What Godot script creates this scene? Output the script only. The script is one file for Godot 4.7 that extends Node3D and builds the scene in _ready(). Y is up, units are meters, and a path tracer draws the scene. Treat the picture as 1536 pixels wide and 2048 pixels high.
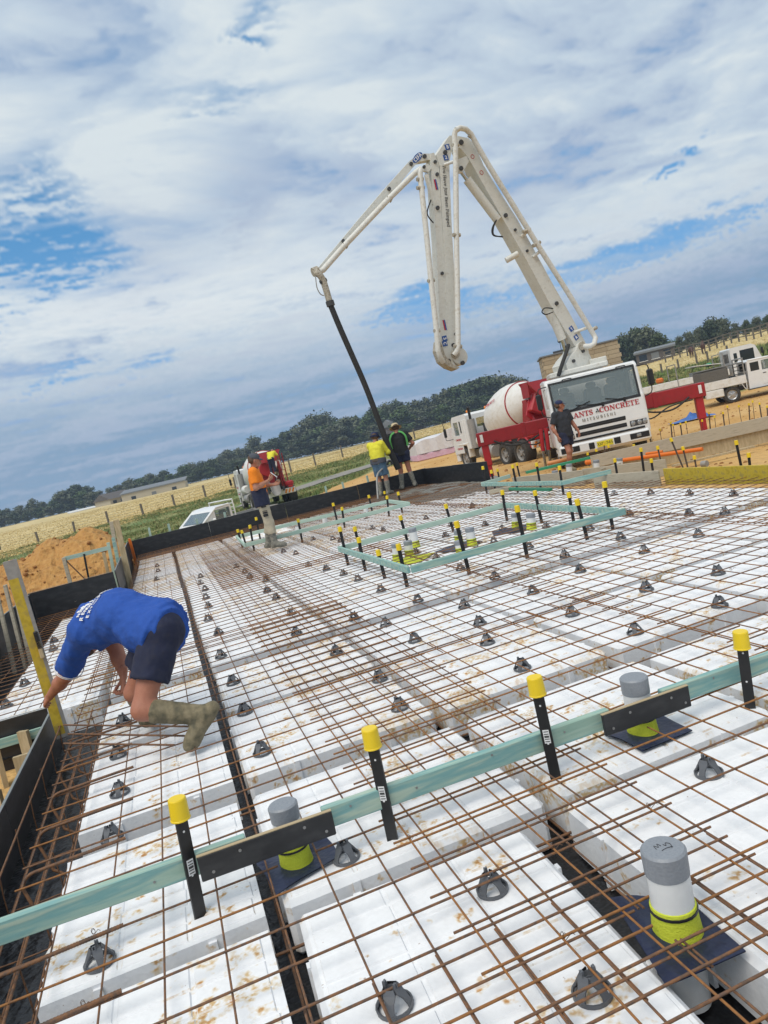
extends Node3D
# Waffle-slab building site on a cloudy day: foam pods under steel mesh, a concrete pump truck with its boom over the slab, workers, fields and trees behind.
# World axes: x and z follow the steel mesh, y is up, y = 0 is the trench floor; pod tops are at 0.225, the mesh lies at about 0.28.

const FOCAL := 1488.93                       # photo pixels, for a photo of 1536 x 2048
const EYE := Vector3(0.407, 1.8056, 3.8527)
var cam_basis := Basis(Vector3.UP, -0.2827) * Basis(Vector3.RIGHT, -0.09665) * Basis(Vector3.BACK, -0.2286)
var M := {}
var names := {}
var rng := RandomNumberGenerator.new()
var t0 := 0

func _ready():
	t0 = Time.get_ticks_msec()
	rng.seed = 7
	var cam := Camera3D.new()
	cam.name = "camera"
	cam.fov = rad_to_deg(2.0 * atan(1024.0 / FOCAL))
	cam.near = 0.05
	cam.far = 6000.0
	cam.transform = Transform3D(cam_basis, EYE)
	add_child(cam)
	var env := Environment.new()
	env.background_mode = Environment.BG_SKY
	env.tonemap_mode = Environment.TONE_MAPPER_LINEAR
	env.tonemap_exposure = 1.0
	env.sdfgi_enabled = true
	env.ssao_enabled = true
	env.ssil_enabled = true
	env.fog_enabled = true
	env.fog_density = 0.0006
	env.fog_light_color = Color(0.72, 0.80, 0.90)
	var pan := PanoramaSkyMaterial.new()
	pan.panorama = ImageTexture.create_from_image(sky_image())
	pan.energy_multiplier = 1.0
	var sk := Sky.new()
	sk.sky_material = pan
	env.sky = sk
	var we := WorldEnvironment.new()
	we.name = "environment"
	we.environment = env
	add_child(we)
	var sun := DirectionalLight3D.new()
	sun.name = "sun"
	sun.light_energy = 0.78
	sun.light_angular_distance = 40.0
	sun.light_color = Color(1.0, 0.965, 0.91)
	sun.shadow_enabled = true
	sun.look_at_from_position(Vector3(-5.0, 11.0, 4.0), Vector3.ZERO)
	add_child(sun)
	stage("sky")
	materials()
	stage("materials")
	terrain()
	slab()
	stage("slab")
	formwork()
	stage("formwork")
	pump_truck()
	mixers()
	utes()
	stage("vehicles")
	people()
	stage("people")
	surroundings()
	stage("surroundings")

func stage(s):
	print(s, " ", Time.get_ticks_msec() - t0)

# ---------------------------------------------------------------- sky
# Cloud layers over blue air, as a function of direction only. Gaps and streaks lie at the bearings and heights they have over this site.
func sky_image() -> Image:
	var big := FastNoiseLite.new()
	big.seed = 11
	big.frequency = 0.55
	big.fractal_octaves = 4
	var mid := FastNoiseLite.new()
	mid.seed = 23
	mid.frequency = 1.7
	mid.fractal_octaves = 5
	mid.fractal_gain = 0.55
	var fine := FastNoiseLite.new()
	fine.seed = 5
	fine.frequency = 9.0
	fine.fractal_octaves = 4
	fine.fractal_gain = 0.6
	var low := sky_block(big, mid, fine, 0.0, TAU, 512, 128)
	var img := Image.create_empty(512, 256, false, Image.FORMAT_RGBF)
	img.fill(Color(0.20, 0.19, 0.17))
	img.blit_rect(low, Rect2i(0, 0, 512, 128), Vector2i.ZERO)
	img.resize(4096, 2048, Image.INTERPOLATE_CUBIC)
	# the part of the sky over the site at full resolution: bearings -40 to 75 degrees
	var a0 := -0.11
	var a1 := 0.21
	var w0 := int(floor(a0 * 4096.0))
	var w1 := int(floor(a1 * 4096.0))
	var hi := sky_block(big, mid, fine, w0 / 4096.0 * TAU, w1 / 4096.0 * TAU, (w1 - w0) * 5 / 8, 640, 380)
	hi.resize(w1 - w0, 1024, Image.INTERPOLATE_CUBIC)
	img.blit_rect(hi, Rect2i(-w0, 620, w1, 404), Vector2i(0, 620))
	img.blit_rect(hi, Rect2i(0, 620, -w0, 404), Vector2i(4096 + w0, 620))
	return img

func bump(az: float, el: float, a: float, e: float, wa: float, we_: float, tilt := 0.0) -> float:
	var da: float = az - a
	var de: float = el - e - tilt * da
	return exp(-(da * da) / (wa * wa) - (de * de) / (we_ * we_))

func sky_block(big: FastNoiseLite, mid: FastNoiseLite, fine: FastNoiseLite, from: float, to: float, w: int, h: int, first := 0) -> Image:
	var img := Image.create_empty(w, h, false, Image.FORMAT_RGBF)
	for j in range(first, h):
		var el := PI * 0.5 * (1.0 - (j + 0.5) / h)
		var eld := rad_to_deg(el)
		var ce := cos(el)
		var se := sin(el)
		for i in w:
			var az: float = from + (to - from) * (i + 0.5) / w
			var dx := sin(az) * ce
			var dz := -cos(az) * ce
			var k := 1.0 / (se + 0.06)
			var px := dx * k
			var pz := dz * k
			var b: float = big.get_noise_2d(px * 1.0, pz * 1.3)
			var warp := b * 0.35
			var m: float = mid.get_noise_2d(px + warp, pz * 1.5 - warp)
			var f: float = fine.get_noise_2d(px + m * 0.25, pz * 1.4)
			var azd := wrapf(rad_to_deg(az), -180.0, 180.0)
			img.set_pixel(i, j, sky_color(azd, eld, b, m, f))
	return img

func sky_color(az_: float, el_: float, b: float, m: float, f: float) -> Color:
	# ragged edges: the bearings and heights of gaps and banks wander with the cloud texture
	var k := clampf(el_ / 14.0, 0.15, 1.0)
	var azd := az_ + 4.0 * b + 3.5 * m * k + 2.0 * f * k
	var eld := el_ + (2.2 * m + 1.6 * f + 1.0 * b) * k
	var t := clampf(el_ / 22.0, 0.0, 1.0)
	var blue := Color(0.20, 0.44, 0.77).lerp(Color(0.075, 0.27, 0.55), t * t)
	# thickness of the cloud sheet
	var cover := 0.74 + b * 0.5 + m * 0.55 + f * 0.2 * k
	var gap := 0.0
	for q in GAPS:
		if absf(azd - q[0]) < 3.0 * q[2]:
			gap += bump(azd, eld, q[0], q[1], q[2], q[3], q[4]) * q[5]
	cover -= gap * (0.85 + m * 0.8 + f * 0.9)
	var c := smoothstep(-0.12, 0.56, cover)
	# lit and grey parts of the sheet
	var shade := clampf(0.62 + m * 0.8 + b * 0.8 + f * 0.16, 0.0, 1.0)
	var cloud := Color(0.40, 0.495, 0.65).lerp(Color(0.535, 0.64, 0.75), clampf(shade * 2.0, 0.0, 1.0)).lerp(Color(0.70, 0.775, 0.815), clampf(shade * 2.0 - 1.0, 0.0, 1.0))
	var dark := 0.0
	var lit := 0.0
	for q in BANKS:
		if absf(azd - q[0]) > 3.0 * q[2] or absf(eld - q[1]) > 6.0 * q[3]:
			continue
		var v: float = bump(azd, eld, q[0], q[1], q[2], q[3], q[4])
		if q[5] > 0.0:
			lit += v * q[5]
		else:
			dark -= v * q[5]
	var e := f * 0.3 + m * 0.6
	cloud = cloud.lerp(Color(0.80, 0.85, 0.875), clampf(lit * (0.85 + e), 0.0, 0.92))
	cloud = cloud.lerp(Color(0.33, 0.42, 0.60), clampf(dark * (0.85 + e), 0.0, 0.9))
	# far sheets run together into a blue-grey band over the horizon
	var far := 1.0 - smoothstep(3.0, 12.0 + m * 6.0 + b * 4.0, el_)
	cloud = cloud.lerp(Color(0.20, 0.335, 0.505).lerp(Color(0.33, 0.43, 0.60), clampf(0.45 + b * 1.1 + m * 0.9 + f * 0.4, 0.0, 1.0)), far * 0.9)
	c = maxf(c, far)
	return blue.lerp(cloud, c)

# bearing, height, half width, half height (degrees), tilt, strength, 1
const GAPS := [[-3.5, 17.6, 6.0, 2.4, 0.0, 1.0, 1.0], [1.0, 20.5, 12.0, 4.0, 0.0, 0.32, 1.0], [12.0, 27.0, 12.0, 3.0, 0.0, 0.25, 1.0], [-1.0, 21.5, 4.5, 1.5, -0.05, 0.55, 1.0], [11.8, 25.0, 5.5, 1.2, 0.02, 0.45, 1.0], [17.0, 29.5, 3.0, 1.3, 0.0, 0.7, 1.0],
	[21.6, 9.2, 3.3, 1.1, 0.06, 1.15, 1.0], [33.5, 8.3, 8.5, 0.95, 0.02, 1.15, 1.0], [44.5, 9.1, 5.0, 0.75, 0.0, 1.0, 1.0], [42.2, 13.6, 1.3, 0.8, 0.2, 1.0, 1.0],
	[-4.4, 9.0, 3.2, 0.55, 0.0, 0.7, 1.0], [1.7, 8.8, 3.2, 0.55, 0.08, 0.6, 1.0], [-9.0, 14.0, 5.0, 1.2, 0.0, 0.6, 1.0]]
const BANKS := [[27.6, 6.3, 6.0, 1.0, 0.05, 0.8], [39.0, 7.0, 7.0, 0.7, 0.05, 0.75], [-2.0, 13.2, 9.0, 2.0, 0.0, 0.55], [12.0, 12.5, 13.0, 3.4, 0.0, 0.6], [36.0, 10.6, 10.0, 1.1, 0.0, 0.45],
	[37.0, 4.9, 13.0, 1.3, 0.09, -1.0], [12.0, 19.5, 3.0, 3.0, 0.3, -0.6], [19.0, 18.5, 2.2, 2.2, 0.4, -0.5], [3.0, 17.5, 4.0, 3.5, 0.2, -0.4], [31.0, 15.0, 6.0, 2.5, 0.2, -0.35]]

# ---------------------------------------------------------------- pixels to places
func ray(x, y) -> Vector3:
	return cam_basis * Vector3((x - 768.0) / FOCAL, -(y - 1024.0) / FOCAL, -1.0)

func at_h(x, y, h) -> Vector3:                   # where the line of sight meets the level h
	var d = ray(x, y)
	return EYE + d * ((h - EYE.y) / d.y)

func at_z(x, y, z) -> Vector3:
	var d = ray(x, y)
	return EYE + d * ((z - EYE.z) / d.z)

func at_d(x, y, dist) -> Vector3:                # at a level distance from the eye
	var d = ray(x, y)
	return EYE + d * (dist / Vector2(d.x, d.z).length())

func up_at(x, y, foot: Vector3) -> float:        # height above the foot point, seen at pixel row y
	var d = ray(x, y)
	var dist = Vector2(foot.x - EYE.x, foot.z - EYE.z).length()
	return (EYE + d * (dist / Vector2(d.x, d.z).length())).y - foot.y

# ---------------------------------------------------------------- mesh building
class MB:
	var v = PackedVector3Array()
	var n = PackedVector3Array()
	var c = PackedColorArray()
	func t3(a: Vector3, b: Vector3, d: Vector3, na: Vector3, nb: Vector3, nd: Vector3):
		if (b - a).cross(d - a).dot(na + nb + nd) > 0.0:
			v.append(a); v.append(d); v.append(b)
			n.append(na); n.append(nd); n.append(nb)
		else:
			v.append(a); v.append(b); v.append(d)
			n.append(na); n.append(nb); n.append(nd)
	func q(a: Vector3, b: Vector3, d: Vector3, e: Vector3, nn: Vector3):
		t3(a, b, d, nn, nn, nn)
		t3(a, d, e, nn, nn, nn)
	func qa(a: Vector3, b: Vector3, d: Vector3, e: Vector3, inside: Vector3):   # normal away from a point
		var nn = (b - a).cross(d - a)
		if nn.length_squared() < 1e-16:
			nn = (d - a).cross(e - a)
		nn = nn.normalized()
		if nn.dot((a + d) * 0.5 - inside) < 0.0:
			nn = -nn
		q(a, b, d, e, nn)
	func box(size: Vector3, at := Vector3.ZERO, bs := Basis()):
		var h = size * 0.5
		var p = []
		for i in 8:
			p.append(at + bs * Vector3(h.x if i & 1 else -h.x, h.y if i & 2 else -h.y, h.z if i & 4 else -h.z))
		q(p[1], p[3], p[7], p[5], bs.x.normalized()); q(p[0], p[2], p[6], p[4], -bs.x.normalized())
		q(p[2], p[3], p[7], p[6], bs.y.normalized()); q(p[0], p[1], p[5], p[4], -bs.y.normalized())
		q(p[4], p[5], p[7], p[6], bs.z.normalized()); q(p[0], p[1], p[3], p[2], -bs.z.normalized())
	func cbox(size: Vector3, r: float, at := Vector3.ZERO, bs := Basis()):        # box with bevelled edges
		var h = size * 0.5
		r = minf(r, minf(h.x, minf(h.y, h.z)) * 0.95)
		var f = func(sx: float, sy: float, sz: float, ax: int) -> Vector3:
			var p = Vector3(sx * (h.x - r), sy * (h.y - r), sz * (h.z - r))
			p[ax] += r * [sx, sy, sz][ax]
			return at + bs * p
		for ax in 3:
			var a1 = (ax + 1) % 3
			var a2 = (ax + 2) % 3
			for s in [-1.0, 1.0]:
				var k = []
				for w in [[-1.0, -1.0], [1.0, -1.0], [1.0, 1.0], [-1.0, 1.0]]:
					var sg = [0.0, 0.0, 0.0]
					sg[ax] = s; sg[a1] = w[0]; sg[a2] = w[1]
					k.append(f.call(sg[0], sg[1], sg[2], ax))
				var nn = Vector3.ZERO
				nn[ax] = s
				q(k[0], k[1], k[2], k[3], (bs * nn).normalized())
			for s1 in [-1.0, 1.0]:
				for s2 in [-1.0, 1.0]:
					var k2 = []
					for s in [-1.0, 1.0]:
						var sg = [0.0, 0.0, 0.0]
						sg[ax] = s; sg[a1] = s1; sg[a2] = s2
						k2.append(f.call(sg[0], sg[1], sg[2], a1))
						k2.append(f.call(sg[0], sg[1], sg[2], a2))
					var nn = Vector3.ZERO
					nn[a1] = s1; nn[a2] = s2
					q(k2[0], k2[1], k2[3], k2[2], (bs * nn).normalized())
		for i in 8:
			var sg = [1.0 if i & 1 else -1.0, 1.0 if i & 2 else -1.0, 1.0 if i & 4 else -1.0]
			var nn = (bs * Vector3(sg[0], sg[1], sg[2])).normalized()
			t3(f.call(sg[0], sg[1], sg[2], 0), f.call(sg[0], sg[1], sg[2], 1), f.call(sg[0], sg[1], sg[2], 2), nn, nn, nn)
	func bar(a: Vector3, b: Vector3, w: float, h: float, up := Vector3.UP, bevel := 0.0):  # a rectangular member from a to b
		var z = (b - a).normalized()
		var x = up.cross(z)
		if x.length() < 0.01:
			x = Vector3.RIGHT.cross(z)
		x = x.normalized()
		var bs = Basis(x, z.cross(x).normalized(), z)
		if bevel > 0.0:
			cbox(Vector3(w, h, a.distance_to(b)), bevel, (a + b) * 0.5, bs)
		else:
			box(Vector3(w, h, a.distance_to(b)), (a + b) * 0.5, bs)
	func tube(pts: Array, rad, sides := 8, caps := true):
		var cnt = pts.size()
		var rings = []
		var nors = []
		var nx = Vector3.ZERO
		for i in cnt:
			var p: Vector3 = pts[i]
			var d: Vector3 = ((pts[mini(i + 1, cnt - 1)] as Vector3) - (pts[maxi(i - 1, 0)] as Vector3)).normalized()
			if i == 0:
				nx = d.cross(Vector3.UP if absf(d.y) < 0.9 else Vector3.RIGHT).normalized()
			else:
				nx = (nx - d * nx.dot(d)).normalized()
			var ny = d.cross(nx)
			var r: float = rad[i] if rad is Array else rad
			var ring = PackedVector3Array()
			var nr = PackedVector3Array()
			for s in sides:
				var a = TAU * s / sides
				var o = nx * cos(a) + ny * sin(a)
				ring.append(p + o * r)
				nr.append(o)
			rings.append(ring)
			nors.append(nr)
		for i in cnt - 1:
			for s in sides:
				var s2 = (s + 1) % sides
				t3(rings[i][s], rings[i][s2], rings[i + 1][s2], nors[i][s], nors[i][s2], nors[i + 1][s2])
				t3(rings[i][s], rings[i + 1][s2], rings[i + 1][s], nors[i][s], nors[i + 1][s2], nors[i + 1][s])
		if caps:
			for e in [0, cnt - 1]:
				var d2: Vector3 = (pts[0] as Vector3) - (pts[1] as Vector3) if e == 0 else (pts[cnt - 1] as Vector3) - (pts[cnt - 2] as Vector3)
				d2 = d2.normalized()
				for s in range(1, sides - 1):
					t3(rings[e][0], rings[e][s], rings[e][s + 1], d2, d2, d2)
	func lathe(prof: Array, sides := 16, xf := Transform3D()):                    # prof: [r, y] pairs
		for i in prof.size() - 1:
			var p0 = Vector2(prof[i][0], prof[i][1])
			var p1 = Vector2(prof[i + 1][0], prof[i + 1][1])
			var e = p1 - p0
			if e.length() < 1e-6:
				continue
			var nn = Vector2(e.y, -e.x).normalized()
			for s in sides:
				var a = TAU * s / sides
				var b = TAU * (s + 1) / sides
				var ca = Vector3(cos(a), 0, sin(a))
				var cb = Vector3(cos(b), 0, sin(b))
				var na = xf.basis * (ca * nn.x + Vector3.UP * nn.y)
				var nb = xf.basis * (cb * nn.x + Vector3.UP * nn.y)
				var A = xf * (ca * p0.x + Vector3.UP * p0.y)
				var B = xf * (cb * p0.x + Vector3.UP * p0.y)
				var D = xf * (cb * p1.x + Vector3.UP * p1.y)
				var E = xf * (ca * p1.x + Vector3.UP * p1.y)
				if p0.x > 1e-6:
					t3(A, B, D, na, nb, nb)
				if p1.x > 1e-6:
					t3(A, D, E, na, nb, na)
	func prism(poly: Array, depth: float, xf := Transform3D()):                   # outline in x, y; thickness along z, centred
		var pp = PackedVector2Array()
		for p in poly:
			pp.append(p if p is Vector2 else Vector2(p[0], p[1]))
		var idx = Geometry2D.triangulate_polygon(pp)
		var h = depth * 0.5
		for i in range(0, idx.size(), 3):
			for s in [-1.0, 1.0]:
				var nn = (xf.basis * Vector3(0, 0, s)).normalized()
				t3(xf * Vector3(pp[idx[i]].x, pp[idx[i]].y, h * s), xf * Vector3(pp[idx[i + 1]].x, pp[idx[i + 1]].y, h * s), xf * Vector3(pp[idx[i + 2]].x, pp[idx[i + 2]].y, h * s), nn, nn, nn)
		var ccw = not Geometry2D.is_polygon_clockwise(pp)
		for i in pp.size():
			var a = pp[i]
			var b = pp[(i + 1) % pp.size()]
			var e = (b - a).normalized()
			var o = Vector2(e.y, -e.x) * (1.0 if ccw else -1.0)
			q(xf * Vector3(a.x, a.y, -h), xf * Vector3(b.x, b.y, -h), xf * Vector3(b.x, b.y, h), xf * Vector3(a.x, a.y, h), (xf.basis * Vector3(o.x, o.y, 0)).normalized())
	func done() -> ArrayMesh:
		var a = []
		a.resize(Mesh.ARRAY_MAX)
		a[Mesh.ARRAY_VERTEX] = v
		a[Mesh.ARRAY_NORMAL] = n
		if c.size() == v.size():
			a[Mesh.ARRAY_COLOR] = c
		var m = ArrayMesh.new()
		m.add_surface_from_arrays(Mesh.PRIMITIVE_TRIANGLES, a)
		return m

# ---------------------------------------------------------------- nodes
func numbered(s: String) -> String:
	if not names.has(s):
		names[s] = 0
		return s
	names[s] += 1
	return "%s_%03d" % [s, names[s]]

func meta(o, label, category, group = "", kind = ""):
	if label != "":
		o.set_meta("label", label)
	if category != "":
		o.set_meta("category", category)
	if group != "":
		o.set_meta("group", group)
	if kind != "":
		o.set_meta("kind", kind)

func thing(called: String, label: String, category: String, at := Vector3.ZERO, turn := 0.0, group := "") -> Node3D:
	var o = Node3D.new()
	o.name = numbered(called)
	o.position = at
	o.rotation.y = turn
	add_child(o)
	meta(o, label, category, group)
	return o

func part(parent: Node, called: String, mesh, m: Material, xf := Transform3D(), label := "") -> MeshInstance3D:
	var o = MeshInstance3D.new()
	o.name = numbered(called) if parent == self else called
	o.mesh = mesh.done() if mesh is MB else mesh
	o.material_override = m
	o.transform = xf
	parent.add_child(o, true)
	if label != "":
		o.set_meta("label", label)
	return o

func copy(o: Node3D, at: Vector3, turn := 0.0, label := "", group := "") -> Node3D:
	var r: Node3D = o.duplicate()
	var base = String(o.name)
	if base.length() > 4 and base.right(3).is_valid_int() and base[base.length() - 4] == "_":
		base = base.left(base.length() - 4)
	r.name = numbered(base)
	add_child(r)
	r.position = at
	r.rotation = Vector3(0, turn, 0)
	if label != "":
		r.set_meta("label", label)
	if group != "":
		r.set_meta("group", group)
	return r

func text(parent: Node, called: String, s: String, size: float, m: Material, xf: Transform3D, bold := true, serif := false, depth := 0.004, italic := false):
	var tm = TextMesh.new()
	var f = SystemFont.new()
	f.font_names = PackedStringArray(["Droid Serif" if serif else "Droid Sans"])
	f.font_weight = 700 if bold else 400
	f.font_italic = italic
	tm.font = f
	tm.text = s
	tm.font_size = 64
	tm.pixel_size = size / 64.0
	tm.depth = depth
	tm.curve_step = 4.0
	return part(parent, called, tm, m, xf)

func arc(center: Vector3, r: float, x: Vector3, y: Vector3, from: float, to: float, steps: int) -> Array:
	var o = []
	for i in steps + 1:
		var a = lerpf(from, to, float(i) / steps)
		o.append(center + x * cos(a) * r + y * sin(a) * r)
	return o

func curve(pts: Array, steps := 6) -> Array:      # smooth line through points
	var o = []
	for i in pts.size() - 1:
		var a: Vector3 = pts[maxi(i - 1, 0)]
		var b: Vector3 = pts[i]
		var c: Vector3 = pts[i + 1]
		var d: Vector3 = pts[mini(i + 2, pts.size() - 1)]
		for s in steps:
			o.append(b.cubic_interpolate(c, a, d, float(s) / steps))
	o.append(pts[pts.size() - 1])
	return o

# ---------------------------------------------------------------- materials
func lin(r, g, b) -> Color:
	return Color(r, g, b).linear_to_srgb()

func plain(r, g, b, rough := 0.7, metal := 0.0) -> StandardMaterial3D:
	var m = StandardMaterial3D.new()
	m.albedo_color = lin(r, g, b)
	m.roughness = rough
	m.metallic = metal
	return m

# colours mixed by layered noise; cols: linear colours from low to high noise
func noisy(cols: Array, size_m: float, rough := 0.8, seed_ := 1, octaves := 5, res := 256, relief := 0.0, contrast := 1.0, stretch := Vector3.ONE, world := false) -> StandardMaterial3D:
	var nz = FastNoiseLite.new()
	nz.seed = seed_
	nz.frequency = 6.0 / res
	nz.fractal_octaves = octaves
	nz.fractal_gain = 0.6
	var im = nz.get_seamless_image(res, res)
	im.convert(Image.FORMAT_L8)
	var data = im.get_data()
	var out = PackedByteArray()
	out.resize(res * res * 3)
	var ramp = []
	for i in 256:
		var t = clampf((i / 255.0 - 0.5) * contrast + 0.5, 0.0, 0.9999) * (cols.size() - 1)
		var k = int(t)
		var cc: Color = (cols[k] as Color).lerp(cols[k + 1], t - k).linear_to_srgb()
		ramp.append([int(cc.r * 255), int(cc.g * 255), int(cc.b * 255)])
	for i in data.size():
		var e: Array = ramp[data[i]]
		out[i * 3] = e[0]
		out[i * 3 + 1] = e[1]
		out[i * 3 + 2] = e[2]
	var m = StandardMaterial3D.new()
	m.albedo_texture = ImageTexture.create_from_image(Image.create_from_data(res, res, false, Image.FORMAT_RGB8, out))
	m.roughness = rough
	m.uv1_triplanar = true
	m.uv1_world_triplanar = world
	m.uv1_scale = Vector3.ONE / size_m * stretch
	if relief > 0.0:
		m.heightmap_enabled = true
		m.heightmap_scale = relief
		m.heightmap_texture = ImageTexture.create_from_image(im)
	return m

func foam_texture(dirt: float, sd: int) -> StandardMaterial3D:
	var res = 768
	var im = []
	for k in [[sd, 4.0, 3], [sd + 1, 26.0, 4], [sd + 2, 90.0, 3]]:
		var nz = FastNoiseLite.new()
		nz.seed = k[0]
		nz.frequency = k[1] / res
		nz.fractal_octaves = k[2]
		var g = nz.get_seamless_image(res, res)
		g.convert(Image.FORMAT_L8)
		im.append(g.get_data())
	var out = PackedByteArray()
	out.resize(res * res * 3)
	var a: PackedByteArray = im[0]
	var b: PackedByteArray = im[1]
	var d: PackedByteArray = im[2]
	for i in res * res:
		var y = i / res
		var stain = (a[i] - 128.0) / 128.0 * 1.3 + (b[i] - 128.0) / 128.0 * 0.9 - 0.78 + dirt
		var grain = d[i] / 255.0
		stain = clampf(stain * 2.0, 0.0, 1.0) * clampf((grain - 0.28) * 2.6, 0.0, 1.0)
		var rusty = clampf((b[i] - 172) / 50.0, 0.0, 1.0) * stain
		var speck = 1.0 if d[i] > 226 and b[i] > 150 else 0.0
		var base = 229.0 + (d[i] - 128) * 0.03 + (b[i] - 128) * 0.025
		out[i * 3] = int(clampf(lerpf(lerpf(base, 200.0, stain), 176.0, rusty) - speck * 70.0, 0, 255))
		out[i * 3 + 1] = int(clampf(lerpf(lerpf(base + 2, 172.0, stain), 122.0, rusty) - speck * 85.0, 0, 255))
		out[i * 3 + 2] = int(clampf(lerpf(lerpf(base + 5, 128.0, stain), 66.0, rusty) - speck * 95.0, 0, 255))
	var m = StandardMaterial3D.new()
	m.albedo_texture = ImageTexture.create_from_image(Image.create_from_data(res, res, false, Image.FORMAT_RGB8, out))
	m.roughness = 0.75
	m.uv1_triplanar = true
	m.uv1_world_triplanar = true
	m.uv1_scale = Vector3.ONE / 2.37
	m.heightmap_enabled = true
	m.heightmap_scale = 0.1
	m.heightmap_texture = ImageTexture.create_from_image(Image.create_from_data(res, res, false, Image.FORMAT_L8, im[2]))
	return m

func materials():
	var L = func(r, g, b): return Color(r, g, b)
	M.foam = foam_texture(0.0, 31)
	M.foam_dirty = foam_texture(0.42, 77)
	M.rust = noisy([L.call(0.075, 0.055, 0.045), L.call(0.13, 0.07, 0.04), L.call(0.22, 0.10, 0.04), L.call(0.10, 0.065, 0.05)], 0.35, 0.75, 3, 5, 256, 0.2, 1.5)
	M.rust_orange = noisy([L.call(0.14, 0.07, 0.035), L.call(0.30, 0.13, 0.035), L.call(0.20, 0.09, 0.035)], 0.4, 0.8, 8, 5, 128, 0.2, 1.6)
	M.chair = plain(0.10, 0.107, 0.12, 0.5)
	M.membrane = noisy([L.call(0.006, 0.006, 0.007), L.call(0.012, 0.012, 0.014)], 0.8, 0.35, 12, 4, 256, 1.2)
	M.ply_black = noisy([L.call(0.012, 0.013, 0.015), L.call(0.017, 0.018, 0.021), L.call(0.03, 0.031, 0.034)], 1.6, 0.42, 14, 6, 256, 0.05, 1.6, Vector3(1, 2.5, 1))
	M.ply_edge = noisy([L.call(0.22, 0.20, 0.17), L.call(0.34, 0.29, 0.22)], 0.2, 0.8, 15, 4, 64)
	M.ply_top = plain(0.20, 0.22, 0.22, 0.6)
	M.teal = noisy([L.call(0.26, 0.40, 0.33), L.call(0.34, 0.47, 0.39), L.call(0.17, 0.35, 0.35), L.call(0.40, 0.50, 0.41), L.call(0.31, 0.45, 0.37)], 0.9, 0.75, 17, 5, 256, 0.25, 1.1, Vector3(0.14, 1.3, 1.3))
	M.teal_pale = noisy([L.call(0.34, 0.47, 0.40), L.call(0.42, 0.54, 0.46), L.call(0.28, 0.43, 0.38)], 0.8, 0.75, 18, 5, 256, 0.25, 1.2, Vector3(0.16, 1.3, 0.16))
	M.timber_end = plain(0.42, 0.33, 0.2, 0.8)
	M.timber_grey = noisy([L.call(0.33, 0.29, 0.22), L.call(0.45, 0.40, 0.31), L.call(0.38, 0.34, 0.26)], 0.6, 0.85, 19, 5, 256, 0.1, 1.3, Vector3(0.3, 1.5, 0.3))
	M.timber_pine = noisy([L.call(0.36, 0.28, 0.16), L.call(0.50, 0.41, 0.26)], 0.5, 0.8, 20, 5, 128, 0.2, 1.5, Vector3(1.5, 0.3, 1.5))
	M.form_yellow = noisy([L.call(0.42, 0.30, 0.02), L.call(0.55, 0.40, 0.03), L.call(0.36, 0.27, 0.06)], 0.7, 0.6, 21, 5, 128, 0.1, 1.5)
	M.stake = plain(0.012, 0.012, 0.013, 0.4)
	M.stake_brown = noisy([L.call(0.05, 0.04, 0.035), L.call(0.10, 0.07, 0.05)], 0.2, 0.7, 22, 4, 64)
	M.cap_yellow = plain(0.78, 0.56, 0.015, 0.4)
	M.label_white = plain(0.75, 0.75, 0.75, 0.5)
	M.label_print = plain(0.05, 0.05, 0.05, 0.6)
	M.nail = plain(0.3, 0.3, 0.3, 0.4, 0.8)
	M.pvc = noisy([L.call(0.66, 0.67, 0.67), L.call(0.72, 0.73, 0.73)], 0.3, 0.35, 24, 4, 64)
	M.tape = noisy([L.call(0.20, 0.22, 0.25), L.call(0.26, 0.28, 0.31)], 0.08, 0.45, 25, 4, 64, 0.1)
	M.collar = noisy([L.call(0.46, 0.52, 0.03), L.call(0.58, 0.64, 0.05)], 0.06, 0.85, 26, 4, 64, 0.15)
	M.black = plain(0.012, 0.012, 0.013, 0.45)
	M.rubber = noisy([L.call(0.02, 0.02, 0.021), L.call(0.035, 0.034, 0.033)], 0.4, 0.75, 27, 4, 64)
	M.flashing = noisy([L.call(0.012, 0.018, 0.05), L.call(0.018, 0.026, 0.07)], 0.5, 0.35, 28, 4, 128, 0.4)
	M.flash_edge = plain(0.62, 0.62, 0.35, 0.8)
	M.concrete_wet = noisy([L.call(0.10, 0.09, 0.075), L.call(0.15, 0.14, 0.115), L.call(0.20, 0.185, 0.155)], 0.5, 0.5, 29, 6, 256, 2.0)
	# machines
	M.boom = noisy([L.call(0.56, 0.56, 0.52), L.call(0.62, 0.62, 0.58), L.call(0.65, 0.65, 0.61), L.call(0.50, 0.48, 0.42)], 1.3, 0.5, 40, 6, 256, 0.0, 1.4)
	M.boom_pipe = noisy([L.call(0.60, 0.60, 0.57), L.call(0.68, 0.68, 0.65), L.call(0.52, 0.49, 0.42)], 1.1, 0.5, 41, 6, 128, 0.0, 1.6)
	M.boom_worn = noisy([L.call(0.20, 0.17, 0.13), L.call(0.40, 0.36, 0.29), L.call(0.52, 0.49, 0.42)], 0.4, 0.65, 42, 5, 128, 0.0, 1.6)
	M.white_paint = noisy([L.call(0.70, 0.71, 0.71), L.call(0.76, 0.77, 0.77)], 2.5, 0.28, 43, 5, 128)
	M.white_paint.clearcoat_enabled = true
	M.white_paint.clearcoat = 0.5
	M.white_dusty = noisy([L.call(0.58, 0.54, 0.47), L.call(0.70, 0.69, 0.66), L.call(0.74, 0.74, 0.73)], 1.6, 0.45, 44, 5, 128)
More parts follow.
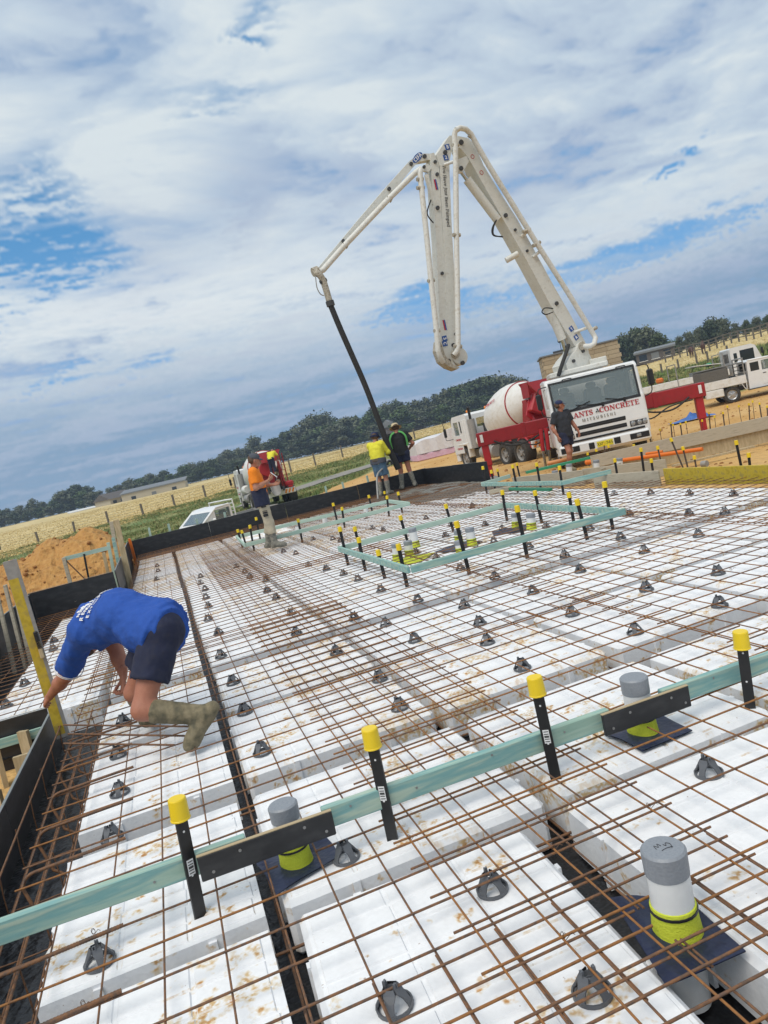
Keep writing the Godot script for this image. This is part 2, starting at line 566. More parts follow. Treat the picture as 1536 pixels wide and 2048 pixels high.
	M.red_paint = noisy([L.call(0.26, 0.012, 0.016), L.call(0.33, 0.016, 0.02), L.call(0.24, 0.02, 0.02)], 1.5, 0.35, 45, 5, 128)
	M.red_bright = plain(0.40, 0.016, 0.022, 0.4)
	M.chrome = plain(0.55, 0.56, 0.58, 0.18, 1.0)
	M.steel = noisy([L.call(0.22, 0.21, 0.2), L.call(0.34, 0.33, 0.31)], 0.5, 0.45, 46, 5, 64)
	M.steel_dark = plain(0.05, 0.05, 0.052, 0.6)
	M.glass_dark = plain(0.02, 0.025, 0.028, 0.06)
	var gl = StandardMaterial3D.new()
	gl.albedo_color = Color(0.55, 0.62, 0.64, 0.28)
	gl.transparency = BaseMaterial3D.TRANSPARENCY_ALPHA
	gl.roughness = 0.04
	M.glass = gl
	M.interior = plain(0.09, 0.095, 0.10, 0.8)
	M.interior_pale = plain(0.30, 0.31, 0.30, 0.8)
	M.text_red = plain(0.42, 0.01, 0.02, 0.45)
	M.text_blue = plain(0.02, 0.08, 0.30, 0.45)
	M.text_black = plain(0.02, 0.02, 0.025, 0.5)
	M.text_white = plain(0.8, 0.8, 0.8, 0.5)
	M.plate = plain(0.72, 0.62, 0.03, 0.4)
	M.lamp = plain(0.45, 0.46, 0.47, 0.12, 0.6)
	M.lamp_red = plain(0.45, 0.02, 0.02, 0.25)
	M.lamp_orange = plain(0.7, 0.22, 0.02, 0.25)
	M.tyre = noisy([L.call(0.018, 0.018, 0.018), L.call(0.04, 0.037, 0.033), L.call(0.09, 0.075, 0.055)], 0.5, 0.85, 47, 5, 64)
	M.alloy = plain(0.5, 0.51, 0.52, 0.3, 0.8)
	M.canvas_grey = noisy([L.call(0.10, 0.095, 0.085), L.call(0.14, 0.135, 0.12)], 0.6, 0.9, 48, 5, 64)
	M.orange_plastic = plain(0.68, 0.16, 0.015, 0.4)
	M.orange_pipe = plain(0.62, 0.27, 0.10, 0.5)
	M.green_plastic = plain(0.03, 0.27, 0.15, 0.45)
	M.tarp_blue = noisy([L.call(0.03, 0.10, 0.33), L.call(0.06, 0.17, 0.48)], 0.7, 0.5, 49, 4, 64, 2.0)
	M.wrap_white = noisy([L.call(0.60, 0.58, 0.60), L.call(0.72, 0.71, 0.72)], 2.0, 0.4, 50, 5, 128, 0.8)
	M.wrap_pink = noisy([L.call(0.62, 0.36, 0.50), L.call(0.70, 0.52, 0.62)], 2.0, 0.5, 51, 5, 64)
	# people
	M.skin = noisy([L.call(0.36, 0.16, 0.10), L.call(0.44, 0.215, 0.14)], 0.25, 0.55, 60, 4, 64)
	M.skin.subsurf_scatter_enabled = true
	M.skin.subsurf_scatter_strength = 0.15
	M.skin_red = noisy([L.call(0.34, 0.13, 0.08), L.call(0.42, 0.18, 0.11)], 0.25, 0.55, 61, 4, 64)
	M.shirt_blue = noisy([L.call(0.010, 0.062, 0.31), L.call(0.014, 0.08, 0.38)], 0.3, 0.85, 62, 4, 128, 0.4)
	M.shorts_navy = noisy([L.call(0.009, 0.012, 0.034), L.call(0.014, 0.019, 0.05), L.call(0.028, 0.03, 0.05)], 0.5, 0.9, 63, 5, 128, 0.3, 1.3)
	M.boots_mud = noisy([L.call(0.07, 0.065, 0.042), L.call(0.16, 0.135, 0.08), L.call(0.25, 0.205, 0.125)], 0.45, 0.8, 64, 5, 128, 0.4, 1.7)
	M.boots_grey = noisy([L.call(0.11, 0.115, 0.10), L.call(0.20, 0.19, 0.16), L.call(0.28, 0.26, 0.21)], 0.4, 0.8, 65, 5, 64, 0.3, 1.6)
	M.hivis_orange = noisy([L.call(0.82, 0.20, 0.008), L.call(0.9, 0.27, 0.012)], 0.3, 0.85, 66, 4, 64, 0.3)
	M.hivis_yellow = noisy([L.call(0.60, 0.56, 0.03), L.call(0.74, 0.68, 0.05)], 0.3, 0.85, 67, 4, 64, 0.4)
	M.khaki = noisy([L.call(0.38, 0.33, 0.24), L.call(0.50, 0.44, 0.33)], 0.4, 0.9, 68, 5, 64, 0.5)
	M.denim = noisy([L.call(0.05, 0.10, 0.16), L.call(0.09, 0.16, 0.24)], 0.3, 0.9, 69, 5, 64, 0.3)
	M.shirt_black = noisy([L.call(0.010, 0.011, 0.013), L.call(0.018, 0.019, 0.022)], 0.3, 0.9, 70, 4, 64, 0.3)
	M.shirt_char = noisy([L.call(0.022, 0.024, 0.03), L.call(0.034, 0.036, 0.045)], 0.3, 0.9, 71, 4, 64, 0.3)
	M.green_trim = plain(0.10, 0.38, 0.10, 0.8)
	M.hat_straw = noisy([L.call(0.52, 0.42, 0.25), L.call(0.64, 0.54, 0.36)], 0.1, 0.9, 72, 4, 64)
	M.hat_navy = plain(0.02, 0.03, 0.085, 0.9)
	M.cap_grey = plain(0.07, 0.08, 0.10, 0.9)
	M.hair = plain(0.08, 0.045, 0.025, 0.8)
	M.belt = plain(0.10, 0.08, 0.06, 0.8)
	M.sweater_grey = plain(0.06, 0.065, 0.085, 0.9)
	M.teeth = plain(0.7, 0.68, 0.62, 0.5)
	# land
	M.soil = noisy([L.call(0.34, 0.16, 0.045), L.call(0.45, 0.235, 0.07), L.call(0.52, 0.30, 0.10)], 1.1, 0.95, 80, 6, 256, 6.0, 1.4)
	M.clod = noisy([L.call(0.34, 0.15, 0.045), L.call(0.47, 0.23, 0.075)], 0.5, 0.95, 81, 5, 64, 2.0)
	M.post = noisy([L.call(0.10, 0.085, 0.065), L.call(0.19, 0.165, 0.13)], 0.5, 0.9, 82, 5, 64, 0.0, 1.3, Vector3(2, 0.4, 2))
	M.bark = noisy([L.call(0.10, 0.085, 0.065), L.call(0.20, 0.17, 0.135)], 1.0, 0.9, 83, 5, 64)
	M.wire = plain(0.2, 0.2, 0.2, 0.5, 0.6)
	M.block_wall = noisy([L.call(0.36, 0.29, 0.19), L.call(0.44, 0.37, 0.26)], 0.6, 0.9, 84, 5, 128)
	M.mortar = plain(0.28, 0.235, 0.17, 0.9)
	M.cream_wall = plain(0.46, 0.41, 0.31, 0.8)
	M.roof_grey = plain(0.16, 0.17, 0.18, 0.6)
	M.roof_brown = plain(0.10, 0.085, 0.075, 0.8)
	M.road = noisy([L.call(0.22, 0.205, 0.18), L.call(0.28, 0.26, 0.23)], 2.0, 0.9, 85, 5, 64)
	M.horse = plain(0.07, 0.028, 0.016, 0.6)

# ---------------------------------------------------------------- land
# bearing -> heights and ground kinds at growing distances
const BEAR := [-60.0, -10.0, 4.0, 16.0, 23.5, 37.0, 45.0, 90.0]
const DIST := [0.0, 12.0, 20.0, 35.0, 50.0, 75.0, 150.0, 300.0, 1500.0]
const HT := [[-0.1, -0.1, -0.3, -0.9, -0.8, -0.6, 0.4, 1.6, 1.6], [-0.1, -0.1, -0.25, -0.9, -0.85, -0.55, 0.4, 1.6, 1.6], [-0.1, -0.1, -0.2, -0.9, -0.75, 0.0, 0.7, 1.6, 1.6], [-0.1, -0.1, -0.2, -0.6, -0.35, 0.5, 1.2, 1.6, 1.7],
	[-0.1, -0.1, -0.2, -0.5, -0.25, 0.6, 1.7, 2.2, 2.2], [-0.1, -0.1, -0.2, -0.22, 0.05, 1.3, 4.2, 8.0, 12.0], [-0.1, -0.1, -0.2, -0.2, 0.2, 1.7, 5.0, 9.0, 14.0], [-0.1, -0.1, -0.2, -0.2, 0.2, 1.7, 5.0, 9.0, 14.0]]
const SAND_END := [22.0, 25.0, 27.0, 52.0, 50.0, 47.0, 47.0, 47.0]
const GREEN_END := [70.0, 70.0, 74.0, 80.0, 84.0, 74.0, 74.0, 74.0]
var bump_noise = FastNoiseLite.new()

func seg(a: Array, x: float) -> Array:
	var i = 0
	while i < a.size() - 2 and x > a[i + 1]:
		i += 1
	return [i, clampf((x - a[i]) / (a[i + 1] - a[i]), 0.0, 1.0)]

func land_h(x: float, z: float) -> float:
	var dx = x - EYE.x
	var dz = z - EYE.z
	var d = sqrt(dx * dx + dz * dz)
	var s = seg(BEAR, wrapf(rad_to_deg(atan2(dx, -dz)), -180.0, 180.0))
	var r = seg(DIST, d)
	var u: float = r[1] * r[1] * (3.0 - 2.0 * r[1])
	var h0 = lerpf(HT[s[0]][r[0]], HT[s[0]][r[0] + 1], u)
	var h1 = lerpf(HT[s[0] + 1][r[0]], HT[s[0] + 1][r[0] + 1], u)
	var h = lerpf(h0, h1, s[1])
	return h + bump_noise.get_noise_2d(x, z) * 0.07 * clampf((d - 18.0) / 20.0, 0.0, 1.0)

func land_pt(x: float, z: float) -> Vector3:
	return Vector3(x, land_h(x, z), z)

func on_land(px, py) -> Vector3:                  # the land under a pixel: walk out along the line of sight
	var d = ray(px, py)
	var t = 6.0
	var p = EYE
	while t < 1500.0:
		p = EYE + d * t
		if p.y < land_h(p.x, p.z):
			break
		t *= 1.01
	return land_pt(p.x, p.z)

func terrain():
	bump_noise.seed = 3
	bump_noise.frequency = 0.12
	var radii = [0.0]
	var r = 3.0
	while r < 24.0:
		radii.append(r)
		r += 1.5
	while r < 110.0:
		radii.append(r)
		r += 1.6
	while r < 4500.0:
		radii.append(r)
		r *= 1.12
	var az = []
	var a = -180.0
	while a < 180.0:
		az.append(a)
		a += 1.0 if a >= -24.0 and a < 60.0 else 6.0
	az.append(180.0)
	var mb = MB.new()
	var cn = FastNoiseLite.new()
	cn.seed = 9
	cn.frequency = 0.09
	cn.fractal_octaves = 4
	var P = []
	var Cc = []
	for i in radii.size():
		var rowp = PackedVector3Array()
		var rowc = PackedColorArray()
		for b in az:
			var x: float = EYE.x + sin(deg_to_rad(b)) * radii[i]
			var z: float = EYE.z - cos(deg_to_rad(b)) * radii[i]
			rowp.append(land_pt(x, z))
			var s = seg(BEAR, b)
			var nz = cn.get_noise_2d(x, z)
			var sand_end = lerpf(SAND_END[s[0]], SAND_END[s[0] + 1], s[1]) + nz * 9.0
			var green_end = lerpf(GREEN_END[s[0]], GREEN_END[s[0] + 1], s[1]) + nz * 7.0
			var n2 = cn.get_noise_2d(x * 4.0 + 50.0, z * 4.0)
			var sand = Color(0.53, 0.295, 0.085).lerp(Color(0.62, 0.39, 0.15), clampf(0.5 + n2 * 1.6, 0, 1))
			var green = Color(0.12, 0.19, 0.05).lerp(Color(0.26, 0.25, 0.09), clampf(0.45 + n2 * 1.8, 0, 1))
			var dry = Color(0.66, 0.52, 0.25).lerp(Color(0.56, 0.44, 0.19), clampf(0.5 + n2 * 1.5, 0, 1))
			var cc = sand
			if radii[i] > green_end:
				cc = dry
			elif radii[i] > sand_end:
				cc = green
			if radii[i] > 330.0:
				cc = Color(0.07, 0.09, 0.035)
			rowc.append(cc)
		P.append(rowp)
		Cc.append(rowc)
	for i in radii.size() - 1:
		for j in az.size() - 1:
			var p0: Vector3 = P[i][j]
			var p1: Vector3 = P[i][j + 1]
			var p2: Vector3 = P[i + 1][j + 1]
			var p3: Vector3 = P[i + 1][j]
			var nn = (p2 - p0).cross(p1 - p3)
			nn = nn.normalized() if nn.length() > 1e-9 else Vector3.UP
			if nn.y < 0.0:
				nn = -nn
			if i > 0:
				ctri(mb, p0, p1, p2, nn, Cc[i][j], Cc[i][j + 1], Cc[i + 1][j + 1])
			ctri(mb, p0, p2, p3, nn, Cc[i][j], Cc[i + 1][j + 1], Cc[i + 1][j])
	var m = noisy([Color(0.78, 0.76, 0.74), Color(1.0, 1.0, 1.0), Color(0.88, 0.89, 0.89)], 1.7, 0.95, 90, 6, 256, 5.0, 1.6, Vector3.ONE, true)
	m.vertex_color_use_as_albedo = true
	var g = part(self, "ground", mb, m)
	g.set_meta("kind", "structure")

func ctri(mb: MB, a: Vector3, b: Vector3, d: Vector3, nn: Vector3, ca: Color, cb: Color, cd: Color):
	var k = mb.v.size()
	mb.t3(a, b, d, nn, nn, nn)
	mb.c.append(ca)
	if mb.v[k + 1] == b:
		mb.c.append(cb)
		mb.c.append(cd)
	else:
		mb.c.append(cd)
		mb.c.append(cb)

# ---------------------------------------------------------------- slab
func pod_mesh(w: float, d: float, ragged: bool, sd: int) -> ArrayMesh:
	var mb = MB.new()
	var rg = RandomNumberGenerator.new()
	rg.seed = sd
	if ragged:
		var poly = [Vector2(w / 2, -d / 2), Vector2(w / 2, d / 2)]
		for i in 34:
			poly.append(Vector2(-w / 2 + rg.randf_range(-0.012, 0.014), d / 2 - d * i / 33.0))
		mb.prism(poly, 0.218, Transform3D(Basis(Vector3.RIGHT, PI / 2), Vector3(0, 0.109, 0)))
	else:
		mb.cbox(Vector3(w, 0.218, d), 0.02, Vector3(0, 0.109, 0))
	# raised panels between shallow channels, as moulded into the top
	var nx = maxi(2, int(round(w / 0.27)))
	var nz = maxi(2, int(round(d / 0.137)))
	var e = 0.026
	for i in nx:
		for j in nz:
			var x0 = lerpf(-w / 2 + e, w / 2 - e, float(i) / nx) + 0.0065
			var x1 = lerpf(-w / 2 + e, w / 2 - e, float(i + 1) / nx) - 0.0065
			var z0 = lerpf(-d / 2 + e, d / 2 - e, float(j) / nz) + 0.005
			var z1 = lerpf(-d / 2 + e, d / 2 - e, float(j + 1) / nz) - 0.005
			if (i * 7 + j * 3 + sd) % 5 == 0:
				x1 += 0.008
			var y = 0.225 - 0.0012 * float((i * 5 + j * 11 + sd) % 3)
			var c0 = Vector3((x0 + x1) / 2, 0.2, (z0 + z1) / 2)
			var b = 0.004
			var lo = [Vector3(x0, 0.2182, z0), Vector3(x1, 0.2182, z0), Vector3(x1, 0.2182, z1), Vector3(x0, 0.2182, z1)]
			var hi = [Vector3(x0 + b, y, z0 + b), Vector3(x1 - b, y, z0 + b), Vector3(x1 - b, y, z1 - b), Vector3(x0 + b, y, z1 - b)]
			mb.q(hi[0], hi[1], hi[2], hi[3], Vector3.UP)
			for k in 4:
				mb.qa(lo[k], lo[(k + 1) % 4], hi[(k + 1) % 4], hi[k], c0)
	# the lugs that keep neighbouring pods apart
	for s in [-1.0, 1.0]:
		for k in [-0.25, 0.25]:
			mb.box(Vector3(0.03, 0.20, 0.012), Vector3(k * w, 0.105, s * (d / 2 + 0.005)))
			if not ragged:
				mb.box(Vector3(0.012, 0.20, 0.03), Vector3(s * (w / 2 + 0.005), 0.105, k * d))
	return mb.done()

const POD_ROWS := [[2.44, 3.54], [1.26, 2.36], [0.14, 1.17], [-1.24, -0.13], [-2.46, -1.36], [-3.66, -2.57], [-4.86, -3.76], [-6.04, -4.95], [-7.22, -6.13], [-8.4, -7.31], [-9.58, -8.49], [-10.76, -9.67], [-11.94, -10.85], [-13.12, -12.03], [-14.3, -13.21], [-15.6, -14.5]]
const POD_COLS := [[-0.385, 0.405], [0.485, 1.585], [1.665, 2.765], [2.845, 3.945], [4.025, 5.125], [5.205, 6.305], [6.385, 7.13]]

func zone(x: float, z: float) -> String:         # where on the slab, by things one can find
	if x < 0.45 and z > -2.8:
		return "beside the side trench"
	if x < 0.45:
		return "in the strip past the kneeling man"
	if x > 2.6 and x < 5.15 and z < -3.4 and z > -6.4:
		return "inside the square teal frame"
	if x < 5.2 and z < -9.6:
		return "round the long narrow frame"
	if x > 5.2 and z < -6.6:
		return "by the angled frame and side forms"
	if x > 5.2:
		return "before the yellow form board"
	if z > 1.0:
		return "round the large marked pipe stub"
	if x < 1.0:
		return "along the narrow dark gap"
	if z > -0.6:
		return "along the bridged teal rail"
	return "between the bridged rail and the teal frames"

func slab():
	var mem = MB.new()
	for r in [[-0.83, 7.5, -16.4, 4.6], [-1.86, -0.83, -8.9, -2.65]]:
		mem.box(Vector3(r[1] - r[0], 0.02, r[3] - r[2]), Vector3((r[0] + r[1]) / 2, -0.01, (r[2] + r[3]) / 2))
	meta(part(self, "plastic_membrane", mem, M.membrane), "black plastic membrane on the trench floor under the foam pods", "membrane")
	var shapes = {}
	M.foam_mud = foam_texture(0.95, 55)
	for r in POD_ROWS.size():
		var z0: float = POD_ROWS[r][0]
		var z1: float = POD_ROWS[r][1]
		for c in range(-1, POD_COLS.size()):
			var x0: float = POD_COLS[c][0] if c >= 0 else -1.40
			var x1: float = POD_COLS[c][1] if c >= 0 else -0.47
			if c < 0 and (r < 5 or r > 9):
				continue
			if c < 0:
				z1 = minf(z1, -2.82)
			if r == 1 and c == 1:
				x1 = 1.385
			if r == 0 and c == 1:
				x1 = 1.30
			if r <= 1 and c == 2:
				x0 = 1.60
			if z1 > 2.4 and c > 4:
				continue
			var w = x1 - x0
			var d = z1 - z0
			var cut = c == 0 or c == -1
			var key = "%.2f %.2f %d" % [w, d, r % 3]
			if not shapes.has(key):
				shapes[key] = pod_mesh(w, d, cut, r % 3 + 1)
			var m: Material = M.foam
			var hash_ = (r * 37 + c * 17 + 5) % 10
			if (r >= 10 and c <= 3 and hash_ < 7) or (r >= 13 and hash_ < 9):
				m = M.foam_mud
			elif hash_ < 4 and not (r == 1 and c == 1):
				m = M.foam_dirty
			var xf = Transform3D(Basis(Vector3.UP, 0.006 * sin(r * 3.1 + c * 5.7)), Vector3((x0 + x1) / 2 + 0.008 * sin(r * 5.0 + c), 0.0, (z0 + z1) / 2 + 0.01 * sin(c * 2.3 + r * 0.7)))
			if r == 1 and c == 1:
				xf.basis = Basis(Vector3.UP, -0.045)
			if r == 1 and c == 2:
				xf.basis = Basis(Vector3.UP, -0.03)
			var p = part(self, "foam_pod", shapes[key], m, xf)
			if cut and c == 0:
				meta(p, "white foam pod cut down to a ragged edge along the side trench", "foam pod", "cut foam pods beside the trench")
			elif c == -1:
				meta(p, "narrow white foam pod in the bay where the slab steps out", "foam pod", "foam pods in the stepped bay")
			elif m == M.foam_mud:
				meta(p, "mud-browned foam pod under the mesh " + zone(xf.origin.x, xf.origin.z), "foam pod", "muddy pods " + zone(xf.origin.x, xf.origin.z))
			elif m == M.foam_dirty:
				meta(p, "white foam pod with rust and tan stains " + zone(xf.origin.x, xf.origin.z), "foam pod", "stained pods " + zone(xf.origin.x, xf.origin.z))
			else:
				meta(p, "clean white square foam pod " + zone(xf.origin.x, xf.origin.z), "foam pod", "clean pods " + zone(xf.origin.x, xf.origin.z))
	mesh_sheets()
	rebar()
	chairs()

var unit_bar: ArrayMesh
func bar_xf(a: Vector3, b: Vector3, r: float) -> Transform3D:
	var z = b - a
	var x = Vector3.UP.cross(z)
	x = (Vector3.RIGHT if x.length() < 1e-4 else x.normalized()) * r
	return Transform3D(Basis(x, z.normalized().cross(x), z), (a + b) * 0.5)

var stubs = []
func mesh_bar(t: Node3D, called: String, a: Vector3, b: Vector3, r: float, m: Material):   # cut away where a pipe stub stands in its line
	var o = t.position
	var ends = [[a, b]]
	for s in stubs:
		var next = []
		for e in ends:
			var d: Vector3 = e[1] - e[0]
			var c = Vector3(s[0] - o.x, a.y, s[1] - o.z)
			var u = clampf((c - e[0]).dot(d) / d.length_squared(), 0.0, 1.0)
			var gap: float = s[2] + 0.02
			if (e[0] + d * u - c).length() < gap and u > 0.0 and u < 1.0:
				var k = gap / d.length()
				if u - k > 0.01:
					next.append([e[0], e[0] + d * (u - k)])
				if u + k < 0.99:
					next.append([e[0] + d * (u + k), e[1]])
			else:
				next.append(e)
		ends = next
	for e in ends:
		part(t, called, unit_bar, m, bar_xf(e[0], e[1], r))

func mesh_sheets():
	for q in [[1362, 1895, 0.061], [598, 1742, 0.057], [1289, 1478, 0.06]]:
		var p = at_h(q[0], q[1], 0.235)
		p += Vector3(p.x - EYE.x, 0, p.z - EYE.z).normalized() * (q[2] + 0.012)
		stubs.append([p.x, p.z, q[2]])
	var mb = MB.new()
	mb.tube([Vector3(0, 0, -0.5), Vector3(0, 0, 0.5)], 1.0, 7)
	unit_bar = mb.done()
	M.rust.uv1_world_triplanar = true
	M.rust_orange.uv1_world_triplanar = true
	# x0, x1, z0, z1, first long bar, first cross bar, layer, words
	var S = [
		[-0.57, 1.87, -3.6, 2.28, -0.55, -3.6, 0, "rusty steel mesh sheet over the cut pods beside the near trench"],
		[-0.57, 1.87, 1.82, 6.4, -0.56, 1.88, 2, "rusty steel mesh sheet lapped under the ends of the two sheets behind the pipe stubs"],
		[0.92, 3.33, -1.18, 4.75, 0.983, -1.013, 1, "rusty steel mesh sheet around the two pipe stubs in the teal rail"],
		[0.92, 3.33, -6.8, -0.86, 0.96, -6.75, 3, "rusty steel mesh sheet running under the corner of the teal pipe frame"],
		[-0.57, 1.87, -9.3, -3.2, -0.55, -9.25, 2, "rusty steel mesh sheet along the dark gap between pods, mid slab"],
		[-0.45, 1.87, -15.2, -8.9, -0.4, -15.15, 1, "rusty steel mesh sheet lapped at the feet of the man in orange"],
		[0.92, 3.33, -12.6, -6.5, 0.95, -12.55, 0, "rusty steel mesh sheet under the long low teal frame"],
		[3.13, 5.62, -3.2, 4.0, 3.19, -3.1, 0, "rusty steel mesh sheet before the square teal pipe frame"],
		[3.13, 5.62, -8.9, -2.9, 3.18, -8.85, 1, "rusty steel mesh sheet filling the square teal pipe frame"],
		[3.13, 5.62, -14.8, -8.6, 3.17, -14.75, 2, "rusty steel mesh sheet in front of the man in the yellow shirt"],
		[5.4, 7.42, -1.6, 4.0, 5.45, -1.55, 2, "rusty steel mesh sheet at the end of the yellow form board"],
		[5.4, 7.42, -7.3, -1.3, 5.46, -7.25, 0, "rusty steel mesh sheet along the yellow form board"],
		[5.4, 7.42, -13.0, -7.0, 5.44, -12.95, 1, "rusty steel mesh sheet under the small teal corner frame"],
		[-0.45, 3.3, -16.25, -14.6, -0.4, -16.2, 3, "short rusty mesh sheet along the far black boards"],
		[3.0, 7.4, -16.25, -12.4, 3.1, -16.2, 3, "short rusty mesh sheet under the wet concrete"],
		[-1.78, -0.25, -8.75, -2.8, -1.72, -8.7, 1, "rusty steel mesh sheet over the pods of the stepped bay"]]
	for k in S.size():
		var s: Array = S[k]
		var t = thing("mesh_sheet", s[7], "steel mesh", Vector3(s[0], 0.276, s[2]), 0.0, "reinforcing mesh sheets")
		var y: float = 0.0 + 0.0155 * (s[6] % 2) + (0.004 if s[6] > 1 else 0.0)
		var r = 0.0038
		var x: float = s[4]
		while x < s[1]:
			var j = rng.randf_range(-0.004, 0.004)
			var a = Vector3(x - s[0] + j, y + rng.randf_range(-0.0012, 0.0012), 0.0)
			var b = Vector3(x - s[0] + rng.randf_range(-0.004, 0.004), y + rng.randf_range(-0.0012, 0.0012), s[3] - s[2])
			mesh_bar(t, "long_bar", a, b, r, [M.rust, M.rust_orange, M.rust][(k + int(rng.randf() * 1.6)) % 3 if k > 2 else (1 if k == 2 else 0)])
			x += 0.2
		var z: float = s[5]
		while z < s[3]:
			var a = Vector3(0.0, y + 0.0083 + rng.randf_range(-0.0012, 0.0012), z - s[2] + rng.randf_range(-0.003, 0.003))
			var b = Vector3(s[1] - s[0], y + 0.0083 + rng.randf_range(-0.0012, 0.0012), z - s[2] + rng.randf_range(-0.003, 0.003))
			mesh_bar(t, "cross_bar", a, b, 0.0044, M.rust if rng.randf() < 0.75 else M.rust_orange)
			z += 0.2

func ribbed(pts: Array, r: float) -> MB:          # deformed bar: rings swell along the line
	var mb = MB.new()
	var fine = []
	var rad = []
	for i in pts.size() - 1:
		var a: Vector3 = pts[i]
		var b: Vector3 = pts[i + 1]
		var cnt = maxi(1, int(a.distance_to(b) / 0.005))
		for s in cnt:
			fine.append(a.lerp(b, float(s) / cnt))
	for i in fine.size():
		rad.append(r * (1.13 if i % 2 == 0 else 0.97))
	mb.tube(fine, rad, 7)
	return mb

func rebar():
	# bars bent down into the side trench
	for q in [[1.40, -0.08], [1.02, -0.09], [0.29, -0.11], [-0.15, -0.09], [-0.62, -0.1], [-1.05, -0.12], [-1.5, -0.1], [1.85, -0.1]]:
		var z: float = q[0]
		var pts = [Vector3(q[1], 0.298, z), Vector3(-0.50, 0.298, z + 0.02)]
		pts.append_array(arc(Vector3(-0.50, 0.238, z + 0.02), 0.06, Vector3.UP, Vector3.LEFT, 0.3, 1.9, 6))
		pts.append(Vector3(-0.52, 0.10, z + 0.05))
		pts.append(Vector3(-0.47, 0.06, z + 0.06))
		meta(part(self, "hooked_bar", ribbed(pts, 0.0075), M.rust), "thick ribbed steel bar hooked over into the side trench", "steel bar", "hooked bars along the side trench")
	# cage in the trench
	var t = thing("trench_cage", "rusty steel bar cage lying in the dark side trench", "steel cage", Vector3(-0.6, 0.0, 0.0))
	for x in [-0.1, 0.0, 0.12]:
		for y in [0.05, 0.245]:
			if y > 0.2 and x == 0.0:
				continue
			part(t, "long_bar", unit_bar, M.rust, bar_xf(Vector3(x, y, -2.4), Vector3(x + 0.01, y, 3.0), 0.0055))
	for i in 12:
		var z = -2.2 + i * 0.45
		var mb = MB.new()
		mb.tube(curve([Vector3(-0.11, 0.25, z), Vector3(-0.12, 0.06, z), Vector3(-0.09, 0.042, z), Vector3(0.12, 0.042, z), Vector3(0.135, 0.06, z), Vector3(0.13, 0.25, z)], 3), 0.0035, 6)
		part(t, "tie_hoop", mb, M.rust)
	# bars in the ribs between the pods
	for x in [0.445, 1.625, 2.805]:
		var b = MB.new()
		b.tube([Vector3(x - 0.012, 0.07, 3.2), Vector3(x + 0.01, 0.065, 0.0), Vector3(x, 0.07, -9.0)], 0.006, 7)
		meta(part(self, "rib_bar", b, M.rust), "long steel bar down in the narrow dark gap between pod rows", "steel bar", "bars in the gaps between pods")
	for z in [1.215, 0.005]:
		var b = MB.new()
		b.tube([Vector3(-0.4, 0.085, z), Vector3(2.9, 0.08, z + 0.01), Vector3(5.2, 0.085, z)], 0.006, 7)
		meta(part(self, "rib_bar", b, M.rust), "steel bar crossing low through the gap between two pod rows", "steel bar", "bars crossing between pod rows")
	# loose lap bars lying askew on the mesh beside the kneeling man
	for q in [[127, 1450, 382, 1453], [137, 1468, 388, 1472], [128, 1487, 350, 1490]]:
		var b = ribbed([at_h(q[0], q[1], 0.315), at_h(q[2], q[3], 0.308)], 0.006)
		meta(part(self, "loose_bar", b, M.rust), "loose steel bar lying askew on the mesh by the kneeling man", "steel bar", "loose bars by the kneeling man")
	# tie wires
	var k = 0
	for q in [[1110, 1851], [930, 2037], [1327, 1632], [1118, 1670], [1440, 1140], [1105, 1860], [1352, 1245], [820, 1650], [196, 1875], [145, 2010]]:
		var p = at_h(q[0], q[1], 0.294)
		p.x = 0.983 + round((p.x - 0.983) / 0.2) * 0.2 if p.x > 0.9 else round(p.x / 0.2) * 0.2
		p.z = round((p.z + 0.013) / 0.2) * 0.2 - 0.013
		p.y = 0.299
		var b = MB.new()
		var pts = []
		for i in 13:
			var a = i * 0.9
			pts.append(p + Vector3(cos(a) * 0.0065 + i * 0.0004, sin(a) * 0.010, i * 0.0012 - 0.007))
		pts.append(p + Vector3(0.022, 0.010, 0.016))
		pts.append(p + Vector3(0.03, 0.004, 0.02))
		b.tube(pts, 0.0011, 5)
		meta(part(self, "tie_wire", b, M.rust), "thin twisted tie wire round a lap of two mesh bars", "tie wire", "tie wires on the mesh laps")
		k += 1

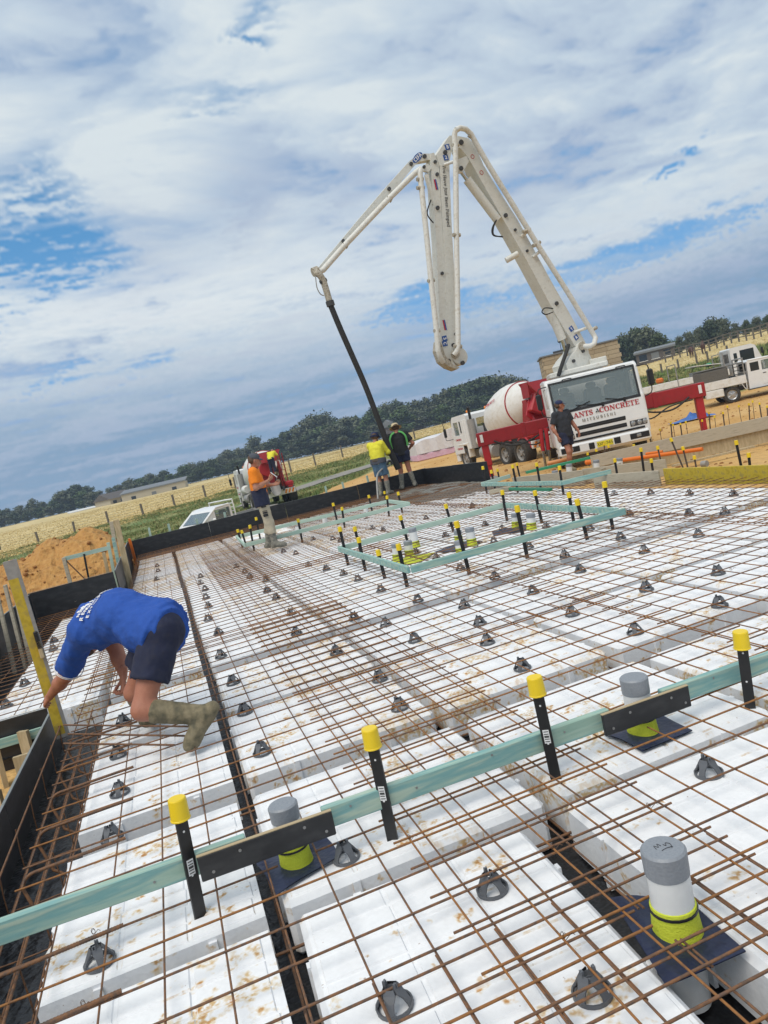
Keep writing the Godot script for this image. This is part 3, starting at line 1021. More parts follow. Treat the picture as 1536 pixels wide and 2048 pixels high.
func chairs():
	var t = thing("bar_chair", "grey plastic four-legged bar chair holding the mesh above a pod", "bar chair", Vector3.ZERO, 0.0, "bar chairs under the mesh")
	var mb = MB.new()
	mb.lathe([[0.055, 0.0], [0.056, 0.012], [0.051, 0.012], [0.050, 0.0045], [0.045, 0.0045], [0.045, 0.0], [0.055, 0.0]], 20)
	part(t, "base_ring", mb, M.chair)
	for i in 4:
		var a = TAU * i / 4 + 0.4
		var d = Vector3(cos(a), 0, sin(a))
		var s = Vector3(-sin(a), 0, cos(a))
		var leg = MB.new()
		# a web that spreads to a foot on the ring
		var prof = [[0.052, 0.004, 0.018], [0.045, 0.018, 0.012], [0.035, 0.036, 0.0125], [0.024, 0.051, 0.018], [0.017, 0.064, 0.014]]
		for j in prof.size() - 1:
			var p: Array = prof[j]
			var n: Array = prof[j + 1]
			var A: Vector3 = d * p[0] + Vector3.UP * p[1]
			var B: Vector3 = d * n[0] + Vector3.UP * n[1]
			var o = (d * 0.8 + Vector3.UP * 0.6) * 0.0028
			leg.qa(A + s * p[2] + o, A - s * p[2] + o, B - s * n[2] + o, B + s * n[2] + o, A - o * 10.0)
			leg.qa(A + s * p[2] - o, A - s * p[2] - o, B - s * n[2] - o, B + s * n[2] - o, A + o * 10.0)
			for e in [-1.0, 1.0]:
				leg.qa(A + s * e * p[2] + o, A + s * e * p[2] - o, B + s * e * n[2] - o, B + s * e * n[2] + o, A)
		part(t, "leg", leg, M.chair)
	var clip = MB.new()
	clip.lathe([[0.020, 0.044], [0.021, 0.058], [0.014, 0.060], [0.013, 0.046]], 10)
	for e in [[1, 0], [-1, 0], [0, 1], [0, -1]]:
		clip.bar(Vector3(e[0] * 0.016 + e[1] * 0.009, 0.055, e[1] * 0.016 + e[0] * 0.009), Vector3(e[0] * 0.015 + e[1] * 0.011, 0.077, e[1] * 0.015 + e[0] * 0.011), 0.009, 0.005)
	part(t, "clip", clip, M.chair)
	var at = []
	for q in [[200, 1925], [790, 2012], [1185, 1987], [985, 1780], [693, 1716], [1418, 1547], [525, 1506], [490, 1426], [800, 1417], [760, 1360], [1045, 1337], [467, 1367], [830, 1282], [225, 1677], [240, 1587], [237, 1512], [975, 1287], [1271, 1266]]:
		at.append(Vector2(q[0], q[1]))
	for g in [[640, 920, 2.327, [30, 510, 110, 535, 178, 560, 285, 610, 457, 658, 672, 685, 160, 740, 308, 770, 745, 765, 452, 850, 785, 870, 543, 460, 655, 510, 585, 355, 770, 305, 810, 385, 850, 325, 1053, 315, 1140, 450, 975, 410, 815, 550, 993, 620, 1175, 720, 1212, 520, 1400, 365, 1510, 430, 1520, 605, 1440, 255, 1258, 325, 495, 275, 610, 305, 710, 215, 295, 330, 215, 272, 245, 320, 60, 370, 95, 380, 450, 435]],
		[1180, 960, 4.315, [210, 130, 525, 120, 860, 128, 1240, 135, 345, 310, 855, 300, 1165, 290, 940, 485, 1105, 810, 1120, 1085, 605, 22, 935, 18]],
		[560, 1100, 5.12, [295, 165, 475, 210, 655, 270, 805, 330, 1040, 440, 1415, 540, 120, 660, 170, 860, 765, 715, 1090, 785, 1405, 960, 580, 1060, 165, 45]],
		[400, 1240, 6.4, [240, 180, 270, 475]],
		[0, 1000, 3.0, [940, 480, 950, 430, 945, 400, 1205, 465, 1205, 505, 1232, 540, 1237, 590, 1252, 645, 1250, 720, 740, 1340, 325, 850, 320, 900, 40, 1240, 150, 1110, 1420, 405, 1470, 435]],
		[460, 860, 2.844, [475, 625, 585, 625, 870, 580, 1112, 515, 1225, 610, 1452, 550, 1378, 445, 445, 775, 545, 800, 205, 860, 212, 920, 265, 960, 115, 840, 83, 805, 35, 780, 375, 710, 305, 695, 1310, 800, 1505, 855]]]:
		var l: Array = g[3]
		for i in range(0, l.size(), 2):
			at.append(Vector2(g[0] + l[i] / g[2], g[1] + l[i + 1] / g[2]))
	var set_ = []
	for q in at:
		var p = at_h(q.x, q.y, 0.228)
		var ok = p.z > -15.5 and p.x < 7.3
		for o in set_:
			if Vector2(o.x - p.x, o.z - p.z).length() < 0.16 + maxf(0.0, -p.z) * 0.015:
				ok = false
		if ok:
			set_.append(p)
	for i in set_.size():
		var c = t if i == 0 else copy(t, Vector3.ZERO)
		c.position = Vector3(set_[i].x, 0.2256, set_[i].z)
		c.rotation.y = rng.randf() * TAU
		var zn = zone(set_[i].x, set_[i].z)
		meta(c, "grey plastic bar chair holding the mesh up " + zn, "", "bar chairs " + zn)

# ---------------------------------------------------------------- formwork, stakes, pipes
func board(a: Vector3, b: Vector3, thick: float, y0: float, y1: float) -> MB:   # upright board from a to b
	var mb = MB.new()
	var A = Vector3(a.x, (y0 + y1) / 2, a.z)
	var B = Vector3(b.x, (y0 + y1) / 2, b.z)
	mb.bar(A, B, thick, y1 - y0, Vector3.UP, 0.002)
	return mb

func ply_run(label: String, a: Vector3, b: Vector3, y0: float, y1: float, cat := "form board"):
	var t = thing("form_board", label, cat, Vector3(a.x, 0, a.z))
	var len = a.distance_to(b)
	var cnt = maxi(1, int(ceil(len / 2.42)))
	for i in cnt:
		var p = (b - a) * (float(i) / cnt)
		var q = (b - a) * (float(i + 1) / cnt)
		var g = (b - a).normalized() * 0.0025
		part(t, "panel", board(p + g, q - g, 0.017, y0 + 0.01 * (i % 2), y1 - 0.006 * ((i + 1) % 2)), M.ply_black)
		var e = MB.new()
		e.bar(p + g + Vector3(0, y1 + 0.0015, 0), q - g + Vector3(0, y1 + 0.0015, 0), 0.0165, 0.003)
		part(t, "top_edge", e, M.ply_top)
		var d = (b - a).normalized()
		var o = Vector3(-d.z, 0, d.x)
		if (EYE - a).dot(o) < 0.0:
			o = -o
		for k in 3:
			var c = MB.new()
			var s = p.lerp(q, 0.18 + 0.3 * k) + o * 0.0088 + Vector3(0, lerpf(y0, y1, 0.35 + 0.3 * (k % 2)), 0)
			c.bar(s, s + d * 0.035 + Vector3(0, 0.004, 0), 0.001, 0.004)
			part(t, "scratch", c, M.ply_edge)
	return t

var cap_mesh: ArrayMesh
func stake(bx, by, tx, ty, h, label, group, wide = 0.035, m = null, capr = 0.03, sticker = false):
	var p = at_h(bx, by, h)
	var q = at_d(tx, ty, Vector2(p.x - EYE.x, p.z - EYE.z).length())
	if cap_mesh == null:
		var c = MB.new()
		c.lathe([[0.0, 1.0], [0.86, 1.0], [0.93, 0.94], [1.0, 0.0], [1.05, -0.02], [1.05, -0.08], [0.9, -0.08]], 14)
		cap_mesh = c.done()
	var t = thing("steel_stake", label, "stake", p, 0.0, group)
	var d = q - p
	var ch = capr * 2.1
	var post = MB.new()
	var face = Vector3(EYE.x - p.x, 0, EYE.z - p.z).normalized().rotated(Vector3.UP, rng.randf_range(-0.5, 0.5))
	var top = d - d.normalized() * ch * 0.5
	if wide > 0.02:
		post.bar(Vector3(0, -0.03, 0) - d.normalized() * 0.05, top, wide, wide * 0.25, face)      # flat flange
		post.bar(Vector3(0, -0.03, 0) - d.normalized() * 0.05 - face * wide * 0.3, top - face * wide * 0.3, wide * 0.2, wide * 0.55, face)
	else:
		post.tube([Vector3(0, -0.08, 0), top], wide * 0.5, 6)
	part(t, "post", post, m if m else M.stake)
	var y = d.normalized()
	var x = y.cross(Vector3.BACK).normalized()
	part(t, "cap", cap_mesh, M.cap_yellow, Transform3D(Basis(x * capr, y * ch, x.cross(y) * capr), d - y * ch))
	if wide > 0.04:
		for k in [0.35, 0.72]:
			var ho = MB.new()
			var c2 = d * k
			ho.tube([c2 + face * wide * 0.127, c2 + face * wide * 0.135], 0.0045, 8)
			part(t, "bolt_hole", ho, M.label_white)
	if sticker:
		var s = MB.new()
		var c = d * 0.42 + face * (wide * 0.14)
		var sx = y.cross(face).normalized()
		s.box(Vector3(0.026, 0.06, 0.001), c, Basis(sx, y, face))
		var lb = part(t, "sticker", s, M.label_white)
		for k in 5:
			var l = MB.new()
			l.box(Vector3(0.020, 0.0035 if k != 2 else 0.009, 0.001), c + face * 0.0008 + y * (0.022 - k * 0.011), Basis(sx, y, face))
			part(lb, "print_line", l, M.label_print)
	return t

func rail(parent: Node3D, a: Vector3, b: Vector3, m: Material, w = 0.035, h = 0.075, called = "plank"):
	var o = parent.position
	var mb = MB.new()
	mb.bar(a - o, b - o, w, h, Vector3.UP, 0.004)
	var p = part(parent, called, mb, m)
	return p

func pipe(bx, by, tx, ty, r, h, label, group = "", tape = 0.055, flash = [], collar = true):
	var p = at_h(bx, by, h)
	var q = at_d(tx, ty, Vector2(p.x - EYE.x, p.z - EYE.z).length())
	var back = Vector3(p.x - EYE.x, 0, p.z - EYE.z).normalized() * (r + 0.012)
	p += back
	q += back
	var t = thing("drain_pipe", label, "pipe", p, 0.0, group)
	var d = q - p
	var mb = MB.new()
	mb.tube([-d.normalized() * 0.22, d - d.normalized() * tape], r, 24)
	part(t, "tube", mb, M.pvc)
	var c = MB.new()
	var y = d.normalized()
	var x = y.cross(Vector3.BACK).normalized()
	var L = d.length()
	var xf = Transform3D(Basis(x, y, x.cross(y)))
	c.lathe([[r + 0.0018, L - tape - 0.004], [r + 0.003, L - 0.006], [r - 0.003, L + 0.0005], [0.0, L + 0.001]], 24, xf)
	part(t, "tape_cap", c, M.tape)
	if collar:
		var s = MB.new()
		s.lathe([[r + 0.012, -0.004], [r + 0.009, 0.012], [r + 0.006, 0.04], [r + 0.004, 0.086], [r + 0.0005, 0.088]], 22, xf)
		part(t, "collar", s, M.collar)
		var k = MB.new()
		k.lathe([[r + 0.004, 0.068], [r + 0.0075, 0.069], [r + 0.0075, 0.076], [r + 0.0035, 0.077]], 22, xf)
		part(t, "strap", k, M.black)
	if flash.size() == 4:
		# bent sheet through four corner points
		var f = MB.new()
		var cs = []
		for e in flash:
			cs.append(at_h(e[0], e[1], h) - p)
		var nq = 8
		for i in nq:
			for j in nq:
				var pt = func(u: float, v: float) -> Vector3:
					var g: Vector3 = (cs[0] as Vector3).lerp(cs[1], u).lerp((cs[3] as Vector3).lerp(cs[2], u), v)
					g.y = 0.006 + 0.010 * sin(u * 3.1) * sin(v * 4.5 + 1.0)
					g.x += 0.012 * sin(v * 7.0 + u * 2.0)
					g.z += 0.014 * sin(u * 6.0 + 1.0)
					if r > 0.063:                          # sinks into the open rib
						g.y -= 0.012 * exp(-pow((g.x + p.x - 1.49) / 0.055, 2.0))
					return g
				var a: Vector3 = pt.call(float(i) / nq, float(j) / nq)
				var b: Vector3 = pt.call(float(i + 1) / nq, float(j) / nq)
				var e2: Vector3 = pt.call(float(i + 1) / nq, float(j + 1) / nq)
				var g2: Vector3 = pt.call(float(i) / nq, float(j + 1) / nq)
				f.qa(a, b, e2, g2, Vector3(0, -5, 0))
				f.qa(a - Vector3.UP * 0.003, b - Vector3.UP * 0.003, e2 - Vector3.UP * 0.003, g2 - Vector3.UP * 0.003, Vector3(0, 5, 0))
		part(t, "flashing", f, M.flashing)
	if tape > 0.07:                                # marker scribble on the taped top
		for w in [[[-0.02, 0.01], [-0.016, -0.008], [-0.01, 0.006], [-0.004, -0.01], [0.0, 0.004]], [[0.008, 0.002], [0.012, 0.012], [0.018, 0.0], [0.026, 0.012], [0.018, 0.03]], [[-0.012, 0.024], [0.006, 0.022], [0.024, 0.026]]]:
			var pts = []
			for e in w:
				pts.append(d + y * 0.0018 + Vector3(e[0], 0, e[1] - 0.012))
			var sc = MB.new()
			sc.tube(curve(pts, 4), 0.0009, 5)
			part(t, "marker_line", sc, M.text_black)
	return t

func V3(x, y, z) -> Vector3:
	return Vector3(x, y, z)

func formwork():
	# boards round the slab
	ply_run("black plywood form board along the side trench by the kneeling man", V3(-0.835, 0, 3.2), V3(-0.79, 0, -2.6), -0.15, 0.31)
	ply_run("short black form board closing the step beside the yellow level", V3(-0.84, 0, -2.66), V3(-1.86, 0, -2.72), -0.15, 0.31)
	ply_run("black form board along the outer side of the stepped bay", V3(-1.88, 0, -2.75), V3(-1.83, 0, -8.85), -0.2, 0.68)
	ply_run("black form board across the end of the stepped bay before the soil heap", V3(-1.86, 0, -8.9), V3(-0.56, 0, -8.95), -0.2, 0.70)
	ply_run("black form board running back to the orange-edged corner", V3(-0.535, 0, -9.0), V3(-0.6, 0, -16.3), -0.2, 0.70)
	ply_run("long black form board closing the far end of the slab", V3(-0.6, 0, -16.45), V3(7.75, 0, -16.25), -0.2, 0.70)
	ply_run("concrete-splashed black form board beside the fresh concrete", V3(7.66, 0, -16.24), V3(7.98, 0, -12.6), -0.2, 0.70)
	var oe = MB.new()
	oe.bar(V3(-0.53, 0.0, -16.25), V3(-0.53, 0.78, -16.22), 0.06, 0.08)
	oe.bar(V3(-0.50, 0.0, -16.25), V3(-0.50, 0.74, -16.22), 0.02, 0.12)
	meta(part(self, "corner_brace", oe, M.orange_plastic), "orange steel corner brace where the far black boards meet", "brace")
	# timber pegs behind the far board
	for q in [[448, 1022, 0.14], [513, 1005, 0.12], [616, 972, 0.17], [657, 964, 0.17], [699, 953, 0.18], [732, 944, 0.2], [340, 1052, 0.2], [300, 1058, 0.22], [396, 1036, 0.15]]:
		var p = at_h(q[0], q[1] + 12, 0.70)
		p.z = -16.53
		var mb = MB.new()
		var h: float = 0.70 + q[2]
		mb.prism([[-0.03, 0.0], [0.03, 0.0], [0.028, h - 0.01], [0.0, h + 0.004], [-0.028, h - 0.008]], 0.03, Transform3D(Basis(), V3(0, -0.35, 0)))
		var o = part(self, "timber_peg", mb, M.teal_pale, Transform3D(Basis(Vector3.UP, rng.randf_range(-0.3, 0.3)) * Basis(Vector3.BACK, rng.randf_range(-0.05, 0.05)), V3(p.x, 0.35, p.z)))
		meta(o, "pale green timber peg standing behind the long far form board", "peg", "pegs behind the far form board")
	# tall posts and pegs by the corner with the soil heap
	var k = 0
	for q in [[245, 1120, 232, 1040, 0.11, 0.035], [228, 1120, 222, 1043, 0.07, 0.03], [215, 1165, 207, 1105, 0.06, 0.04], [222, 1150, 216, 1085, 0.06, 0.04], [232, 1135, 226, 1075, 0.06, 0.04], [142, 1175, 127, 1115, 0.06, 0.05]]:
		var p = at_h(q[0], q[1], 0.0)
		p = p.lerp(V3(-0.75, 0, -10.5), 0.3) if k < 5 else p
		p = at_z(q[0], q[1], -11.2) if k < 5 else at_z(q[0], q[1], -9.6)
		var qq = at_z(q[2], q[3], p.z)
		var mb = MB.new()
		mb.bar(V3(0, -0.9, 0), qq - p, q[4], q[5], Vector3.BACK, 0.004)
		meta(part(self, "timber_post", mb, [M.timber_pine, M.timber_grey, M.timber_pine, M.teal_pale, M.teal, M.timber_grey][k], Transform3D(Basis(), p)), ["tall pale pine post standing behind the corner of the black boards", "tall weathered post beside the pale pine post", "short pine peg at the bend in the black board", "pale green peg beside the short pine peg", "teal peg next to the tall posts", "grey post carrying the rail before the soil heap"][k], "post")
		k += 1
	var rl = MB.new()
	rl.bar(at_z(128, 1118, -9.6), at_z(220, 1095, -9.7), 0.02, 0.07)
	meta(part(self, "peg_rail", rl, M.teal_pale), "pale green rail nailed across posts before the soil heap", "rail")
	var br = MB.new()
	br.tube([at_z(131, 1120, -9.6), at_z(172, 1160, -9.6)], 0.012, 6)
	meta(part(self, "brace_rod", br, M.rust), "rusty brace rod slanting down before the soil heap", "rod")
	var bs = MB.new()
	bs.bar(at_z(168, 1108, -9.62), at_z(178, 1160, -9.62), 0.03, 0.03)
	meta(part(self, "dark_stake", bs, M.stake), "dark steel stake standing before the soil heap", "stake")
	# props on the outside of the stepped bay, seen past the near board
	for q in [[10, 1170, 30, 1260], [25, 1165, 40, 1250], [-8, 1180, 8, 1270]]:
		var a = at_z(q[0], q[1], -6.3)
		var b = at_z(q[2], q[3], -6.3)
		var mb = MB.new()
		mb.bar(V3(0, 0, 0), b - a - V3(0, 0.5, 0), 0.09, 0.035)
		meta(part(self, "prop_post", mb, M.timber_grey, Transform3D(Basis(), a)), "grey timber prop outside the black board of the stepped bay", "post", "props outside the stepped bay")
	var w1 = MB.new()
	w1.bar(V3(-0.86, 0.14, -2.62), V3(-1.9, 0.14, -2.66), 0.035, 0.07)
	meta(part(self, "waler", w1, M.teal), "teal timber waler nailed along the short black board", "timber")
	for q in [[-1.05, -2.56, 0.09], [-1.2, -2.3, 0.11], [-0.95, -1.9, 0.1], [-1.02, -1.3, 0.09], [-0.98, -0.4, 0.09]]:
		var mb = MB.new()
		mb.bar(V3(0, -0.5, 0), V3(0.02, 0.2, 0), q[2], 0.035)
		meta(part(self, "outer_peg", mb, M.timber_pine, Transform3D(Basis(Vector3.UP, q[0] * 5.0), V3(q[0], 0.0, q[1]))), "pale pine peg holding the outside of the near black board", "peg", "pegs outside the near board")
	# the straightedge
	var lv = thing("straightedge", "tall yellow and grey straightedge standing at the end of the near board", "straightedge", at_z(127, 1474, -2.22))
	var top = at_z(19, 1121, -2.26) - lv.position
	var face = V3(0.15, 0, 1).normalized()
	var sb = MB.new()
	sb.bar(V3(0, 0, 0), top, 0.095, 0.03, face, 0.002)
	part(lv, "body", sb, M.steel)
	var sy = MB.new()
	sy.bar(top * 0.02 + face * 0.016 + V3(-0.012, 0, 0), top * 0.90 + face * 0.016 + V3(-0.012, 0, 0), 0.068, 0.003, face)
	part(lv, "yellow_face", sy, M.form_yellow)
	for f in [0.45, 0.5]:
		var h = MB.new()
		h.bar(top * f + face * 0.03 + V3(0.025, 0, 0), top * (f + 0.10) + face * 0.03 + V3(0.025, 0, 0), 0.03, 0.04, face, 0.006)
		part(lv, "handle_block" if f < 0.48 else "clamp", h, M.timber_pine if f < 0.48 else M.black)
	# near rail, interrupted at the pipes and bridged with plywood
	var nr = thing("timber_rail", "teal timber rail on four capped stakes, bridged with black plywood at pipes", "rail", V3(-0.9, 0.39, 0.985))
	for q in [[-0.9, 0.40], [0.705, 2.035], [2.315, 4.3]]:
		rail(nr, V3(q[0], 0.418 - q[0] * 0.022, 1.0), V3(q[1], 0.418 - q[1] * 0.022, 1.0), M.teal, 0.035, 0.086)
	for q in [[0.215, 0.735], [1.965, 2.42]]:
		var a = V3(q[0], 0.42 - q[0] * 0.022, 1.063)
		var b = V3(q[1], 0.42 - q[1] * 0.022, 1.063)
		var sp = rail(nr, a, b, M.ply_black, 0.018, 0.098, "splice_plate")
		var te = MB.new()
		te.bar(a - nr.position + V3(0, 0.05, 0), b - nr.position + V3(0, 0.05, 0), 0.017, 0.003)
		part(sp, "raw_edge", te, M.timber_end)
		for f in [0.09, 0.3, 0.78, 0.93]:
			var nl = MB.new()
			var c = a.lerp(b, f) - nr.position + V3(0, 0.022 * (1.0 if int(f * 100) % 2 == 0 else -1.0), 0.008)
			nl.tube([c, c + V3(0, 0, 0.0035)], 0.006, 8)
			part(sp, "nail", nl, M.nail)
	for x in [0.05, 0.82, 1.1, 1.45, 1.8, 2.6, 3.0]:
		var nl = MB.new()
		nl.tube([V3(x + 0.9, 0.01 + 0.02 * sin(x * 9), 0.03), V3(x + 0.9, 0.01 + 0.02 * sin(x * 9), 0.0345)], 0.005, 8)
		part(nr, "nail", nl, M.nail)
	for q in [[400, 1832, 353, 1596], [785, 1678, 738, 1456], [1112, 1557, 1068, 1353], [1500, 1416, 1480, 1262]]:
		stake(q[0], q[1], q[2], q[3], 0.225, "black steel stake with big yellow cap holding the bridged teal rail", "stakes of the bridged rail", 0.046, null, 0.036, q[0] < 1200)
	pipe(598, 1742, 568, 1622, 0.057, 0.235, "white pipe stub behind a black plywood bridge, beside the narrow dark gap", "", 0.06, [[512, 1727], [544, 1795], [676, 1711], [642, 1668]])
	pipe(1289, 1478, 1269, 1365, 0.06, 0.235, "white pipe stub behind a black plywood bridge, on flashing over a broken pod edge", "", 0.07, [[1203, 1468], [1278, 1505], [1381, 1462], [1310, 1427]])
	pipe(1362, 1895, 1332, 1726, 0.061, 0.232, "large white pipe stub marked on its grey top, standing in the open rib", "", 0.071, [[1215, 1795], [1322, 1975], [1485, 1903], [1350, 1785]])
	var mk = at_d(1316, 1684, 2.4)
	# frame round the pipes, mid slab
	var y = 0.45
	var A = at_h(822, 1139, y); var B = at_h(678, 1098, y); var Cc = at_h(1010, 1010, y); var D = at_h(1250, 1022, y)
	var fr = thing("pipe_surround", "square teal timber frame on capped stakes round eight pipe stubs", "timber frame", A)
	rail(fr, A, D, M.teal); rail(fr, A - V3(0.02, 0, 0.02), B, M.teal); rail(fr, B + V3(0.02, 0.002, 0), Cc, M.teal_pale); rail(fr, Cc + V3(0.0, -0.002, 0.02), D - V3(0.02, 0, 0.1), M.teal)
	var e = MB.new()
	e.bar(D - A + V3(0.001, 0, 0), D - A + V3(0.004, 0, 0.0), 0.033, 0.073)
	part(fr, "end_grain", e, M.timber_end)
	for q in [[90, 310, 127, 470], [160, 310, 190, 430], [178, 360, 208, 500], [268, 418, 298, 535], [363, 390, 402, 572], [372, 258, 408, 380], [633, 285, 692, 515], [583, 205, 618, 320], [915, 212, 962, 440], [847, 140, 868, 268], [998, 142, 1030, 280], [1157, 150, 1180, 285], [1194, 182, 1240, 352], [1322, 100, 1360, 305]]:
		stake(640 + q[2] / 2.327, 920 + q[3] / 2.327, 640 + q[0] / 2.327, 920 + q[1] / 2.327, 0.27, "black steel stake with yellow cap holding the square teal pipe frame", "stakes of the square frame", 0.04)
	for q in [[350, 392, 360, 472, 0.05], [408, 380, 418, 452, 0.055], [428, 320, 448, 408, 0.055], [640, 330, 648, 385, 0.05], [695, 318, 710, 400, 0.057], [642, 378, 655, 445, 0.045], [905, 250, 912, 318, 0.045], [980, 252, 986, 325, 0.057]]:
		pipe(640 + q[2] / 2.327, 920 + q[3] / 2.327, 640 + q[0] / 2.327, 920 + q[1] / 2.327, q[4], 0.23, "white pipe stub with grey taped top inside the square teal frame", "pipe stubs in the square frame", 0.05)
	for q in [[390, 478, 480, 445], [600, 410, 690, 395], [860, 320, 920, 330]]:
		var p = at_h(640 + (q[0] + q[2]) / 4.654, 920 + (q[1] + q[3]) / 4.654, 0.235)
		var mb = MB.new()
		mb.cbox(V3(0.5, 0.006, 0.4), 0.002, Vector3.ZERO)
		meta(part(self, "flashing_sheet", mb, M.flashing if q[0] != 390 else M.collar, Transform3D(Basis(Vector3.UP, 0.4 + q[0]), p)), "dark blue flashing sheet lying under the framed pipe stubs" if q[0] != 390 else "yellow flashing sheet folded at the foot of two framed pipe stubs", "flashing", "flashing sheets in the square frame" if q[0] != 390 else "")
	# long low frame by the man in orange
	A = at_h(492, 1090, y); B = at_h(473, 1074, y); Cc = at_h(776, 1003, y); D = at_h(820, 1007, y)
	fr = thing("pipe_surround", "long narrow teal timber frame on the mesh beside the man in orange", "timber frame", A)
	rail(fr, A, D, M.teal_pale); rail(fr, A - V3(0.02, 0, 0.02), B, M.teal_pale); rail(fr, B + V3(0.02, 0, 0), Cc, M.teal_pale); rail(fr, Cc + V3(0.02, 0, 0.02), D - V3(0.02, 0, 0.02), M.teal_pale)
	for q in [[42, 565, 68, 655], [65, 570, 90, 650], [112, 540, 135, 675], [147, 496, 172, 620], [386, 505, 408, 620], [585, 415, 612, 530], [636, 438, 650, 545], [788, 370, 808, 460], [878, 348, 888, 410], [892, 374, 903, 480], [955, 352, 978, 460]]:
		stake(460 + q[2] / 2.844, 860 + q[3] / 2.844, 460 + q[0] / 2.844, 860 + q[1] / 2.844, 0.27, "black steel stake with yellow cap holding the long narrow frame", "stakes of the long frame", 0.04)
	for q in [[538, 492, 542, 535], [770, 430, 775, 475], [385, 548, 390, 590]]:
		pipe(460 + q[2] / 2.844, 860 + q[3] / 2.844, 460 + q[0] / 2.844, 860 + q[1] / 2.844, 0.055, 0.26, "plain white pipe stub standing in the long narrow frame", "pipe stubs in the long frame", 0.004, [], false)
	# corner frame and forms beside the trucks
	A = at_h(965, 969, y); B = at_h(1124, 966, y); Cc = at_h(1222, 943, y)
	fr = thing("pipe_surround", "angled teal timber frame beside the fresh concrete", "timber frame", A)
	rail(fr, A, B, M.teal); rail(fr, B, Cc, M.teal)
	rail(fr, A + V3(0, 0.005, -0.05), at_h(1020, 952, y), M.teal_pale)
	var fy = at_h(985, 965, 0.45)
	var yb = thing("form_board", "bright yellow form board along the side of the slab", "form board", V3(7.46, 0.0, -5.5))
	var ym = MB.new()
	ym.bar(V3(0.02, 0.31, 0), V3(0.0, 0.29, 4.6), 0.035, 0.24, Vector3.UP, 0.003)
	part(yb, "plank", ym, M.form_yellow)
	var gb = thing("form_board", "grey timber form board butting the end of the yellow board", "form board", V3(7.42, 0.0, -5.52))
	ym = MB.new()
	ym.bar(V3(-0.02, 0.30, 0), V3(-0.2, 0.30, -1.45), 0.035, 0.24, Vector3.UP, 0.003)
	part(gb, "plank", ym, M.timber_grey)
	for q in [[1025, 955, 1165, 940, 0.36, 0.3, "grey form plank behind the angled teal frame"], [1165, 938, 1330, 918, 0.36, 0.3, "grey form plank before the orange tubes"], [1200, 938, 1240, 925, 0.34, 0.3, "short grey plank tying two form planks together"], [1180, 912, 1536, 832, 0.42, 0.27, "long weathered grey form board across the sand by the pump truck"]]:
		var mb = MB.new()
		var a = at_h(q[0], q[1], q[4])
		var b = at_h(q[2], q[3], q[4])
		if q[4] > 0.4:
			b += (b - a).normalized() * 1.5
		mb.bar(Vector3.ZERO - V3(0, q[5] / 2, 0), b - a - V3(0, q[5] / 2, 0), 0.04, q[5], Vector3.UP, 0.004)
		meta(part(self, "form_plank", mb, M.timber_grey, Transform3D(Basis(), a)), q[6], "form board")
	var lb2 = MB.new()
	var la = at_h(1180, 912, 0.42)
	var lc = at_h(1536, 832, 0.42)
	lc += (lc - la).normalized() * 1.5
	lb2.bar(Vector3(0.05, -0.41, -0.05), lc - la + Vector3(0.05, -0.41, -0.05), 0.04, 0.28)
	meta(part(self, "form_plank", lb2, M.timber_pine, Transform3D(Basis(), la)), "tan pine board under the long weathered grey form board", "form board")
	var tb = MB.new()
	tb.bar(at_h(1345, 907, -0.02), at_h(1536, 858, -0.02), 0.05, 0.12)
	meta(part(self, "base_plank", tb, M.teal), "teal plank lying along the foot of the long grey form board", "timber")
	var lp = MB.new()
	lp.bar(at_h(1345, 932, -0.04), at_h(1508, 893, -0.04), 0.09, 0.04)
	meta(part(self, "loose_plank", lp, M.timber_pine), "loose pale plank lying on the sand beyond the yellow board", "timber")
	lp = MB.new()
	lp.bar(at_h(1020, 978, 0.32), at_h(1102, 979, 0.32), 0.06, 0.05)
	meta(part(self, "loose_plank", lp, M.green_plastic), "green strip with an orange end lying on the mesh", "strip")
	lp = MB.new()
	lp.bar(at_h(980, 985, 0.32), at_h(1022, 977, 0.32), 0.12, 0.09)
	meta(part(self, "timber_block", lp, M.timber_grey), "grey timber block lying on the mesh by the green strip", "timber")
	k = 0
	for q in [[1172, 925, 1285, 908, 0.11, 0], [1240, 921, 1405, 898, 0.08, 0], [1262, 912, 1325, 903, 0.06, 0], [1095, 927, 1140, 917, 0.10, 1], [1052, 945, 1190, 913, 0.07, 2]]:
		var mb = MB.new()
		var a = at_h(q[0], q[1], 0.2)
		var b = at_h(q[2], q[3], 0.2)
		if q[5] == 2:
			mb.bar(a, b, 0.14, 0.06)
		else:
			mb.tube([a, b], q[4] * 0.5, 12)
		meta(part(self, "plastic_tube" if q[5] != 2 else "plastic_channel", mb, [M.orange_plastic, M.orange_pipe, M.green_plastic][q[5]]), ["thick orange plastic tube lying by the grey form planks", "longest orange plastic tube lying on the sand", "thin short orange plastic tube behind the others", "tan plastic pipe resting near the man in charcoal", "long green plastic channel lying behind the angled frame"][k], "tube")
		k += 1
	var tin = MB.new()
	tin.tube([at_h(1404, 928, 0.0), at_h(1414, 927, 0.0)], 0.06, 14)
	meta(part(self, "paint_tin", tin, M.steel), "small round tin lying on the sand beyond the yellow board", "tin")
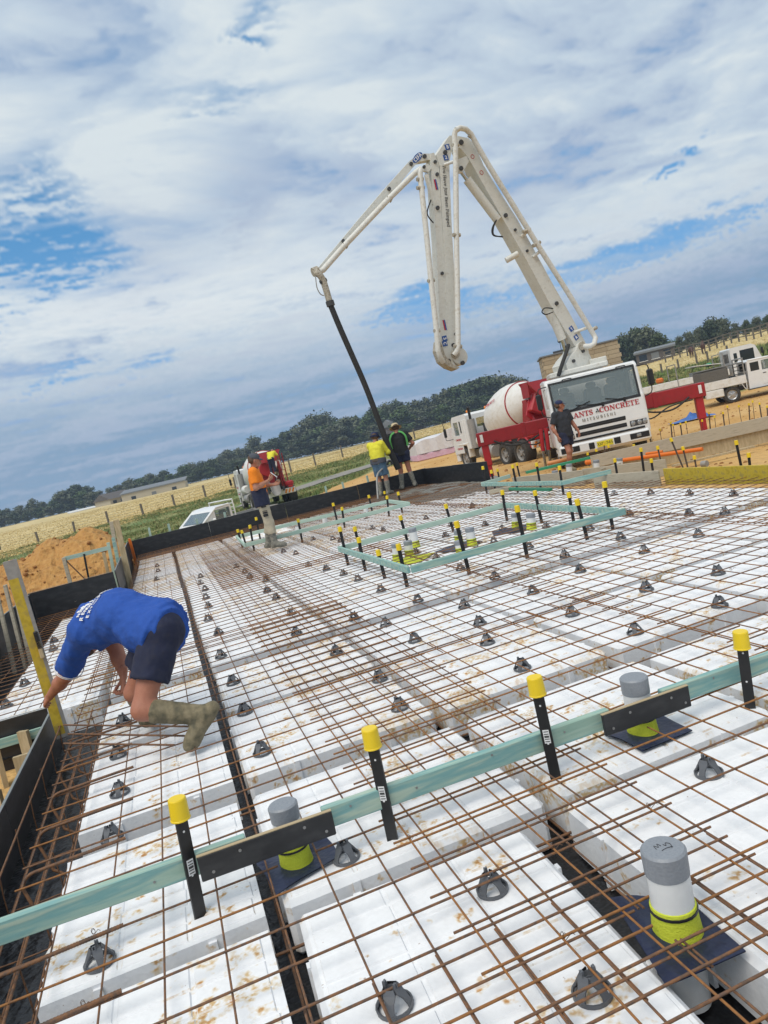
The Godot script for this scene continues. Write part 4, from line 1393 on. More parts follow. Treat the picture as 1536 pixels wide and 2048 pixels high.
	for q in [[65, 135, 85, 265, 0.27], [108, 155, 130, 255, 0.27], [140, 148, 150, 195, 0.27], [218, 127, 245, 260, 0.27], [240, 118, 255, 185, 0.2], [342, 117, 365, 250, 0.27], [460, 133, 480, 270, 0.27], [745, 95, 757, 170, 0.25], [880, 40, 896, 165, 0.2], [843, 22, 870, 120, 0.0], [933, 96, 943, 165, 0.2], [965, 30, 996, 160, 0.0], [1033, -10, 1107, 160, 0.0], [1095, 33, 1127, 160, 0.0], [1155, 80, 1169, 160, 0.0], [1370, 2, 1401, 150, 0.1], [1435, 66, 1444, 150, 0.1], [605, 64, 613, 120, 0.0], [648, 46, 674, 120, 0.0], [712, 26, 736, 110, 0.0], [748, 60, 751, 110, 0.0], [690, 14, 696, 90, 0.0]]:
		stake(940 + q[2] / 2.577, 880 + q[3] / 2.577, 940 + q[0] / 2.577, 880 + q[1] / 2.577, q[4], "black steel stake with yellow cap among the forms by the trucks", "stakes among the side forms", 0.04 if q[4] > 0.05 else 0.03, M.stake if q[4] > 0.05 else M.stake_brown)
	for q in [[183, 1355, 205, 1475, 0], [320, 1272, 338, 1445, 1], [348, 1294, 372, 1430, 0], [440, 1284, 460, 1410, 1], [507, 1262, 532, 1395, 0], [712, 1243, 722, 1330, 0], [798, 1148, 812, 1300, 1], [867, 1194, 882, 1305, 0], [972, 1146, 990, 1275, 1], [1027, 1068, 1052, 1255, 0], [1168, 1063, 1200, 1215, 0], [1297, 1038, 1305, 1195, 1], [1342, 1003, 1362, 1180, 0], [1427, 1030, 1450, 1155, 1], [1522, 1068, 1530, 1140, 1]]:
		stake(1290 + q[2] / 6.244, 640 + (q[3] + 30) / 6.244, 1290 + q[0] / 6.244, 640 + q[1] / 6.244, -0.05, "thin rusty rod with yellow cap standing in the sand behind the long grey board" if q[4] == 0 else "brown steel stake with yellow cap standing in the sand behind the long grey board", "rods behind the long grey board" if q[4] == 0 else "stakes behind the long grey board", 0.016 if q[4] == 0 else 0.035, M.stake_brown, 0.028)
	for q in [[437, 160, 441, 208, 1], [510, 125, 514, 185, 0], [650, 105, 655, 165, 0], [770, 95, 773, 145, 1]]:
		pipe(940 + q[2] / 2.577, 880 + q[3] / 2.577, 940 + q[0] / 2.577, 880 + q[1] / 2.577, 0.06, 0.2, "plain white pipe stub by the side forms" if q[4] else "white pipe stub with yellow collar by the side forms", "plain pipe stubs by the side forms" if q[4] else "collared pipe stubs by the side forms", 0.05, [], q[4] == 0)
	# the first of the concrete
	var cm = MB.new()
	var nz = FastNoiseLite.new()
	nz.seed = 4
	nz.frequency = 0.9
	nz.fractal_octaves = 4
	var hgt = func(x: float, z: float) -> float:
		var u = (x - 6.75) / 1.35
		var v = (z + 13.6) / 3.0
		return 0.15 + 0.15 * exp(-pow(maxf(0.0, sqrt(u * u + v * v) - 0.35), 2.0) * 2.0) + nz.get_noise_2d(x * 2.0, z * 2.0) * 0.05 + nz.get_noise_2d(x * 9.0, z * 9.0) * 0.02
	var st = 0.1
	for i in 30:
		for j in 62:
			var x = 4.75 + i * st
			var z = -16.15 + j * st
			var q = [V3(x, hgt.call(x, z), z), V3(x + st, hgt.call(x + st, z), z), V3(x + st, hgt.call(x + st, z + st), z + st), V3(x, hgt.call(x, z + st), z + st)]
			if maxf(maxf(q[0].y, q[1].y), maxf(q[2].y, q[3].y)) > 0.22:
				cm.qa(q[0], q[1], q[2], q[3], V3(x, -50, z))
	meta(part(self, "fresh_concrete", cm, M.concrete_wet), "wet grey concrete just poured over the mesh at the men's feet", "concrete")

# ---------------------------------------------------------------- vehicles
func wheel(parent: Node3D, at: Vector3, r: float, w: float, rim_mat: Material, out: float):
	var n = Node3D.new()
	n.name = "wheel"
	parent.add_child(n, true)
	n.position = at
	var xf = Transform3D(Basis(Vector3.BACK, -PI / 2 * out))
	var t = MB.new()
	t.lathe([[r * 0.58, w * 0.42], [r * 0.70, w * 0.5], [r * 0.92, w * 0.48], [r, w * 0.36], [r, -w * 0.36], [r * 0.92, -w * 0.48], [r * 0.58, -w * 0.45]], 26, xf)
	part(n, "tyre", t, M.tyre)
	var k = MB.new()
	k.lathe([[r * 0.60, w * 0.44], [r * 0.56, w * 0.40], [r * 0.50, w * 0.18], [r * 0.22, w * 0.22], [r * 0.18, w * 0.40], [0.0, w * 0.42]], 20, xf)
	for i in 6:
		var a = TAU * i / 6
		k.cbox(Vector3(r * 0.12, w * 0.14, r * 0.42), 0.01, xf * Vector3(cos(a) * r * 0.38, w * 0.25, sin(a) * r * 0.38), xf.basis * Basis(Vector3.UP, -a + PI / 2))
	part(n, "rim", k, rim_mat)
	return n

func csg_box(parent: Node, size: Vector3, at: Vector3, rot := Vector3.ZERO):
	var b = CSGBox3D.new()
	b.size = size
	b.position = at
	b.rotation = rot
	b.operation = CSGShape3D.OPERATION_SUBTRACTION
	parent.add_child(b)

# hollow cab: side profile (z, y) swept over the width, with openings cut
func cab_shell(parent: Node3D, prof: Array, width: float, wall: float, cuts: Array, m: Material):
	var root = CSGCombiner3D.new()
	root.name = "cab_shell"
	parent.add_child(root, true)
	var outer = CSGPolygon3D.new()
	var pp = PackedVector2Array()
	var ins = PackedVector2Array()
	var c = Vector2.ZERO
	for p in prof:
		pp.append(Vector2(p[0], p[1]))
		c += Vector2(p[0], p[1]) / prof.size()
	for p in Geometry2D.offset_polygon(pp, -wall)[0]:
		ins.append(p)
	outer.polygon = pp
	outer.depth = width
	outer.material = m
	outer.transform = Transform3D(Basis(Vector3.UP, -PI / 2), Vector3(-width / 2, 0, 0))   # polygon x -> z, depth along x
	root.add_child(outer)
	var inner = CSGPolygon3D.new()
	inner.polygon = ins
	inner.depth = width - 2 * wall
	inner.operation = CSGShape3D.OPERATION_SUBTRACTION
	inner.material = M.interior
	inner.transform = Transform3D(Basis(Vector3.UP, -PI / 2), Vector3(-width / 2 + wall, 0, 0))
	root.add_child(inner)
	for q in cuts:
		csg_box(root, q[0], q[1], q[2] if q.size() > 2 else Vector3.ZERO)
	return root

var boom_xf = Transform3D()
var boom_world = Transform3D()
func bp(px, py, off) -> Vector2:                  # pixel -> place in the upright plane of the boom, off metres behind it
	var o = boom_world.origin + boom_world.basis.z * off
	var d = ray(px, py)
	var t = (o - EYE).dot(boom_world.basis.z) / d.dot(boom_world.basis.z)
	var l = boom_world.affine_inverse() * (EYE + d * t)
	return Vector2(l.x, l.y)

func bp3(px, py, off) -> Vector3:
	var q = bp(px, py, off)
	return boom_xf * Vector3(q.x, q.y, off)

func boom_prism(parent, called, px: Array, front: float, back: float, m: Material, inset := 0.0):
	var poly = []
	for q in px:
		poly.append(bp(q[0], q[1], front))
	var mb = MB.new()
	mb.prism(poly, back - front, boom_xf * Transform3D(Basis(), Vector3(0, 0, (front + back) / 2)))
	return part(parent, called, mb, m)

func boom_tube(parent, called, px: Array, off: float, r: float, m: Material, sides := 12, smooth := false):
	var pts = []
	for q in px:
		pts.append(bp3(q[0], q[1], q[2] if q.size() > 2 else off))
	var mb = MB.new()
	mb.tube(curve(pts, 4) if smooth else pts, r, sides)
	return part(parent, called, mb, m)

func boom_pin(parent, px, py, off, r, m, called := "pin"):
	var c = bp3(px, py, off)
	var n = boom_xf.basis.z.normalized()
	var mb = MB.new()
	mb.tube([c + n * 0.02, c - n * 0.035], r, 12)
	return part(parent, called, mb, m)

func pump_truck():
	var nrm = Vector3(-0.44, 0, 0.898).normalized()
	var t = thing("pump_truck", "white concrete pump truck with red outriggers and raised folding boom", "pump truck", Vector3(12.0, -0.2, -13.7), atan2(nrm.x, nrm.z))
	var inv = t.transform.affine_inverse()
	# cab: 2.46 wide, nose at z = 0
	var prof = [[0.02, 0.62], [0.03, 1.0], [0.0, 1.52], [-0.05, 1.66], [-0.19, 2.30], [-0.26, 2.42], [-0.40, 2.49], [-1.0, 2.53], [-1.85, 2.51], [-1.95, 2.42], [-1.95, 0.75], [-1.55, 0.75], [-1.45, 0.98], [-1.2, 1.12], [-0.75, 1.12], [-0.5, 0.98], [-0.4, 0.62]]
	cab_shell(t, prof, 2.46, 0.06, [[Vector3(2.24, 0.86, 0.5), Vector3(0, 1.985, -0.1), Vector3(-0.2, 0, 0)], [Vector3(3.0, 0.62, 0.85), Vector3(0, 1.98, -0.82)], [Vector3(1.5, 0.5, 0.4), Vector3(0.0, 2.0, -1.95)]], M.white_paint)
	var mb = MB.new()
	for s in [-1.0, 1.0]:                       # rounded corner pillars and roof edges
		mb.tube(curve([Vector3(s * 1.19, 0.66, -0.03), Vector3(s * 1.19, 1.5, -0.045), Vector3(s * 1.185, 1.68, -0.09), Vector3(s * 1.175, 2.3, -0.235), Vector3(s * 1.165, 2.45, -0.36)], 4), 0.062, 10)
		mb.tube([Vector3(s * 1.175, 2.46, -0.36), Vector3(s * 1.18, 2.475, -1.9)], 0.06, 10)
	mb.tube([Vector3(-1.16, 2.44, -0.35), Vector3(1.16, 2.44, -0.35)], 0.065, 10)
	part(t, "cab_corner", mb, M.white_paint)
	mb = MB.new()                                # windscreen with black seal
	var wb = Basis(Vector3.RIGHT, -0.2)
	mb.box(Vector3(2.2, 0.80, 0.012), Vector3(0, 1.985, -0.10), wb)
	var ws = part(t, "windscreen", mb, M.glass)
	mb = MB.new()
	for q in [[0, 0.415, 2.3, 0.05], [0, -0.42, 2.3, 0.07]]:
		mb.box(Vector3(q[2], q[3], 0.03), Vector3(0, 1.985, -0.098) + wb * Vector3(q[0], q[1], 0.0), wb)
	for s in [-1.0, 1.0]:
		mb.box(Vector3(0.05, 0.79, 0.03), Vector3(0, 1.985, -0.098) + wb * Vector3(s * 1.12, 0, 0), wb)
	part(ws, "seal", mb, M.black)
	for q in [[-0.75, 0.05, 0.62], [0.15, -0.05, 0.72], [0.72, -0.3, 0.5]]:
		mb = MB.new()
		var a = Vector3(0, 1.985, -0.075) + wb * Vector3(q[0], -0.43, 0)
		var b = Vector3(0, 1.985, -0.075) + wb * Vector3(q[0] - q[2] * 0.95, -0.43 + 0.13, 0.0)
		if q[0] < 0.0:
			b = Vector3(0, 1.985, -0.075) + wb * Vector3(q[0] + q[2] * 0.95, -0.43 + 0.16, 0.0)
		mb.bar(a, b, 0.02, 0.03, Vector3.BACK)
		mb.bar(a - Vector3(0, 0.06, 0), a + Vector3(0, 0.05, 0), 0.06, 0.06)
		part(t, "wiper", mb, M.black)
	for s in [-1.0, 1.0]:
		mb = MB.new()
		mb.box(Vector3(0.012, 0.58, 0.80), Vector3(s * 1.21, 1.98, -0.82))
		part(t, "side_window", mb, M.glass)
		var mir = MB.new()
		mir.cbox(Vector3(0.14, 0.44, 0.24), 0.04, Vector3(s * 1.47, 1.98, 0.06))
		var mr = part(t, "mirror", mir, M.black)
		var ar = MB.new()
		ar.tube(curve([Vector3(s * 1.2, 2.35, -0.15), Vector3(s * 1.42, 2.33, 0.04), Vector3(s * 1.46, 2.2, 0.06)], 3), 0.015, 6)
		ar.tube(curve([Vector3(s * 1.2, 1.5, -0.08), Vector3(s * 1.42, 1.58, 0.04), Vector3(s * 1.46, 1.77, 0.06)], 3), 0.015, 6)
		part(mr, "mirror_arm", ar, M.black)
		var dr = MB.new()
		dr.cbox(Vector3(0.02, 1.1, 0.95), 0.01, Vector3(s * 1.232, 1.18, -0.82))
		var door = part(t, "door", dr, M.white_paint)
		var hd = MB.new()
		hd.cbox(Vector3(0.03, 0.05, 0.16), 0.01, Vector3(s * 1.25, 1.45, -1.15))
		part(door, "handle", hd, M.black)
		text(door, "lettering", "CONCRETE", 0.11, M.text_red, Transform3D(Basis(Vector3.UP, s * PI / 2), Vector3(s * 1.246, 1.2, -0.8)))
		var st = MB.new()
		st.cbox(Vector3(0.25, 0.32, 0.55), 0.03, Vector3(s * 1.1, 0.52, -0.75))
		part(t, "step_box", st, M.white_paint)
		for k in 2:
			var sl = MB.new()
			sl.box(Vector3(0.02, 0.05, 0.4), Vector3(s * 1.23, 0.44 + k * 0.16, -0.75))
			part(t, "step_slot", sl, M.black)
	mb = MB.new()                                # seats, dash and back seen through the glass
	mb.cbox(Vector3(2.2, 0.22, 0.4), 0.08, Vector3(0, 1.53, -0.34))
	part(t, "dashboard", mb, M.interior)
	for x in [-0.65, 0.1, 0.68]:
		mb = MB.new()
		mb.cbox(Vector3(0.5, 0.62, 0.18), 0.07, Vector3(x, 1.75, -1.3), Basis(Vector3.RIGHT, 0.12))
		mb.cbox(Vector3(0.28, 0.18, 0.12), 0.05, Vector3(x, 2.14, -1.32))
		part(t, "seat", mb, M.interior)
	mb = MB.new()
	mb.tube(arc(Vector3(0.62, 1.72, -0.62), 0.21, Vector3.RIGHT, Vector3(0, 0.6, -0.8).normalized(), 0, TAU, 18), 0.018, 6)
	part(t, "steering_wheel", mb, M.black)
	# front panel: lettering, grille, lamps, bumper
	text(t, "lettering", "ANTS", 0.19, M.text_red, Transform3D(Basis(), Vector3(-0.40, 1.42, 0.018)), true, true)
	text(t, "lettering", "CONCRETE", 0.19, M.text_red, Transform3D(Basis(), Vector3(0.55, 1.42, 0.018)), true, true)
	mb = MB.new()
	for k in 3:
		var a = PI / 2 + TAU * k / 3
		var u = Vector3(cos(a), sin(a), 0)
		var w = Vector3(-sin(a), cos(a), 0)
		mb.prism([[0, 0], [0.035, 0.02], [0.07, 0], [0.035, -0.02]], 0.006, Transform3D(Basis(u, w, Vector3.BACK), Vector3(-0.02, 1.42, 0.03)))
	part(t, "emblem", mb, M.text_black)
	text(t, "lettering", "M I T S U B I S H I", 0.11, M.chrome, Transform3D(Basis(), Vector3(-0.02, 1.25, 0.032)), true)
	for y in [1.07, 0.89]:
		mb = MB.new()
		mb.cbox(Vector3(1.36, 0.115, 0.03), 0.012, Vector3(-0.02, y, 0.022))
		var gr = part(t, "grille_slot", mb, M.black)
		mb = MB.new()
		mb.box(Vector3(1.3, 0.012, 0.01), Vector3(-0.02, y, 0.042))
		part(gr, "grille_bar", mb, M.steel_dark)
	mb = MB.new()
	mb.box(Vector3(2.2, 0.05, 0.03), Vector3(0, 0.735, 0.025))
	part(t, "bumper_gap", mb, M.black)
	mb = MB.new()
	mb.cbox(Vector3(2.44, 0.34, 0.36), 0.07, Vector3(0, 0.53, -0.10))
	var bm = part(t, "bumper", mb, M.white_paint)
	for q in [[0.92, 0.54, 0.5, 0.15], [-0.92, 0.54, 0.5, 0.15], [0.33, 0.53, 0.17, 0.17], [-0.35, 0.53, 0.15, 0.17]]:
		mb = MB.new()
		mb.cbox(Vector3(q[2], q[3], 0.02), 0.008, Vector3(q[0], q[1], 0.082))
		part(bm, "bumper_opening", mb, M.black)
	mb = MB.new()
	mb.box(Vector3(0.42, 0.15, 0.012), Vector3(0.0, 0.53, 0.092))
	var pl = part(t, "number_plate", mb, M.plate)
	text(pl, "plate_text", "XXB·745", 0.115, M.text_black, Transform3D(Basis(), Vector3(0, 0.53, 0.1)), false)
	for s in [-1.0, 1.0]:
		mb = MB.new()
		mb.cbox(Vector3(0.46, 0.17, 0.05), 0.02, Vector3(s * 0.96, 0.88, 0.015))
		var hl = part(t, "headlight", mb, M.steel_dark)
		for x in [-0.14, 0.03, 0.17]:
			mb = MB.new()
			mb.lathe([[0.062, 0.0], [0.05, 0.012], [0.0, 0.014]], 14, Transform3D(Basis(Vector3.RIGHT, PI / 2), Vector3(s * 0.96 + x, 0.88, 0.038)))
			part(hl, "lens", mb, M.lamp)
		mb = MB.new()
		mb.cbox(Vector3(0.12, 0.08, 0.02), 0.01, Vector3(s * 0.9, 0.545, 0.096))
		part(bm, "fog_lamp", mb, M.lamp)
	for x in [-0.25, 0.12, 0.5]:
		mb = MB.new()
		mb.cbox(Vector3(0.2, 0.012, 0.13), 0.004, Vector3(x, 2.497, -0.44), Basis(Vector3.RIGHT, 0.25))
		part(t, "roof_lamp_cover", mb, M.white_dusty)
	for x in [-0.62, 0.82]:
		mb = MB.new()
		mb.tube(curve([Vector3(x - 0.12, 2.42, -0.28), Vector3(x - 0.1, 2.44, -0.24), Vector3(x + 0.1, 2.44, -0.24), Vector3(x + 0.12, 2.42, -0.28)], 2), 0.014, 6)
		part(t, "grab_rail", mb, M.black)
	# chassis, wheels, rear deck
	mb = MB.new()
	for x in [-0.4, 0.4]:
		mb.box(Vector3(0.1, 0.26, 7.6), Vector3(x, 0.86, -4.5))
	mb.box(Vector3(1.6, 0.2, 0.3), Vector3(0, 0.8, -1.2))
	part(t, "chassis", mb, M.steel_dark)
	for s in [-1.0, 1.0]:
		for z in [-1.0, -5.6, -6.9]:
			wheel(t, Vector3(s * 1.06, 0.5, z), 0.5, 0.28, M.steel, s)
	mb = MB.new()
	mb.cbox(Vector3(2.3, 0.2, 5.2), 0.03, Vector3(0, 1.12, -5.6))
	part(t, "rear_deck", mb, M.red_paint)
	mb = MB.new()
	mb.cbox(Vector3(1.5, 0.8, 0.9), 0.05, Vector3(0, 1.35, -7.7))
	part(t, "hopper", mb, M.red_paint)
	mb = MB.new()
	for s in [-1.0, 1.0]:
		mb.cbox(Vector3(0.4, 0.55, 1.3), 0.04, Vector3(s * 1.0, 0.75, -3.9))
	part(t, "tank", mb, M.white_dusty)
	# outriggers
	for s in [-1.0, 1.0]:
		var tip = Vector3(s * 3.2, 0, -2.55)
		mb = MB.new()
		mb.cbox(Vector3(2.6, 0.42, 0.34), 0.02, Vector3(s * 2.1, 1.28, -2.55))
		mb.cbox(Vector3(0.12, 0.46, 0.37), 0.01, Vector3(s * 1.95, 1.28, -2.55))
		var ob = part(t, "outrigger_beam", mb, M.red_paint)
		mb = MB.new()
		mb.cbox(Vector3(0.09, 0.24, 0.02), 0.005, Vector3(s * 3.25, 1.3, -2.37))
		part(ob, "warning_label", mb, M.label_white)
		mb = MB.new()
		mb.cbox(Vector3(0.22, 0.85, 0.22), 0.015, tip + Vector3(0, 0.86, 0))
		mb.cbox(Vector3(0.16, 0.5, 0.16), 0.01, tip + Vector3(0, 0.3, 0))
		var lg = part(t, "outrigger_leg", mb, M.red_bright)
		mb = MB.new()
		mb.lathe([[0.0, 0.08], [0.14, 0.08], [0.22, 0.03], [0.22, 0.0]], 14, Transform3D(Basis(), tip))
		part(lg, "foot_pad", mb, M.steel)
		mb = MB.new()
		mb.tube(curve([Vector3(s * 1.2, 1.2, -2.3), Vector3(s * 1.8, 0.95, -2.2), Vector3(s * 2.4, 0.9, -2.3), Vector3(s * 2.9, 1.15, -2.33)], 5), 0.028, 6)
		mb.tube(curve([Vector3(s * 1.2, 1.0, -2.3), Vector3(s * 1.7, 0.78, -2.15), Vector3(s * 2.3, 1.0, -2.3), Vector3(s * 3.0, 1.05, -2.36)], 5), 0.022, 6)
		part(t, "hydraulic_hose", mb, M.rubber)
		for x in [1.32, 1.48]:
			mb = MB.new()
			mb.tube([Vector3(s * x, 1.2, -1.95), Vector3(s * (x + 0.05), 0.55, -1.95)], 0.06, 10)
			var cy = part(t, "jack_cylinder", mb, M.red_bright)
			mb = MB.new()
			mb.tube([Vector3(s * (x + 0.05), 0.56, -1.95), Vector3(s * (x + 0.08), 0.05, -1.95)], 0.04, 10)
			part(cy, "rod", mb, M.chrome)
	# slewing deck and turret behind the cab
	mb = MB.new()
	mb.cbox(Vector3(1.7, 0.16, 1.5), 0.03, Vector3(-0.05, 2.66, -2.75))
	mb.cbox(Vector3(1.4, 1.5, 1.2), 0.05, Vector3(-0.05, 1.9, -2.75))
	mb.cbox(Vector3(0.5, 0.18, 0.4), 0.02, Vector3(0.6, 2.8, -2.6))
	part(t, "turret_deck", mb, M.boom)
	# the boom stands in one upright plane through the turret and the hose end
	var p0 = Vector3(13.2, 0, -16.1)
	var u = (Vector3(6.7, 0, -15.3) - p0).normalized()
	boom_world = Transform3D(Basis(u, Vector3.UP, u.cross(Vector3.UP)), p0)
	boom_xf = inv * boom_world
	var tur = boom_prism(t, "turret", [[1137, 742], [1132, 728], [1140, 715], [1153, 700], [1158, 688], [1165, 682], [1174, 688], [1178, 706], [1186, 724], [1190, 732]], -0.34, 0.34, M.boom)
	for q in [[1164, 692, 0.13, "pivot"], [1166, 702, 0.05, "bolt"], [1147, 722, 0.05, "bolt"]]:
		boom_pin(tur, q[0], q[1], -0.36, q[2], M.boom_worn if q[3] == "pivot" else M.steel_dark, q[3])
	# first arm
	var A = boom_prism(t, "boom_section", [[916, 272], [919, 294], [933, 310], [945, 330], [977, 387], [1004, 434], [1053, 520], [1109, 625], [1150, 692], [1160, 698], [1172, 691], [1170, 683], [1139, 626], [1109, 574], [1062, 488], [1035, 439], [999, 383], [967, 330], [951, 292], [937, 276]], -0.22, 0.22, M.boom)
	for q in [[922, 285, 0.07], [1011, 431, 0.06], [1030, 460, 0.04], [1054, 502, 0.04], [1113, 607, 0.06]]:
		boom_pin(A, q[0], q[1], -0.23, q[2], M.steel_dark)
	# second arm, hanging
	var Bm = boom_prism(t, "boom_section", [[873, 309], [899, 271], [908, 271], [906, 290], [899, 322], [899, 340], [904, 463], [909, 546], [911, 672], [921, 700], [905, 722], [899, 684], [887, 480], [880, 333]], -0.17, 0.17, M.boom)
	for q in [[890, 305, 0.06], [906, 690, 0.05], [911, 668, 0.04]]:
		boom_pin(Bm, q[0], q[1], -0.18, q[2], M.steel_dark)
	var kn = MB.new()
	var kc = bp3(914, 715, 0.0)
	kn.lathe([[0.0, -0.2], [0.22, -0.2], [0.245, -0.17], [0.245, 0.17], [0.22, 0.2], [0.0, 0.2]], 24, Transform3D(boom_xf.basis * Basis(Vector3.RIGHT, PI / 2), kc))
	var kd = part(t, "knuckle_disc", kn, M.boom)
	boom_pin(kd, 925, 726, -0.22, 0.06, M.steel_dark)
	boom_pin(kd, 910, 708, -0.24, 0.13, M.boom_worn, "swivel")
	# third arm, rising again
	var Cm = boom_prism(t, "boom_section", [[861, 307], [868, 305], [878, 330], [886, 480], [898.5, 682], [906, 722], [916, 737], [900, 731], [886, 712], [881, 690], [873, 480], [866, 390], [862, 330]], -0.145, 0.145, M.boom)
	for q in [[870, 324, 0.045], [874, 349, 0.05], [875, 416, 0.055], [884, 547, 0.045], [897, 722, 0.06]]:
		boom_pin(Cm, q[0], q[1], -0.155, q[2], M.steel_dark)
	var hook = boom_prism(t, "boom_knee", [[878, 680], [884, 690], [890, 710], [905, 728], [920, 735], [914, 739], [898, 733], [884, 722], [876, 700]], -0.2, 0.12, M.boom_worn)
	# fourth arm, reaching out
	var Dm = boom_prism(t, "boom_section", [[861, 307], [838, 307], [818, 323], [773, 373], [716, 440], [638, 534], [642.5, 541], [688, 494], [724, 456], [781, 391], [825, 336], [838, 323], [861, 319]], -0.10, 0.10, M.boom)
	for q in [[778, 378, 0.05], [686, 482, 0.045], [822, 328, 0.05], [849, 313, 0.055]]:
		boom_pin(Dm, q[0], q[1], -0.11, q[2], M.steel_dark)
	var lk = boom_prism(t, "link_plate", [[917, 318], [933, 312], [938, 322], [926, 344], [919, 345], [914, 335]], -0.26, -0.16, M.boom)
	boom_pin(lk, 922, 337, -0.27, 0.06, M.steel_dark)
	lk = boom_prism(t, "link_plate", [[847, 330], [856, 327], [863, 337], [857, 344], [848, 341]], -0.16, -0.08, M.boom)
	boom_pin(lk, 848, 334, -0.17, 0.04, M.steel_dark)
	# rams
	var ram = boom_tube(t, "ram", [[1101, 622], [1125, 679]], -0.05, 0.135, M.boom, 16)
	boom_tube(ram, "rod", [[1125, 679], [1139, 724]], -0.05, 0.07, M.chrome)
	ram = boom_tube(t, "ram", [[934, 359], [995, 440]], -0.12, 0.125, M.boom, 16)
	boom_tube(ram, "rod", [[934, 359], [921, 341]], -0.12, 0.06, M.chrome)
	ram = boom_tube(t, "ram", [[853, 350], [868, 408]], -0.08, 0.07, M.boom)
	boom_tube(ram, "rod", [[853, 350], [850, 338]], -0.08, 0.035, M.chrome)
	# delivery pipe, arm by arm
	var pipes = [[[1163, 693, -0.3], [1180, 692, -0.5], [1188, 688, -0.5], [1191, 676, -0.46], [1186, 667, -0.42], [1134, 582, -0.4], [1073, 486, -0.4], [977, 330, -0.4], [950, 283, -0.4], [942, 268, -0.42], [931, 258, -0.46], [920, 256, -0.5], [912, 260, -0.5]],
		[[912, 259, -0.5], [909, 268, -0.46], [911, 300, -0.42], [912, 400, -0.38], [913, 484, -0.36], [915, 600, -0.36], [916, 690, -0.36], [914, 702, -0.36], [908, 710, -0.3]],
		[[886, 724, -0.2], [880, 714, -0.3], [876, 700, -0.33], [873, 662, -0.33], [862, 562, -0.33], [854, 480, -0.33], [840, 348, -0.33], [841, 338, -0.28]],
		[[842, 337, -0.28], [834, 343, -0.26], [826, 350, -0.26], [779, 396, -0.24], [691, 489, -0.22], [646, 540, -0.2], [635, 545, -0.2]]]
	for q in pipes:
		boom_tube(t, "delivery_pipe", q, 0.0, 0.075, M.boom_pipe, 12)
	for q in [[946, 276, 937, 270, -0.41], [905, 290, 917, 290, -0.42], [906, 470, 920, 470, -0.38], [908, 692, 923, 693, -0.36], [1060, 458, 1046, 464, -0.4], [1080, 484, 1066, 492, -0.4], [868, 560, 856, 562, -0.33], [834, 359, 846, 358, -0.33], [773, 395, 783, 402, -0.24], [685, 489, 695, 494, -0.22], [1182, 661, 1193, 655, -0.42], [834, 376, 848, 375, -0.33], [868, 662, 879, 661, -0.33]]:
		boom_tube(t, "pipe_clamp", [[q[0], q[1]], [q[2], q[3]]], q[4], 0.055, M.boom_worn, 8)
	for q in [[1042, 473, 1060, 459], [1066, 514, 1083, 500], [1148, 665, 1178, 654], [888, 330, 910, 322], [1012, 521, 1036, 507]]:
		boom_tube(t, "pipe_bracket", [[q[0], q[1], -0.22], [q[2], q[3], -0.38]], -0.3, 0.045 if q[0] != 1012 else 0.085, M.boom_pipe if q[0] != 1012 else M.boom, 8)
	for q in [[[993, 440], [987, 455], [988, 470], [1006, 474]], [[862, 400], [855, 420], [856, 432], [867, 446]], [[1106, 617], [1090, 616], [1084, 624], [1092, 629], [1106, 624]], [[991, 442], [984, 458], [987, 471], [1004, 473]]]:
		boom_tube(t, "hydraulic_hose", q, -0.25, 0.018, M.rubber, 6, true)
	# end elbow, reducer and rubber hose
	var hose = []
	boom_tube(t, "end_elbow", [[630, 540, -0.2], [634, 546, -0.28], [641, 552, -0.3], [648, 566, -0.26], [660, 606, -0.22]], 0, 0.085, M.boom_worn, 12, true)
	boom_tube(t, "end_flange", [[641, 565, -0.27], [652, 559, -0.27]], 0, 0.06, M.steel_dark, 8)
	boom_tube(t, "end_cap", [[626, 545, -0.2], [636, 541, -0.2]], 0, 0.12, M.boom_worn, 12)
	boom_tube(t, "hose_coupling", [[659, 602, -0.22], [662, 612, -0.22]], 0, 0.11, M.steel_dark, 12)
	boom_tube(t, "safety_chain", [[631, 552, -0.3], [634, 575, -0.3], [641, 588, -0.3], [648, 591, -0.3]], 0, 0.014, M.steel, 5, true)
	boom_tube(t, "rubber_hose", [[661, 610, -0.22], [680, 656, -0.2], [702, 706, -0.15], [730, 770, -0.1], [756, 838, -0.05], [772, 880, 0.0]], 0, 0.075, M.rubber, 12, true)
	boom_tube(t, "hose_end", [[771, 877, 0.0], [776, 893, 0.0], [797, 938, 0.0]], 0, 0.085, M.black, 12, true)
	# marks on the arms
	for q in [[1142.7, 657.6, "1", 0.45], [1152.5, 674.6, "A", 0.45], [894.8, 294, "B", 0.1], [891.7, 315, "2", 0.1], [889.4, 677, "3", -1.5], [889.6, 687, "C", -1.5]]:
		var off = -0.225 if q[0] > 1000 else (-0.178 if q[1] < 400 else -0.152)
		var c = bp3(q[0], q[1], off)
		var b = boom_xf.basis * Basis(Vector3.UP, PI) * Basis(Vector3.BACK, q[3])
		mb = MB.new()
		mb.cbox(Vector3(0.15, 0.15, 0.01), 0.003, c, b)
		var dc = part(A if q[0] > 1000 else (Bm if q[1] < 400 else Cm), "decal", mb, M.text_blue)
		text(dc, "decal_letter", q[2], 0.13, M.text_white, Transform3D(b, c + b.z * 0.007), true)
	var lc = bp3(835, 315, -0.108)
	var lb = boom_xf.basis * Basis(Vector3.UP, PI) * Basis(Vector3.BACK, 0.62)
	mb = MB.new()
	var oval = []
	for i in 20:
		oval.append([cos(TAU * i / 20) * 0.2, sin(TAU * i / 20) * 0.085])
	mb.prism(oval, 0.008, Transform3D(lb, lc))
